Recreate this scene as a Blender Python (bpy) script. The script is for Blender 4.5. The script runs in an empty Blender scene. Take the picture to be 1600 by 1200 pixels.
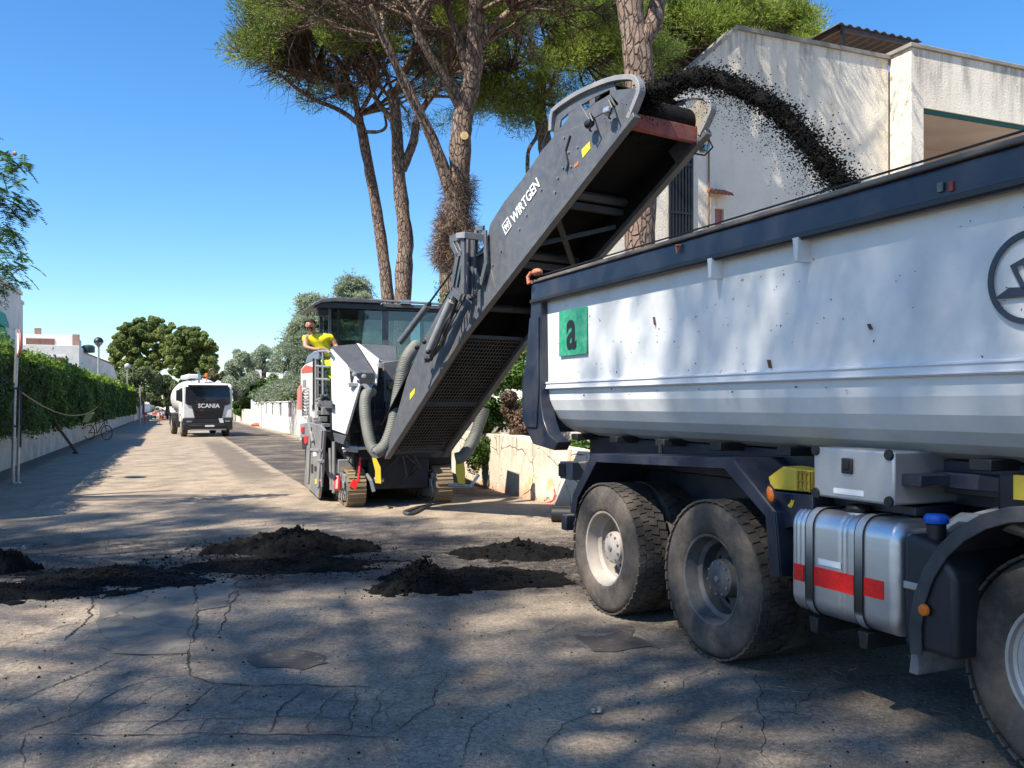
import bpy, bmesh, math, random
import numpy as np
from mathutils import Vector, Matrix, noise
R = math.radians
random.seed(7)
SC = bpy.context.scene
COL = SC.collection

# ------------------------------------------------------------------ camera, sky, sun, exposure
F, CH, HY, CX = 1400.0, 1.66, 632.0, 800.0        # focal length in photo pixels, eye height, horizon row
cam = bpy.data.objects.new('camera', bpy.data.cameras.new('camera'))
COL.objects.link(cam)
cam.location = (0, 0, CH); cam.rotation_euler = (R(90), 0, 0)
cam.data.sensor_width = 36.0; cam.data.lens = 36.0*F/1600.0
cam.data.shift_y = (HY-600.0)/1600.0
cam.data.clip_start = 0.1; cam.data.clip_end = 3000
SC.camera = cam
SUN_T, SUN_EL = R(41), R(51)                        # sun stands to the left and behind the camera
sun_dir = Vector((-math.cos(SUN_T)*math.cos(SUN_EL), -math.sin(SUN_T)*math.cos(SUN_EL), math.sin(SUN_EL)))
W = bpy.data.worlds.new('World'); SC.world = W; W.use_nodes = True
nt = W.node_tree; nt.nodes.clear()
sky = nt.nodes.new('ShaderNodeTexSky'); sky.sky_type = 'NISHITA'; sky.sun_disc = False
sky.sun_elevation = SUN_EL
sky.sun_rotation = math.atan2(sun_dir.x, sun_dir.y)
sky.air_density = 1.0; sky.dust_density = 0.3; sky.ozone_density = 5.5; sky.altitude = 0
bg = nt.nodes.new('ShaderNodeBackground'); bg.inputs[1].default_value = 0.112
wo = nt.nodes.new('ShaderNodeOutputWorld')
hs_ = nt.nodes.new('ShaderNodeHueSaturation'); hs_.inputs['Saturation'].default_value = 1.22
nt.links.new(sky.outputs[0], hs_.inputs['Color']); nt.links.new(hs_.outputs[0], bg.inputs[0]); nt.links.new(bg.outputs[0], wo.inputs[0])
sl = bpy.data.lights.new('sun', 'SUN'); sl.energy = 5.0; sl.angle = R(0.53); sl.color = (1.0, 0.92, 0.79)
so = bpy.data.objects.new('sun', sl); COL.objects.link(so); so.location = (-20, -10, 40)
so.rotation_euler = sun_dir.to_track_quat('Z', 'Y').to_euler()
SC.view_settings.view_transform = 'Standard'; SC.view_settings.look = 'None'
SC.view_settings.gamma = 1.0; SC.view_settings.use_curve_mapping = False
SC.view_settings.exposure = 1.03
SC.cycles.use_denoising = True
SC.cycles.max_bounces = 6; SC.cycles.transparent_max_bounces = 12
SC.cycles.caustics_reflective = False; SC.cycles.caustics_refractive = False

# ------------------------------------------------------------------ helpers
def P(px, py, Y):
    return Vector(((px-CX)/F*Y, Y, CH+(HY-py)/F*Y))
def G(px, py):                                     # the point of the ground seen there
    Y = CH*F/(py-HY); return Vector(((px-CX)/F*Y, Y, 0))

class Frame:
    """A vehicle's own axes: x forward, y to the inner side, z up."""
    def __init__(s, ox, oy, dx, dy):
        l = math.hypot(dx, dy); s.d = (dx/l, dy/l); s.n = (-dy/l, dx/l); s.o = (ox, oy)
        s.phi = math.atan2(dy, dx)
    def side(s, px, py, b=0.0):
        k = (px-CX)/F
        Y = (b+s.o[0]*s.n[0]+s.o[1]*s.n[1])/(k*s.n[0]+s.n[1])
        X = k*Y
        return ((X-s.o[0])*s.d[0]+(Y-s.o[1])*s.d[1], CH+(HY-py)/F*Y)
    def front(s, px, py, a=0.0):
        k = (px-CX)/F
        Y = (a+s.o[0]*s.d[0]+s.o[1]*s.d[1])/(k*s.d[0]+s.d[1])
        X = k*Y
        return ((X-s.o[0])*s.n[0]+(Y-s.o[1])*s.n[1], CH+(HY-py)/F*Y)
    def loc(s, v):
        x, y = v[0]-s.o[0], v[1]-s.o[1]
        return Vector((x*s.d[0]+y*s.d[1], x*s.n[0]+y*s.n[1], v[2]))
    def pt(s, px, py, Y): return s.loc(P(px, py, Y))
    def empty(s, name, label, cat, group=None):
        return thing(name, label, cat, (s.o[0], s.o[1], 0), s.phi, group)

def tag(o, label=None, cat=None, group=None, kind=None):
    if label: o['label'] = label
    if cat: o['category'] = cat
    if group: o['group'] = group
    if kind: o['kind'] = kind
    return o
def thing(name, label, cat, loc=(0,0,0), rz=0.0, group=None):
    o = bpy.data.objects.new(name, None); COL.objects.link(o)
    o.location = loc; o.rotation_euler = (0, 0, rz); o.empty_display_size = 0.2
    return tag(o, label, cat, group)

def tube_rings(path, rad, n, closed=False):
    path = [Vector(p) for p in path]
    m = len(path)
    if not hasattr(rad, '__len__'): rad = [rad]*m
    rings = []
    up = None
    for i, p in enumerate(path):
        t = (path[min(i+1, m-1)]-path[max(i-1, 0)])
        if t.length < 1e-9: t = Vector((0, 0, 1))
        t.normalize()
        if up is None:
            up = t.orthogonal().normalized()
        else:
            up = (up - t*up.dot(t))
            if up.length < 1e-6: up = t.orthogonal()
            up.normalize()
        s = t.cross(up)
        rings.append([p+(up*math.cos(2*math.pi*k/n)+s*math.sin(2*math.pi*k/n))*rad[i] for k in range(n)])
    return rings

class MB:
    def __init__(s): s.v = []; s.f = []
    def add(s, vs, fs):
        o = len(s.v); s.v += [tuple(v) for v in vs]; s.f += [tuple(i+o for i in f) for f in fs]; return s
    def box(s, x0, x1, y0, y1, z0, z1):
        vs = [(x, y, z) for x in (x0, x1) for y in (y0, y1) for z in (z0, z1)]
        return s.add(vs, [(0,1,3,2),(4,6,7,5),(0,4,5,1),(2,3,7,6),(0,2,6,4),(1,5,7,3)])
    def obox(s, c, size, M):
        hx, hy, hz = size[0]/2, size[1]/2, size[2]/2; c = Vector(c)
        vs = [c+M@Vector((x, y, z)) for x in (-hx, hx) for y in (-hy, hy) for z in (-hz, hz)]
        return s.add(vs, [(0,1,3,2),(4,6,7,5),(0,4,5,1),(2,3,7,6),(0,2,6,4),(1,5,7,3)])
    def bar(s, p, q, w, h):
        p = Vector(p); q = Vector(q); t = (q-p); L = t.length; t.normalize()
        sd = t.cross(Vector((0,0,1)))
        if sd.length < 1e-3: sd = Vector((0,1,0))
        sd.normalize(); u = sd.cross(t)
        M = Matrix((t, sd, u)).transposed()
        return s.obox((p+q)/2, (L, w, h), M)
    def prism(s, poly, axis, lo, hi):
        n = len(poly)
        mk = {'y': lambda p, t: (p[0], t, p[1]), 'x': lambda p, t: (t, p[0], p[1]), 'z': lambda p, t: (p[0], p[1], t)}[axis]
        vs = [mk(p, lo) for p in poly]+[mk(p, hi) for p in poly]
        fs = [tuple(range(n))[::-1], tuple(range(n, 2*n))]+[(i, (i+1) % n, n+(i+1) % n, n+i) for i in range(n)]
        return s.add(vs, fs)
    def plate(s, pts, ext):
        n = len(pts); ext = Vector(ext)
        vs = [Vector(p) for p in pts]+[Vector(p)+ext for p in pts]
        fs = [tuple(range(n))[::-1], tuple(range(n, 2*n))]+[(i, (i+1) % n, n+(i+1) % n, n+i) for i in range(n)]
        return s.add(vs, fs)
    def tube(s, path, rad, n=10, caps=True):
        rg = tube_rings(path, rad, n); m = len(rg)
        vs = [v for r in rg for v in r]
        fs = [(i*n+k, i*n+(k+1) % n, (i+1)*n+(k+1) % n, (i+1)*n+k) for i in range(m-1) for k in range(n)]
        if caps: fs += [tuple(range(n))[::-1], tuple((m-1)*n+k for k in range(n))]
        return s.add(vs, fs)
    def lathe(s, prof, c, axis='y', n=32, closed=False):
        vs = []; fs = []; m = len(prof); c = Vector(c)
        for r, h in prof:
            for k in range(n):
                t = 2*math.pi*k/n; a, b = r*math.cos(t), r*math.sin(t)
                vs.append(c+Vector({'y': (a, h, b), 'z': (a, b, h), 'x': (h, a, b)}[axis]))
        rng = m if closed else m-1
        for i in range(rng):
            j = (i+1) % m
            for k in range(n): fs.append((i*n+k, i*n+(k+1) % n, j*n+(k+1) % n, j*n+k))
        if not closed:
            if prof[0][0] > 1e-4: fs.append(tuple(range(n))[::-1])
            if prof[-1][0] > 1e-4: fs.append(tuple((m-1)*n+k for k in range(n)))
        return s.add(vs, fs)
    def ring(s, prof, c, axis='y', n=32):  # open band
        f0 = len(s.f); s.lathe(prof, c, axis, n, closed=True); return s
    def sphere(s, c, r, n=12, m=8, sc=(1,1,1)):
        vs = []; fs = []; c = Vector(c)
        for i in range(m+1):
            t = math.pi*i/m
            for k in range(n):
                a = 2*math.pi*k/n
                vs.append(c+Vector((r*sc[0]*math.sin(t)*math.cos(a), r*sc[1]*math.sin(t)*math.sin(a), r*sc[2]*math.cos(t))))
        for i in range(m):
            for k in range(n): fs.append((i*n+k, i*n+(k+1) % n, (i+1)*n+(k+1) % n, (i+1)*n+k))
        return s.add(vs, fs)
    def mesh(s, name, ang=35):
        me = bpy.data.meshes.new(name); me.from_pydata(s.v, [], s.f)
        bm = bmesh.new(); bm.from_mesh(me)
        bmesh.ops.remove_doubles(bm, verts=bm.verts, dist=1e-6)
        bmesh.ops.recalc_face_normals(bm, faces=bm.faces); bm.to_mesh(me); bm.free()
        me.shade_smooth(); me.set_sharp_from_angle(angle=R(ang))
        return me
    def build(s, name, m, parent=None, bevel=0.0, ang=35, seg=2, **kw):
        me = s.mesh(name, ang); me.materials.append(m)
        o = bpy.data.objects.new(name, me); COL.objects.link(o)
        if parent is not None: o.parent = parent
        if bevel:
            b = o.modifiers.new('bevel', 'BEVEL'); b.width = bevel; b.segments = seg
            b.limit_method = 'ANGLE'; b.angle_limit = R(38)
        return tag(o, **kw)

def fastmesh(name, V, Fc, m, parent=None, smooth=False, **kw):
    """V (n,3) array, Fc (k, 3 or 4) array."""
    me = bpy.data.meshes.new(name)
    V = np.ascontiguousarray(V, dtype=np.float32); Fc = np.ascontiguousarray(Fc, dtype=np.int32)
    k, c = Fc.shape
    me.vertices.add(len(V)); me.vertices.foreach_set('co', V.ravel())
    me.loops.add(k*c); me.loops.foreach_set('vertex_index', Fc.ravel())
    me.polygons.add(k); me.polygons.foreach_set('loop_start', np.arange(0, k*c, c, dtype=np.int32))
    if smooth: me.polygons.foreach_set('use_smooth', np.ones(k, dtype=bool))
    me.update(calc_edges=True); me.validate()
    me.materials.append(m)
    o = bpy.data.objects.new(name, me); COL.objects.link(o)
    if parent is not None: o.parent = parent
    return tag(o, **kw)

def text(s, name, m, parent, M, size, extrude=0.002, bold=0.0, align='CENTER', sx=1.0):
    cu = bpy.data.curves.new(name, 'FONT'); cu.body = s; cu.size = size; cu.extrude = extrude
    cu.offset = bold; cu.align_x = align; cu.align_y = 'CENTER'; cu.resolution_u = 4
    cu.materials.append(m)
    o = bpy.data.objects.new(name, cu); COL.objects.link(o)
    if parent is not None: o.parent = parent
    bpy.context.view_layer.update()
    me = bpy.data.meshes.new_from_object(o.evaluated_get(bpy.context.evaluated_depsgraph_get()))
    bpy.data.objects.remove(o); bpy.data.curves.remove(cu)
    if not me.materials: me.materials.append(m)
    o = bpy.data.objects.new(name, me); COL.objects.link(o)
    if parent is not None: o.parent = parent
    o.matrix_local = M @ Matrix.Diagonal((sx, 1, 1, 1))
    return o
def mat4(X, Y, Z, o):
    return Matrix(((X[0],Y[0],Z[0],o[0]),(X[1],Y[1],Z[1],o[1]),(X[2],Y[2],Z[2],o[2]),(0,0,0,1)))

# ------------------------------------------------------------------ materials
MATS = {}
def mat(name, col, rough=0.6, metal=0.0, var=0.12, scale=3.0, bump=0.0, bscale=40.0, dirt=None, spec=0.5, coat=0.0, stretch=None, fine=0.0):
    """col: base colour. dirt: (colour, amount, scale) blotches of dirt."""
    if name in MATS: return MATS[name]
    m = bpy.data.materials.new(name); m.use_nodes = True; t = m.node_tree; N = t.nodes; L = t.links
    b = N['Principled BSDF']
    tc = N.new('ShaderNodeTexCoord'); vec = tc.outputs['Object']
    if stretch:
        mp = N.new('ShaderNodeMapping'); mp.inputs['Scale'].default_value = stretch; L.new(vec, mp.inputs[0]); vec = mp.outputs[0]
    n1 = N.new('ShaderNodeTexNoise'); n1.inputs['Scale'].default_value = scale; n1.inputs['Detail'].default_value = 6
    L.new(vec, n1.inputs['Vector'])
    r = N.new('ShaderNodeValToRGB'); c = Vector(col[:3])
    r.color_ramp.elements[0].position = 0.3; r.color_ramp.elements[1].position = 0.7
    r.color_ramp.elements[0].color = (*(c*(1-var)), 1); r.color_ramp.elements[1].color = (*(c*(1+var)), 1)
    L.new(n1.outputs['Fac'], r.inputs[0]); out = r.outputs[0]
    if dirt:
        dc, am, ds = dirt
        n2 = N.new('ShaderNodeTexNoise'); n2.inputs['Scale'].default_value = ds; n2.inputs['Detail'].default_value = 9
        n2.inputs['Roughness'].default_value = 0.7; L.new(vec, n2.inputs['Vector'])
        mr = N.new('ShaderNodeMapRange'); mr.inputs[1].default_value = 0.42; mr.inputs[2].default_value = 0.72
        mr.inputs[4].default_value = am; L.new(n2.outputs['Fac'], mr.inputs[0])
        mx = N.new('ShaderNodeMixRGB'); mx.inputs[2].default_value = (*dc, 1)
        L.new(mr.outputs[0], mx.inputs[0]); L.new(out, mx.inputs[1]); out = mx.outputs[0]
        ra = N.new('ShaderNodeMapRange'); ra.inputs[3].default_value = rough; ra.inputs[4].default_value = min(1, rough+0.35)
        L.new(mr.outputs[0], ra.inputs[0]); L.new(ra.outputs[0], b.inputs['Roughness'])
    else: b.inputs['Roughness'].default_value = rough
    L.new(out, b.inputs['Base Color'])
    b.inputs['Metallic'].default_value = metal
    b.inputs['Specular IOR Level'].default_value = spec
    b.inputs['Coat Weight'].default_value = coat
    if bump:
        n3 = N.new('ShaderNodeTexNoise'); n3.inputs['Scale'].default_value = bscale; n3.inputs['Detail'].default_value = 5
        L.new(vec, n3.inputs['Vector'])
        bp = N.new('ShaderNodeBump'); bp.inputs['Strength'].default_value = bump; bp.inputs['Distance'].default_value = 0.02
        L.new(n3.outputs['Fac'], bp.inputs['Height']); L.new(bp.outputs[0], b.inputs['Normal'])
    MATS[name] = m; return m

def glass(name, tint, alpha=0.35, rough=0.03):
    m = bpy.data.materials.new(name); m.use_nodes = True; t = m.node_tree; N = t.nodes; L = t.links
    N.remove(N['Principled BSDF']); o = N['Material Output']
    tr = N.new('ShaderNodeBsdfTransparent'); tr.inputs[0].default_value = (*tint, 1)
    gl = N.new('ShaderNodeBsdfGlossy'); gl.inputs['Roughness'].default_value = rough
    fr = N.new('ShaderNodeFresnel'); fr.inputs[0].default_value = 1.5
    ad = N.new('ShaderNodeMath'); ad.operation = 'ADD'; ad.inputs[1].default_value = alpha*0.2; L.new(fr.outputs[0], ad.inputs[0])
    mx = N.new('ShaderNodeMixShader'); L.new(ad.outputs[0], mx.inputs[0]); L.new(tr.outputs[0], mx.inputs[1]); L.new(gl.outputs[0], mx.inputs[2])
    L.new(mx.outputs[0], o.inputs[0]); return m

def leaf_mat(name, c1, c2, trans=0.3, scale=0.8, c3=None):
    m = bpy.data.materials.new(name); m.use_nodes = True; t = m.node_tree; N = t.nodes; L = t.links
    b = N['Principled BSDF']; out = N['Material Output']
    tc = N.new('ShaderNodeTexCoord'); n1 = N.new('ShaderNodeTexNoise'); n1.inputs['Scale'].default_value = scale
    n1.inputs['Detail'].default_value = 3; L.new(tc.outputs['Object'], n1.inputs['Vector'])
    ge = N.new('ShaderNodeNewGeometry')
    ma = N.new('ShaderNodeMath'); ma.operation = 'MULTIPLY_ADD'; ma.inputs[1].default_value = 0.45; 
    L.new(ge.outputs['Random Per Island'], ma.inputs[0]); 
    m2 = N.new('ShaderNodeMath'); m2.operation = 'MULTIPLY_ADD'; m2.inputs[1].default_value = 1.5; m2.inputs[2].default_value = -0.45
    L.new(n1.outputs['Fac'], m2.inputs[0]); L.new(m2.outputs[0], ma.inputs[2])
    r = N.new('ShaderNodeValToRGB'); r.color_ramp.elements[0].position = 0.15; r.color_ramp.elements[1].position = 0.85
    r.color_ramp.elements[0].color = (*c1, 1); r.color_ramp.elements[1].color = (*c2, 1)
    if c3:
        e = r.color_ramp.elements.new(0.97); e.color = (*c3, 1)
    L.new(ma.outputs[0], r.inputs[0]); L.new(r.outputs[0], b.inputs['Base Color'])
    b.inputs['Roughness'].default_value = 0.55; b.inputs['Specular IOR Level'].default_value = 0.35
    tl = N.new('ShaderNodeBsdfTranslucent'); L.new(r.outputs[0], tl.inputs[0])
    mx = N.new('ShaderNodeMixShader'); mx.inputs[0].default_value = trans
    L.new(b.outputs[0], mx.inputs[1]); L.new(tl.outputs[0], mx.inputs[2]); L.new(mx.outputs[0], out.inputs[0])
    return m

# ------------------------------------------------------------------ foliage helpers (numpy)
RS = np.random.RandomState(11)
def unit(a): return a/np.maximum(np.linalg.norm(a, axis=1, keepdims=True), 1e-6)
def leaf_quads(C, Nrm, size, aspect=0.55, curl=0.0):
    """a pointed four-cornered leaf at every centre C, facing Nrm."""
    n = len(C); size = np.broadcast_to(np.asarray(size, float).reshape(-1, 1), (n, 1))*RS.uniform(0.65, 1.25, (n, 1))
    Nn = unit(Nrm); a = unit(np.cross(Nn, RS.normal(size=(n, 3)))); b = np.cross(Nn, a)
    V = np.empty((n, 4, 3))
    V[:, 0] = C-a*size*0.5; V[:, 1] = C+b*size*0.5*aspect+Nn*size*0.06
    V[:, 2] = C+a*size*0.5; V[:, 3] = C-b*size*0.5*aspect+Nn*size*0.06
    return V.reshape(-1, 3), np.arange(4*n).reshape(n, 4)
def needles(C, D, length, width):
    n = len(C); ln = length*RS.uniform(0.6, 1.2, (n, 1)); D = unit(D)
    s = unit(np.cross(D, RS.normal(size=(n, 3))))*width*0.5
    V = np.empty((n, 3, 3)); V[:, 0] = C-s; V[:, 1] = C+s; V[:, 2] = C+D*ln
    return V.reshape(-1, 3), np.arange(3*n).reshape(n, 3)
def ball(n):
    d = unit(RS.normal(size=(n, 3))); return d*(RS.uniform(0, 1, (n, 1))**0.4)
def chunks(C, size, flat=0.8):
    """irregular octahedral lumps"""
    n = len(C); size = np.asarray(size).reshape(-1, 1, 1)
    base = np.array([(1,0,0),(-1,0,0),(0,1,0),(0,-1,0),(0,0,1),(0,0,-1)], float)
    V = base[None]*RS.uniform(0.5, 1.2, (n, 6, 1))+RS.normal(size=(n, 6, 3))*0.22
    ang = RS.uniform(0, 6.28, n); ca, sa = np.cos(ang)[:, None], np.sin(ang)[:, None]
    x = V[:, :, 0]*ca-V[:, :, 1]*sa; y = V[:, :, 0]*sa+V[:, :, 1]*ca
    V = np.stack([x, y, V[:, :, 2]*flat], -1)*size+C[:, None, :]
    f = np.array([(0,2,4),(2,1,4),(1,3,4),(3,0,4),(2,0,5),(1,2,5),(3,1,5),(0,3,5)])
    Fc = (f[None]+(np.arange(n)*6)[:, None, None]).reshape(-1, 3)
    return V.reshape(-1, 3), Fc
# ------------------------------------------------------------------ ground and road
class NB:
    """small helper for longer node trees"""
    def __init__(s, name):
        s.m = bpy.data.materials.new(name); s.m.use_nodes = True; s.N = s.m.node_tree.nodes; s.L = s.m.node_tree.links
        s.b = s.N['Principled BSDF']; s.tc = s.N.new('ShaderNodeTexCoord'); s.obj = s.tc.outputs['Object']
        sp = s.N.new('ShaderNodeSeparateXYZ'); s.L.new(s.obj, sp.inputs[0]); s.x, s.y, s.z = sp.outputs
    def _in(s, sock, v):
        if isinstance(v, bpy.types.NodeSocket): s.L.new(v, sock)
        else: sock.default_value = v
    def math(s, op, a, b=0.0, c=0.0, clamp=False):
        n = s.N.new('ShaderNodeMath'); n.operation = op; n.use_clamp = clamp
        s._in(n.inputs[0], a); s._in(n.inputs[1], b); s._in(n.inputs[2], c); return n.outputs[0]
    def noise(s, scale, detail=5, rough=0.55, vec=None, dist=0.0):
        n = s.N.new('ShaderNodeTexNoise'); n.inputs['Scale'].default_value = scale; n.inputs['Detail'].default_value = detail
        n.inputs['Roughness'].default_value = rough; n.inputs['Distortion'].default_value = dist
        s.L.new(vec or s.obj, n.inputs['Vector']); return n.outputs['Fac']
    def vor(s, scale, feat='DISTANCE_TO_EDGE', vec=None, out='Distance', rnd=1.0):
        n = s.N.new('ShaderNodeTexVoronoi'); n.feature = feat; n.inputs['Scale'].default_value = scale
        n.inputs['Randomness'].default_value = rnd
        s.L.new(vec or s.obj, n.inputs['Vector']); return n.outputs[out]
    def warp(s, scale, amt, vec=None):
        n = s.N.new('ShaderNodeTexNoise'); n.inputs['Scale'].default_value = scale; n.inputs['Detail'].default_value = 4
        s.L.new(vec or s.obj, n.inputs['Vector'])
        v = s.N.new('ShaderNodeVectorMath'); v.operation = 'MULTIPLY_ADD'
        s.L.new(n.outputs['Color'], v.inputs[0]); v.inputs[1].default_value = (amt, amt, 0); s.L.new(vec or s.obj, v.inputs[2])
        return v.outputs[0]
    def scalev(s, sc):
        v = s.N.new('ShaderNodeMapping'); v.inputs['Scale'].default_value = sc; s.L.new(s.obj, v.inputs[0]); return v.outputs[0]
    def rng(s, v, a, b, c=0.0, d=1.0, smooth=True):
        n = s.N.new('ShaderNodeMapRange'); n.interpolation_type = 'SMOOTHSTEP' if smooth else 'LINEAR'
        s._in(n.inputs[0], v); n.inputs[1].default_value = a; n.inputs[2].default_value = b
        n.inputs[3].default_value = c; n.inputs[4].default_value = d; return n.outputs[0]
    def mix(s, f, a, b, mode='MIX'):
        n = s.N.new('ShaderNodeMixRGB'); n.blend_type = mode; s._in(n.inputs[0], f)
        for i, v in ((1, a), (2, b)):
            if isinstance(v, tuple): n.inputs[i].default_value = (*v, 1)
            else: s.L.new(v, n.inputs[i])
        return n.outputs[0]
    def fin(s, col, rough=0.8, height=None, strength=0.5, dist=0.02):
        s._in(s.b.inputs['Base Color'], col if not isinstance(col, tuple) else (*col, 1)); s._in(s.b.inputs['Roughness'], rough)
        if height is not None:
            bp = s.N.new('ShaderNodeBump'); bp.inputs['Strength'].default_value = strength; bp.inputs['Distance'].default_value = dist
            s.L.new(height, bp.inputs['Height']); s.L.new(bp.outputs[0], s.b.inputs['Normal'])
        return s.m

TAN = (CX-265)/F                                    # the street runs along (-TAN, 1)
def road_material():
    s = NB('road_asphalt')
    wv = s.math('MULTIPLY_ADD', s.y, TAN, s.x)      # metres across the street
    n_big = s.noise(0.35, 4); n_mid = s.noise(1.6, 6, 0.65); n_f = s.noise(9, 6, 0.7); n_ff = s.noise(60, 4, 0.7)
    streak = s.noise(1.0, 5, 0.6, s.scalev((2.2, 0.35, 1)))
    wob = s.math('MULTIPLY_ADD', n_mid, 2.0, -1.0)
    asph = s.mix(s.rng(n_mid, .36, .64), (.095, .082, .068), (.225, .190, .150))
    asph = s.mix(s.rng(n_f, .42, .66, 0, .6), asph, (.25, .205, .155))
    asph = s.mix(s.rng(s.noise(22, 4, .7), .52, .68, 0, .5), asph, (.06, .055, .05))
    asph = s.mix(s.rng(streak, .45, .7, 0, .55), asph, (.10, .09, .08))
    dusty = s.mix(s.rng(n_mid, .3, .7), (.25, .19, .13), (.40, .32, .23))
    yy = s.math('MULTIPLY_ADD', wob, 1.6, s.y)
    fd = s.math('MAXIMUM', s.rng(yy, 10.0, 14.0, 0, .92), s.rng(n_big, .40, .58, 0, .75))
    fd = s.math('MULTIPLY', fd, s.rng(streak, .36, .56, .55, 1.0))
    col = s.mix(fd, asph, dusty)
    # the milled strip the machine leaves behind it, and the seam at its edge
    mill = s.math('MULTIPLY', s.rng(s.math('MULTIPLY_ADD', wob, .06, wv), 2.70, 2.78), s.rng(s.y, 15.6, 16.4))
    mill = s.math('MULTIPLY', mill, s.rng(s.math('MULTIPLY_ADD', wob, .5, wv), 5.9, 6.5, 1, 0))
    st2 = s.noise(1.0, 7, 0.75, s.scalev((.55, 1.0, 1)))
    col = s.mix(s.math('MULTIPLY', mill, s.rng(st2, .44, .64, 1.0, .30)), col, (.052, .040, .033))
    stain = s.math('MULTIPLY', s.rng(s.math('ABSOLUTE', s.math('ADD', s.math('MULTIPLY_ADD', wob, .5, wv), -2.0)), .35, .6, 1, 0),
                   s.math('MULTIPLY', s.rng(s.y, 18, 22), s.rng(s.y, 36, 46, 1, 0)))
    col = s.mix(s.math('MULTIPLY', stain, .75), col, (.10, .078, .06))
    # soil and needles under the left wall, dirt by the heaps
    verge = s.rng(s.math('MULTIPLY_ADD', wob, .45, wv), -3.75, -3.3, 1, 0)
    verge = s.math('MULTIPLY', verge, s.rng(s.y, 8, 14))
    col = s.mix(s.math('MULTIPLY', verge, .8), col, (.085, .060, .045))
    band = s.math('MULTIPLY', s.rng(yy, 7.6, 8.6), s.rng(yy, 10.6, 12.2, 1, 0))
    band = s.math('MULTIPLY', band, s.rng(s.x, 2.0, 3.6, 1, 0))
    col = s.mix(s.math('MULTIPLY', band, s.rng(s.math('MULTIPLY_ADD', n_f, .5, s.math('MULTIPLY', n_mid, .5)), .36, .52, .15, .97)), col, (.022, .018, .016))
    # dirt right of the heaps and reddish stains near the truck
    col = s.mix(s.math('MULTIPLY', s.rng(n_f, .56, .74, 0, .6), s.rng(n_big, .35, .55)), col, (.07, .055, .045))
    # aggregate
    stones = s.vor(85, 'F1'); sm = s.rng(stones, .12, .34, 1, 0)
    rndc = s.vor(85, 'F1', out='Color')
    bw = s.N.new('ShaderNodeRGBToBW'); s.L.new(rndc, bw.inputs[0])
    col = s.mix(s.math('MULTIPLY', sm, s.rng(bw.outputs[0], .45, .8, 0, .75)), col, (.56, .52, .46))
    col = s.mix(s.rng(n_ff, .5, .75, 0, .35), col, (.05, .045, .04))
    # cracks
    w1 = s.warp(14, .05, s.warp(3.2, .30, s.warp(.8, .6))); w2 = s.warp(24, .035, s.warp(4.0, .22))
    c1 = s.vor(.42, vec=w1); c2 = s.vor(3.0, vec=w2)
    k1 = s.rng(c1, 0.0008, .0050, 1, 0)
    m2 = s.math('MULTIPLY', s.rng(s.noise(.42, 3), .42, .50), s.rng(s.y, 6.8, 8.6, 1, 0))
    k2 = s.math('MULTIPLY', s.rng(c2, .005, .03, .95, 0), m2)
    c3 = s.vor(.9, vec=s.warp(20, .04, s.warp(2.4, .35))); 
    k3 = s.math('MULTIPLY', s.rng(c3, .002, .009, .9, 0), s.rng(s.noise(.7, 2), .48, .52))
    k = s.math('MAXIMUM', s.math('MULTIPLY', k1, .6), s.math('MULTIPLY', k3, s.rng(s.y, 7.5, 9.5)))
    k = s.math('MULTIPLY', k, s.math('MULTIPLY', s.rng(n_f, .3, .5, .35, 1), s.rng(s.noise(1.1, 4), .38, .52, .1, 1)))
    gr1 = s.noise(34, 6, .75); gr2 = s.noise(120, 3, .7)
    gm = s.rng(s.math('MULTIPLY_ADD', gr2, .4, s.math('MULTIPLY', gr1, .6)), .38, .62, .50, 1.42)
    gm = s.math('ADD', s.math('MULTIPLY', s.math('ADD', gm, -1.0), s.rng(s.y, 9, 22, 1, .35)), 1.0)
    cmb = s.N.new('ShaderNodeCombineColor'); [s.L.new(gm, cmb.inputs[i]) for i in range(3)]
    col = s.mix(1.0, col, cmb.outputs[0], 'MULTIPLY')
    col = s.mix(s.math('MULTIPLY', k, .5), col, (.035, .030, .027))
    h = s.math('MULTIPLY_ADD', k, -1.0, s.math('MULTIPLY_ADD', n_ff, .35, s.math('MULTIPLY_ADD', sm, .25, s.math('MULTIPLY', n_f, .5))))
    h = s.math('MULTIPLY_ADD', gr1, .9, h)
    h = s.math('MULTIPLY_ADD', mill, s.math('MULTIPLY', n_ff, 1.2), h)
    return s.fin(col, s.rng(n_mid, .3, .7, .72, .95), h, .55, .014)
M_ROAD = road_material()

nx, ny = 230, 250
xs = np.linspace(-13, 12, nx); ys = np.concatenate([np.linspace(0.5, 12, 150), np.linspace(12.12, 26, 100)])
X, Y = np.meshgrid(xs, ys)
def gnoise(x, y, sc, seed=0):
    return noise.noise(Vector((x*sc+seed, y*sc, seed*1.7)))
Zg = np.array([[0.016*gnoise(x, y, .45, 3)+0.008*gnoise(x, y, 1.6, 5)+0.0025*gnoise(x, y, 6, 7) for x in xs] for y in ys])
edge = np.clip(np.minimum.reduce([(X+13)/2, (12-X)/2, (Y-.5)/1.5, (26-Y)/2]), 0, 1)
Zg = Zg*edge
V = np.stack([X, Y, Zg], -1).reshape(-1, 3)
i = np.arange((ny-1)*(nx-1)); r_, c_ = i//(nx-1), i % (nx-1); q = r_*nx+c_
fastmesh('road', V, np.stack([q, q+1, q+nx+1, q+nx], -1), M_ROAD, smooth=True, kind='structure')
B = 1500
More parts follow.
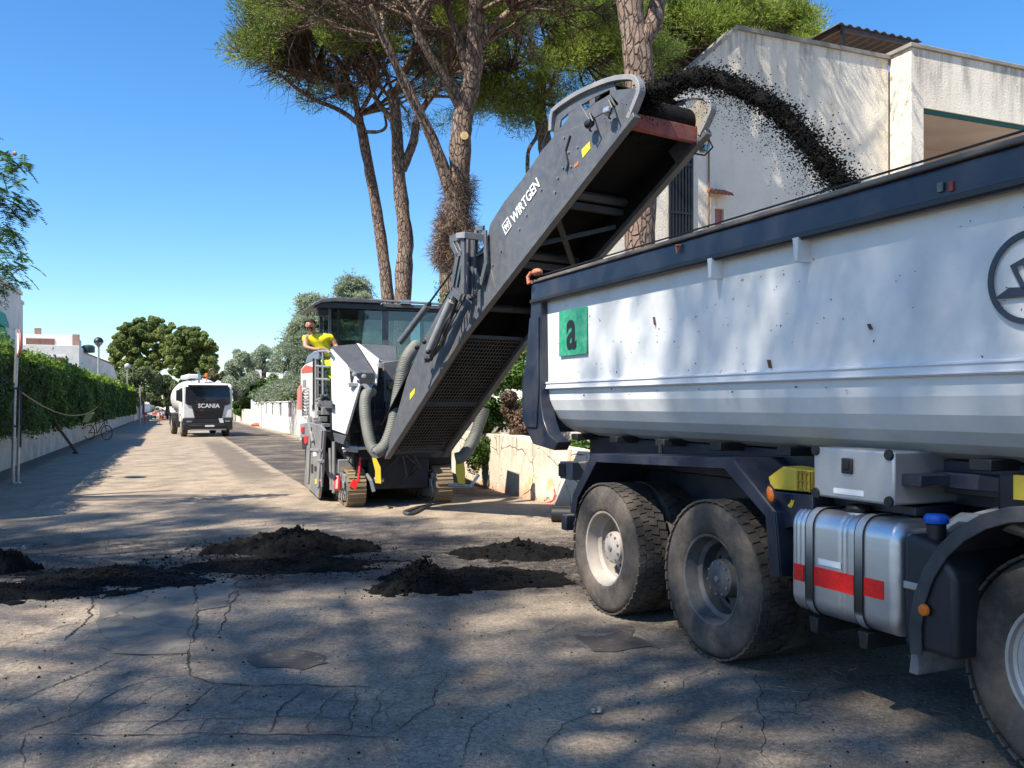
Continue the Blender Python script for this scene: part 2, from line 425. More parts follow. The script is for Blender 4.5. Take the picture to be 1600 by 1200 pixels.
MB().add([(-B,-B,0),(B,-B,0),(B,.5,0),(-B,.5,0),(-B,26,0),(B,26,0),(B,B,0),(-B,B,0),(-13,.5,0),(-13,26,0),(12,.5,0),(12,26,0)],
         [(0,1,2,10,8,3),(4,9,11,5,6,7),(3,8,9,4),(10,2,5,11)]).build('ground', M_ROAD, kind='structure')
def ground_z(x, y):
    if -13 < x < 12 and .5 < y < 26:
        e = max(0, min((x+13)/2, (12-x)/2, (y-.5)/1.5, (26-y)/2, 1))
        return e*(0.016*gnoise(x, y, .45, 3)+0.008*gnoise(x, y, 1.6, 5))
    return 0.0

# flat repairs laid on the old asphalt
def patch_sheet(name, pix, m, z=0.012, rag=0.05, seed=0):
    pts = [G(*p) for p in pix]; out = []
    for j in range(len(pts)):
        a, b_ = pts[j], pts[(j+1) % len(pts)]; k = max(3, int((b_-a).length/.12))
        for t in range(k):
            p = a.lerp(b_, t/k); n_ = Vector((noise.noise(p*3+Vector((seed, 0, 0))), noise.noise(p*3+Vector((0, seed+9, 0))), 0))+.6*Vector((noise.noise(p*9+Vector((seed, 0, 0))), noise.noise(p*9+Vector((0, seed+9, 0))), 0))
            out.append(p+n_*rag)
    bm = bmesh.new(); vs = [bm.verts.new((p.x, p.y, 0)) for p in out]; f = bm.faces.new(vs)
    bmesh.ops.triangulate(bm, faces=[f]); bmesh.ops.subdivide_edges(bm, edges=bm.edges[:], cuts=4, use_grid_fill=True)
    for v in bm.verts: v.co.z = ground_z(v.co.x, v.co.y)+z*.35+.0015
    bmesh.ops.recalc_face_normals(bm, faces=bm.faces)
    if sum(f.normal.z for f in bm.faces) < 0: bmesh.ops.reverse_faces(bm, faces=bm.faces)
    me = bpy.data.meshes.new(name); bm.to_mesh(me); bm.free(); me.shade_smooth(); me.materials.append(m)
    o = bpy.data.objects.new(name, me); COL.objects.link(o); return tag(o, kind='structure')
def patch_material(name, c1, c2):
    s = NB(name); n1 = s.noise(2.2, 6, .65); n2 = s.noise(70, 4, .7); n3 = s.noise(11, 5, .7)
    c = s.mix(s.rng(n1, .35, .65), c1, c2); c = s.mix(s.rng(n2, .5, .75, 0, .5), c, (.04, .036, .033))
    c = s.mix(s.rng(n3, .55, .7, 0, .45), c, (.36, .31, .25))
    cr = s.rng(s.vor(.7, vec=s.warp(2, .4)), .0015, .007, 1, 0); c = s.mix(s.math('MULTIPLY', cr, .6), c, (.03, .026, .024))
    return s.fin(c, .88, s.math('MULTIPLY_ADD', cr, -1.0, s.math('MULTIPLY_ADD', n2, .4, n3)), .5, .012)
M_P1 = patch_material('patch_light', (.125, .110, .092), (.21, .182, .148))
M_P2 = patch_material('patch_dark', (.055, .046, .040), (.10, .083, .070))
M_P3 = patch_material('patch_grey', (.125, .118, .11), (.17, .158, .14))
patch_sheet('road_patch', [(165, 905), (300, 893), (305, 955), (290, 1022), (180, 1020), (148, 975)], M_P1, seed=1)
patch_sheet('road_patch', [(312, 900), (372, 905), (352, 950), (310, 955)], M_P1, seed=2)
patch_sheet('road_patch', [(395, 1028), (440, 1018), (500, 1024), (512, 1040), (480, 1054), (440, 1050), (410, 1045)], M_P2, rag=.13, seed=3)
patch_sheet('road_patch', [(900, 995), (1000, 985), (1010, 1010), (930, 1022)], M_P2, rag=.16, seed=6)

# the open cracks and seams of the old asphalt, traced on the ground
def crack_strips(lines):
    vs, fs = [], []; rnd = random.Random(4)
    for pix, w0 in lines:
        pts = [G(*p) for p in pix]; path = []
        for a, b_ in zip(pts, pts[1:]):
            k = max(2, int((b_-a).length/.035)); nn = Vector((-(b_-a).y, (b_-a).x, 0)).normalized()
            for t in range(k):
                p = a.lerp(b_, t/k); path.append(p+nn*(.030*noise.noise(p*6)+.012*noise.noise(p*25)+rnd.uniform(-.004, .004)))
        path.append(pts[-1]); m = len(path); o = len(vs)
        for j, p in enumerate(path):
            d = (path[min(j+1, m-1)]-path[max(j-1, 0)]).normalized(); nn = Vector((-d.y, d.x, 0))
            w = w0*.62*(.25+1.2*abs(noise.noise(p*4+Vector((3, 1, 0))))+rnd.uniform(0, .5))*min(1, .3+min(j, m-1-j)*.2)
            z = ground_z(p.x, p.y)+.0045; vs += [(*(p+nn*w/2).xy, z), (*(p-nn*w/2).xy, z)]
        for j in range(m-1): fs.append((o+2*j, o+2*j+1, o+2*j+3, o+2*j+2))
    me = bpy.data.meshes.new('road_cracks'); me.from_pydata(vs, [], fs)
    me.materials.append(mat('crack_fill', (.040, .033, .028), .95, var=.5, scale=14)); o = bpy.data.objects.new('road_cracks', me); COL.objects.link(o); tag(o, kind='structure')
crack_strips([([(297, 1058), (336, 1072), (450, 1074), (590, 1077)], .022), ([(303, 898), (305, 925), (311, 950), (308, 985), (293, 1008), (297, 1058)], .026),
    ([(40, 1149), (219, 1150), (439, 1152), (531, 1154), (640, 1156)], .016), ([(127, 1131), (219, 1128), (312, 1126), (370, 1126), (434, 1124), (487, 1126), (546, 1126)], .012),
    ([(219, 1148), (263, 1124), (312, 1094), (336, 1073)], .018), ([(351, 1109), (380, 1090), (395, 1075)], .010), ([(419, 1150), (434, 1119), (458, 1094), (478, 1077)], .018),
    ([(480, 1153), (487, 1133), (512, 1099), (541, 1077)], .014), ([(541, 1150), (551, 1114), (561, 1078)], .010), ([(575, 1153), (590, 1119), (595, 1078)], .010),
    ([(463, 1094), (536, 1099), (600, 1097)], .010), ([(317, 1148), (324, 1128), (336, 1124), (351, 1109)], .009), ([(283, 1148), (307, 1126)], .009), ([(380, 1150), (383, 1128)], .010),
    ([(20, 1150), (60, 1135), (112, 1119), (166, 1089), (205, 1070), (244, 1060), (297, 1058)], .014), ([(100, 1148), (171, 1124), (195, 1109), (239, 1089), (273, 1070)], .012),
    ([(609, 1153), (648, 1124), (675, 1104), (678, 1080), (700, 1050)], .012), ([(721, 1197), (731, 1148), (760, 1119), (800, 1105)], .010), ([(361, 904), (375, 919), (356, 958), (341, 990)], .020),
    ([(156, 912), (146, 938), (136, 968), (100, 1000)], .030), ([(38, 1200), (34, 1170), (40, 1150)], .012), ([(0, 1105), (60, 1080), (112, 1060), (180, 1030)], .022), ([(112, 1119), (105, 1100), (130, 1080), (150, 1062)], .009),
    ([(1182, 1050), (1187, 1107), (1196, 1135), (1190, 1165), (1210, 1198)], .012), ([(1187, 1107), (1240, 1112), (1300, 1130)], .008), ([(1125, 1198), (1118, 1160), (1130, 1125), (1187, 1107)], .008), ([(1050, 1090), (1075, 1060), (1120, 1040)], .008),
    ([(1240, 1112), (1262, 1085), (1300, 1062)], .008), ([(760, 1000), (800, 985), (850, 990), (880, 975)], .008), ([(590, 1077), (640, 1060), (700, 1050), (780, 1058)], .010), ([(150, 1010), (200, 1022), (290, 1024)], .012),
    ([(305, 925), (370, 918), (430, 925), (500, 915)], .008), ([(0, 1010), (50, 990), (100, 975), (140, 968)], .012), ([(434, 1119), (395, 1112), (351, 1109)], .008), ([(860, 1198), (850, 1170), (880, 1130), (940, 1110)], .009)])

# ------------------------------------------------------------------ common materials
M_WHITEWALL = mat('white_plaster', (.72, .70, .66), .85, var=.06, scale=1.2, bump=.25, bscale=45, dirt=((.42, .39, .34), .45, 1.1))
M_LEFTWALL = mat('stained_white_plaster', (.56, .52, .46), .9, var=.12, scale=1.4, bump=.35, bscale=30, dirt=((.20, .17, .14), .75, 1.6))
M_DARK = mat('dark_steel', (.018, .019, .022), .5, .3, var=.3, scale=5)
M_BLACK = mat('black_plastic', (.012, .012, .013), .45, var=.2, scale=6)
M_GALV = mat('galvanised_steel', (.42, .43, .44), .42, .85, var=.12, scale=9)

# walls -------------------------------------------------------------
def polyline_wall(fr, name, a0, a1, b0, b1, h, m, label, cat='wall', step=.35, top_noise=.02, z0=-.05):
    """wall along a frame's x axis, its top a little uneven. h may be a function of a"""
    n = max(2, int(abs(a1-a0)/step)); vs = []; fs = []
    hf = h if callable(h) else (lambda a: h)
    for j in range(n+1):
        a = a0+(a1-a0)*j/n; hh = hf(a)+top_noise*noise.noise(Vector((a*1.3, b0, 3)))
        vs += [(a, b0, z0), (a, b0, hh), (a, b1, hh), (a, b1, z0)]
    for j in range(n):
        for k in range(3): fs.append((j*4+k, j*4+k+1, j*4+k+5, j*4+k+4))
    fs += [(0, 1, 2, 3), (n*4, n*4+3, n*4+2, n*4+1)]
    root = fr.empty(name, label, cat)
    MB().add(vs, fs).build('plaster_wall', m, root, bevel=.012)
    return root
gl0, gl1 = G(0, 737), G(210, 657)
FL = Frame(gl0.x, gl0.y, gl0.x-gl1.x, gl0.y-gl1.y)          # left garden wall, b > 0 towards the road
lw_end = FL.side(208, 650)[0]
polyline_wall(FL, 'garden_wall', lw_end, 12, -.22, 0, .86, M_LEFTWALL, 'low stained white wall under the long hedge on the left', 'wall')
FR = Frame(7.1-.387*30, 30, .361, -.933)                     # right walls far, b = 0 faces the road
# near beige wall
g0, g1 = G(792, 771), G(891, 795)
FB = Frame(g0.x, g0.y, g1.x-g0.x, g1.y-g0.y)
def beige_material():
    s = NB('beige_plaster'); n1 = s.noise(.9, 6, .65); n2 = s.noise(6, 7, .7); n3 = s.noise(50, 3)
    c = s.mix(s.rng(n1, .35, .65), (.52, .44, .34), (.66, .60, .51))
    c = s.mix(s.rng(s.noise(1.7, 5, .7), .52, .64, 0, .75), c, (.55, .36, .14))
    c = s.mix(s.rng(n2, .52, .66, 0, .5), c, (.72, .68, .62))
    drip = s.noise(1.0, 5, .7, s.scalev((7, 7, .6)))
    c = s.mix(s.math('MULTIPLY', s.rng(drip, .5, .68, 0, .7), s.rng(s.z, .3, 1.1)), c, (.13, .11, .09))
    c = s.mix(s.rng(s.math('MULTIPLY_ADD', n2, .35, s.z), .12, .42, .75, 0), c, (.48, .22, .12))
    cr = s.rng(s.vor(1.1, vec=s.warp(2.5, .5)), .002, .014, 1, 0)
    c = s.mix(s.math('MULTIPLY', cr, s.rng(s.noise(.8, 2), .45, .5)), c, (.16, .12, .09))
    return s.fin(c, .9, s.math('MULTIPLY_ADD', cr, -1.2, s.math('MULTIPLY_ADD', n3, .25, n2)), .6, .02)
M_BEIGE = beige_material()
beige = polyline_wall(FB, 'plaster_wall_run', -9.5, 12.5, 0, .28, lambda a: 1.09-.055*max(0, min(a, 4)), M_BEIGE, 'cracked beige plaster wall with yellow stains beside the milling machine', 'wall', top_noise=.035)
M_RED = mat('red_spray_paint', (.62, .035, .025), .7, var=.2, scale=20)
def stroke(pix, fr, wdt, name):
    pts = [Vector((*[fr.side(x, y)[0]], -.004, fr.side(x, y)[1])) for x, y in pix]
    mb = MB()
    for j in range(len(pts)-1):
        p, q_ = pts[j], pts[j+1]; d = (q_-p).normalized(); s_ = Vector((-d.z, 0, d.x))*wdt*(0.5+.3*noise.noise(p*9))
        mb.add([p-s_, p+s_, q_+s_*.8, q_-s_*.8, p-s_+Vector((0, .003, 0)), q_-s_*.8+Vector((0, .003, 0))], [(0, 1, 2, 3)])
    return mb.build(name, M_RED, beige)
stroke([(866, 764), (868, 772), (865, 781), (860, 785)], FB, .045, 'spray_mark')
stroke([(862, 783), (852, 786), (843, 788)], FB, .02, 'spray_mark')

# far right white walls with a gate and slots
def px_box(mb, fr, x0, x1, y0, b0, b1, z1=None, zb=-.02):
    a0 = fr.side(x0, y0)[0]; a1, zt = fr.side(x1, y0)
    mb.box(min(a0, a1), max(a0, a1), b0, b1, zb, z1 if z1 is not None else zt); return mb
ww = FR.empty('white_wall', 'white garden wall with dark vertical slots behind the milling machine', 'wall')
mb = MB(); segs = [(409, 414.5), (417, 424), (427, 436), (440, 450), (455, 520)]
a_e = [FR.side(x, 640)[0] for s_ in segs for x in s_]
for j, (u, v) in enumerate(segs):
    a0, a1 = FR.side(u, 640)[0], FR.side(v, 640)[0]
    mb.box(a0, a1, 0, .22, -.02, 1.78)
mb.box(a_e[0], a_e[-1], .02, .2, -.02, .95)
mb.box(a_e[0]-.05, a_e[-1], -.03, .25, 1.78, 1.86)
mb.build('plaster_wall', M_WHITEWALL, ww, bevel=.015)
M_SLOT = mat('grey_metal_bars', (.14, .14, .17), .5, .4)
for j in range(4):
    a0, a1 = FR.side(segs[j][1], 640)[0], FR.side(segs[j+1][0], 640)[0]
    MB().box(a0+.004, a1-.004, .08, .12, .95, 1.78).build('slot_panel', M_SLOT, ww)
gp = FR.empty('gate', 'plain white gate between two pillars right of the tanker truck', 'gate')
a0, a1 = FR.side(393, 640)[0], FR.side(407.5, 640)[0]
MB().box(a0+.03, a1-.03, .05, .10, .05, 1.85).build('gate_leaf', M_WHITEWALL, gp, bevel=.01)
for a in (a0, a1): MB().box(a-.12, a+.12, -.04, .28, -.02, 2.05).build('pillar', M_WHITEWALL, gp, bevel=.02)
lw2 = FR.empty('low_wall', 'lower beige wall beyond the white gate on the right', 'wall')
MB().box(FR.side(300, 640)[0]-60, a0-.16, 0, .25, -.02, 1.25).build('plaster_wall', mat('pale_plaster', (.62, .56, .48), .9, var=.08, dirt=((.4, .34, .28), .5, 1.0)), lw2)
# left, beyond the hedge: wall with pillars
lp = FL.empty('pillared_wall', 'white wall with pillars beyond the end of the hedge', 'wall')
ps = [FL.side(x, 640)[0] for x in (214, 222, 234, 240, 245)]
for a in ps: MB().box(a-.3, a+.3, -.3, .3, -.02, 2.3).build('pillar', M_WHITEWALL, lp, bevel=.03)
MB().box(ps[-1]-60, lw_end, -.15, .1, -.02, 1.75).build('plaster_wall', M_WHITEWALL, lp)

# ------------------------------------------------------------------ houses
M_STUCCO = None
def stucco():
    s = NB('white_stucco'); n1 = s.noise(.5, 5, .6); n2 = s.noise(22, 5, .75); n3 = s.noise(55, 3)
    c = s.mix(s.rng(n1, .35, .65), (.76, .69, .58), (.86, .80, .68))
    drip = s.noise(1.0, 5, .7, s.scalev((2.5, 2.5, .35)))
    c = s.mix(s.rng(drip, .52, .72, 0, .35), c, (.36, .33, .29))
    c = s.mix(s.math('MULTIPLY', s.rng(drip, .42, .7, 0, .8), s.rng(s.z, 8.2, 9.7)), c, (.22, .21, .19))
    return s.fin(c, .92, s.math('MULTIPLY_ADD', n3, .35, n2), .9, .035)
M_STUCCO = stucco()
M_GLASSD = mat('dark_window_glass', (.02, .025, .03), .08, 0, var=.2)
M_BROWN = mat('brown_shutter', (.16, .075, .05), .6, var=.15)
M_GREEN = mat('green_awning', (.02, .32, .22), .7, var=.15)
M_TERRA = mat('terracotta', (.38, .13, .07), .8, var=.25, scale=8, bump=.3)
FH = Frame(4.75, 19.0, .387, -.922)        # facade plane a = 0, b along it to the right
def fb(px, py, a=0.0): return FH.front(px, py, a)
hs = FH.empty('stucco_house', 'white stucco house with gabled roofline behind the tipper', 'house')
bc = fb(1388, 91)[0]; zt = 9.60
bl = -3.6
gable = [(bl, -.1), (bc, -.1), (bc, zt), (0.0, zt), (fb(1075, 110)[0], 8.52), (-2.8, 7.2), (bl, 6.5)]
win = [fb(1045, 0)[0], fb(1080, 0)[0]]; wz = (3.9, 7.35)
w2b = [fb(1117, 340)[0], fb(1131, 340)[0]]; w2z = (4.35, fb(1124, 326)[1])
def wall_holes(outline_z, b0, b1, holes, x0, x1):
    """wall slab split into strips so that the openings are real"""
    mb = MB(); cuts = sorted({b0, b1, *[h for hh in holes for h in hh[:2]], *[p[0] for p in outline_z if b0 < p[0] < b1]})
    def top(b):
        for (p, q_) in zip(outline_z, outline_z[1:]):
            if p[0] <= b <= q_[0]: return p[1]+(q_[1]-p[1])*(b-p[0])/max(1e-6, q_[0]-p[0])
        return outline_z[-1][1]
    for u, v in zip(cuts, cuts[1:]):
        spans = [(-.1, None)]
        for (h0, h1, z0, z1) in holes:
            if h0 <= u+1e-4 and v-1e-4 <= h1: spans = [(-.1, z0), (z1, None)]
        for z0, z1 in spans:
            poly = [(u, z0), (v, z0), (v, z1 if z1 else top(v)), (u, z1 if z1 else top(u))]
            mb.prism(poly, 'x', x0, x1)
    return mb
oz = sorted([(p[0], p[1]) for p in gable[2:]])
wall_holes(oz, bl, bc, [(win[0], win[1], *wz), (w2b[0], w2b[1], *w2z)], -.3, 0).build('gable_wall', M_STUCCO, hs)
roofdrop = [(p[0], p[1]) for p in oz]
mb = MB()
for (p, q_) in zip(oz, oz[1:]):
    mb.add([(x, b_, z_) for x in (-.42, .06) for (b_, z_) in ((p[0], p[1]), (q_[0], q_[1]), (q_[0], q_[1]+.09), (p[0], p[1]+.09))],
           [(0,1,2,3),(4,5,6,7),(0,1,5,4),(1,2,6,5),(2,3,7,6),(3,0,4,7)])
mb.build('coping', mat('weathered_concrete', (.24, .225, .20), .9, var=.25, scale=2, bump=.3), hs)
MB().box(-2, -.3, bl+.1, bl+.4, -.1, 6.3).box(-7, -6.7, 1.2, bc+6, -.1, 9.2).box(-7, -.31, bc-.3, bc-.02, -.1, 9.2).build('side_wall', M_STUCCO, hs)
MB().add([(-.3, bl, 6.5), (-.3, 0, 9.4), (-2, 0, 9.4), (-2, bl, 6.5), (-.3, bc, 9.3), (-2, bc, 9.3)], [(0, 1, 2, 3), (1, 4, 5, 2)]).build('roof', M_TERRA, hs)
# right volume stands forward, with a deep balcony opening
fwd = .62
b1423 = fb(1424, 72, fwd)[0]; bR = fb(1660, 0, fwd)[0]+3.5
zr = fb(1424, 74, fwd)[1]
ob0 = fb(1443, 168, fwd)[0]; oz1 = fb(1443, 168, fwd)[1]
wall_holes([(b1423, zr), (bR, zr)], b1423, bR, [(ob0, bR-.6, 5.3, oz1)], fwd-.32, fwd).build('front_wall', M_STUCCO, hs)
MB().box(.002, fwd-.322, b1423, b1423+.3, -.1, zr).box(fwd-3.2, fwd-.33, ob0-.3, ob0-.001, 5.0, zr-.3).build('return_wall', M_STUCCO, hs)
MB().box(-.42, fwd+.05, b1423-.06, bR, zr, zr+.1).build('parapet_coping', MATS['weathered_concrete'], hs, bevel=.015)
M_SAL = mat('salmon_plaster', (.62, .53, .46), .9, var=.1, scale=1.0, bump=.2)
MB().box(-2.6, -2.45, ob0-.1, bR, 4.8, zr-.3).box(-2.44, fwd-.33, ob0, bR, oz1+.25, oz1+.4).box(-2.44, fwd-.33, ob0, bR, 5.1, 5.29).box(-2.44, fwd-.33, bR-.3, bR-.02, 5.3, oz1+.24).build('balcony_recess', M_SAL, hs)
MB().box(fwd-.10, fwd-.04, ob0+.004, bR-.61, oz1-.10, oz1-.004).build('awning_rail', mat('dark_green_metal', (.02, .10, .075), .5, .3), hs)
# barred window
MB().box(-.27, -.23, win[0], win[1], *wz).build('window_pane', mat('black_pane', (.006, .006, .007), .25), hs)
gr = MB().box(.02, .05, win[0]-.02, win[0]+.03, wz[0], wz[1]).box(.02, .05, win[1]-.03, win[1]+.02, wz[0], wz[1]); gr.build('window_frame', M_BLACK, hs)
for k in range(6):
    b_ = win[0]+.08+(win[1]-win[0]-.16)*k/5
    MB().box(.015, .045, b_-.022, b_+.022, wz[0], wz[1]).build('window_bar', M_BLACK, hs)
for z_ in (4.6, 5.6, 6.6): MB().box(.01, .055, win[0], win[1], z_-.02, z_+.02).build('cross_rail', M_BLACK, hs)
# small shuttered window, tiled awning, vent pipe, downpipe
MB().box(-.12, -.08, w2b[0], w2b[1], *w2z).build('shutter', mat('pink_shutter', (.36, .13, .12), .6), hs)
ab = [fb(1104, 310)[0], fb(1133, 310)[0]]; az = fb(1118, 306)[1]
for k in range(5):
    u = ab[0]+(ab[1]-ab[0])*k/5
    MB().add([(x, b_, z_) for x, z_ in ((0, az+.10), (.30, az-.03)) for b_ in (u, u+(ab[1]-ab[0])/10, u+(ab[1]-ab[0])/5)], [(0,1,4,3),(1,2,5,4)])
    t_ = MB(); 
    n_ = 6; w_ = (ab[1]-ab[0])/5
    top = [(0 if i_ == 0 else .30, u+w_*j/n_, (az+.10 if i_ == 0 else az-.03)+.05*math.sin(math.pi*j/n_)) for i_ in (0, 1) for j in range(n_+1)]
    bot = [(x, y, z-.02) for x, y, z in top]
    fs = [(j, j+1, n_+2+j, n_+1+j) for j in range(n_)]+[(j+14, j+15, n_+16+j, n_+15+j) for j in range(n_)]+[(7+j, 8+j, 22+j, 21+j) for j in range(n_)]
    t_.add(top+bot, fs); t_.build('roof_tile', M_TERRA, hs)
vb, vz = fb(1105, 105)
MB().tube([(.08, vb, vz-.45), (.08, vb, vz-.08), (.14, vb, vz+.08)], .06, 8).build('vent_pipe', M_WHITEWALL, hs)
pb = fb(1106, 280)[0]
MB().tube([(.04, pb, 3.0), (.04, pb, fb(1106, 205)[1])], .018, 6).build('cable_pipe', mat('rusty_pipe', (.25, .12, .08), .8), hs)
# roof canopy
cb0, cz = fb(1315, 38, -1.0); cb1 = fb(1436, 60, -1.0)[0]
rc = MB(); M_CAN = mat('brown_corrugated_sheet', (.085, .065, .055), .55, .3, var=.25, scale=6)
nc = 40; vs = []
for i_ in (0, 1):
    for j in range(nc+1):
        vs.append((-1.0-2.4*i_, cb0-.1+(cb1-cb0+.2)*j/nc, cz+(.045 if j % 4 in (1, 2) else 0)))
rc.add(vs, [(j, j+1, nc+2+j, nc+1+j) for j in range(nc)])
o = rc.build('canopy_roof', M_CAN, hs); so_ = o.modifiers.new('solid', 'SOLIDIFY'); so_.thickness = .02
MB().box(-1.12, -1.04, cb0, cb1, cz-.12, cz-.03).box(-3.3, -3.22, cb0, cb1, cz-.12, cz-.03).box(-3.3, -1.04, cb0, cb0+.07, cz-.11, cz-.032).box(-3.3, -1.04, cb1-.07, cb1, cz-.11, cz-.032).build('canopy_beams', M_CAN, hs)
for b_ in (cb0+.06, cb1-.1):
    for x in (-1.1, -3.2): MB().box(x, x+.07, b_, b_+.07, 9.2, cz-.121).build('canopy_post', M_DARK, hs)

# left near house, parallel to the street
c1 = P(36, 475, 43); F1 = Frame(c1.x, c1.y, .356, -.934)   # b = 0 faces the road, negative b behind it
h1 = F1.empty('white_block_house', 'white two storey house with green awnings at the left edge', 'house')
a20 = F1.side(19, 470)[0]
aw = F1.side(7, 500, .35)[0]
MB().box(0, a20, -8, 0, -.1, 6.45).box(a20, 12, -8, .35, -.1, 6.55).build('wall', M_WHITEWALL, h1, bevel=.02)
MB().box(-.06, a20, -8.1, .05, 6.45, 6.6).box(a20, 12, -8.1, .42, 6.55, 6.7).build('parapet_coping', M_WHITEWALL, h1)
for (ya, yb) in ((486, 502), (508, 526)):
    z1, z0 = F1.side(0, ya, .35)[1], F1.side(0, yb, .35)[1]
    MB().box(aw, aw+4, .30, .36, z0, z1).build('window', M_GLASSD, h1)
    MB().add([(aw-.1, .37, z1), (aw+4, .37, z1), (aw+4, .50, z1-.45), (aw-.1, .50, z1-.45), (aw-.1, .50, z1-.6), (aw+4, .50, z1-.6)], [(0,1,2,3),(3,2,5,4)]).build('awning', M_GREEN, h1)
a0_, z0_ = F1.side(31, 517); a1_, z1_ = F1.side(23, 498)
MB().box(min(a0_, a1_), max(a0_, a1_), -.02, .012, 3.2, z1_).build('recess_panel', mat('shade_plaster', (.45, .44, .42), .9), h1)

# second left house, facing the camera
c2 = P(124, 540, 62); F2 = Frame(c2.x, c2.y, .37, -.93)
h2 = F2.empty('white_villa', 'white flat roofed villa with brown shutter behind the hedge', 'house')
zt2 = c2.z
MB().box(-9, 0, -9, 0, -.1, zt2).build('wall', M_WHITEWALL, h2, bevel=.02)
bw0, zw1 = F2.front(79, 558); bw1, zw0 = F2.front(100, 581)
MB().box(-.001, .06, bw0-.12, bw1+.12, zw0-.1, zw1+.12).build('window_frame', M_WHITEWALL, h2)
for k in range(4): MB().box(.06, .09, bw0+(bw1-bw0)*k/4+.02, bw0+(bw1-bw0)*(k+1)/4-.02, zw0, zw1).build('shutter', M_BROWN, h2)
z2 = F2.front(80, 523, -2)[1]; b2 = F2.front(127, 530, -2)[0]
MB().box(-8, -2, -9, b2-.4, zt2, z2).build('upper_storey', M_WHITEWALL, h2, bevel=.02)
for px in (52, 74): 
    b_ = F2.front(px, 530, -2)[0]; MB().box(-2.0, -1.95, b_-.45, b_+.45, zt2+.1, zt2+.55).build('window', M_BROWN, h2)
b_ = F2.front(121, 530, -2)[0]; MB().box(-2.0, -1.7, b_-.3, b2-.1, zt2, z2+.05).build('brick_pier', mat('brown_brick', (.28, .18, .14), .85, var=.15), h2)
MB().box(-3, -2.6, F2.front(57, 520, -2)[0]-.2, F2.front(57, 520, -2)[0]+.2, z2, z2+.5).build('chimney', MATS['brown_brick'], h2)
# sloping wing to its right
w0 = F2.pt(129, 553, 66); w1 = F2.pt(173, 567, 70); w2_ = F2.pt(187, 605, 74); w3 = F2.pt(129, 640, 66)
MB().plate([F2.pt(129, 551, 66), F2.pt(173, 569, 70), F2.pt(187, 612, 74), F2.pt(187, 640, 74), F2.pt(129, 648, 66)], (-5, 0, 0)).build('wing_wall', M_WHITEWALL, h2)
MB().plate([F2.pt(129, 549, 66), F2.pt(173, 566, 70), F2.pt(173, 568.6, 70), F2.pt(129, 551, 66)], (-4.9, 0, 0)).build('tiled_roof', M_TERRA, h2)
tk = thing('water_tank', 'dark green roof tank on the white villa', 'tank', P(138, 550, 66))
MB().lathe([(0, 0), (.42, 0), (.45, .1), (.45, .45), (.3, .56), (0, .6)], (0, 0, -.05), 'z', 16).build('tank_shell', mat('green_plastic', (.03, .07, .06), .5), tk)

# far right small house behind the bushes
c3 = P(389, 600, 95); F3 = Frame(c3.x, c3.y, .37, -.93)
h3 = F3.empty('small_white_house', 'small white house half hidden behind bushes on the right', 'house')
zz = P(0, 583, 95)[2]
MB().box(-8, 0, 1.44, 10.8, -.1, zz-.5).box(-5, -.5, 2.0, 4.9, zz-.5, zz+.15).build('wall', M_WHITEWALL, h3, bevel=.02)
MB().box(-2.5, -1.3, 0.1, 1.44, -.1, P(0, 577, 95)[2]).build('chimney', M_WHITEWALL, h3, bevel=.02)
MB().add([(.2, -1.0, zz-.9), (.2, 1.44, zz-.35), (-5, 1.44, zz-.35), (-5, -1.0, zz-.9), (.2, -1.0, zz-1.0), (.2, 1.44, zz-.5)], [(0,1,2,3),(0,1,5,4)]).build('tiled_roof', M_TERRA, h3)
MB().box(-5, 0, -.9, 1.43, -.1, zz-1.05).build('lean_to_wall', M_WHITEWALL, h3)
for k in range(2): MB().box(.0, .04, 3.9+k*1.6, 4.8+k*1.6, zz-1.6, zz-.8).build('window', M_GLASSD, h3)

# ------------------------------------------------------------------ vegetation
M_BARK = None
def bark(name, c1, c2, c3):
    s = NB(name); v = s.scalev((11, 11, 3.6)); w = s.N.new('ShaderNodeVectorMath'); w.operation = 'MULTIPLY_ADD'
    nn = s.N.new('ShaderNodeTexNoise'); nn.inputs['Scale'].default_value = 3; s.L.new(s.obj, nn.inputs[0])
    s.L.new(nn.outputs['Color'], w.inputs[0]); w.inputs[1].default_value = (1.2, 1.2, .8); s.L.new(v, w.inputs[2])
    e = s.vor(1.0, vec=w.outputs[0]); n1 = s.noise(7, 6, .7); n2 = s.noise(1.2, 3)
    c = s.mix(s.rng(n1, .35, .65), c1, c2); c = s.mix(s.rng(n2, .45, .62, 0, .7), c, c3)
    g = s.rng(e, .0, .12, 1, 0); c = s.mix(s.math('MULTIPLY', g, .6), c, (.035, .024, .02))
    return s.fin(c, .92, s.math('MULTIPLY_ADD', g, -1.0, s.math('MULTIPLY', n1, .6)), 1.0, .05)
M_BARK = bark('pine_bark', (.15, .105, .082), (.28, .205, .16), (.20, .125, .092))
M_TWIG = mat('grey_dead_twigs', (.075, .052, .042), .9, var=.3, scale=2)
M_PINE = leaf_mat('pine_needles', (.055, .10, .018), (.30, .385, .055), .5, .55, (.46, .52, .09))
M_PINE2 = leaf_mat('far_pine_needles', (.10, .15, .04), (.38, .44, .13), .5, .12)
M_CEDAR = leaf_mat('cedar_needles', (.14, .19, .125), (.42, .48, .33), .4, .3)
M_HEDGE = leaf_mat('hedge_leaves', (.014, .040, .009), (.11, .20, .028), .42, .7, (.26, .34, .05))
M_BUSH = leaf_mat('bush_leaves', (.020, .060, .012), (.12, .22, .03), .35, 1.0, (.25, .33, .06))
M_VINE = leaf_mat('dried_vine', (.075, .045, .030), (.20, .13, .085), .15, 1.5)
M_OLIVE = leaf_mat('grey_green_leaves', (.050, .080, .030), (.17, .20, .08), .3, .35)
M_CORE = mat('dark_hedge_core', (.018, .020, .010), .95, var=.3, scale=3)

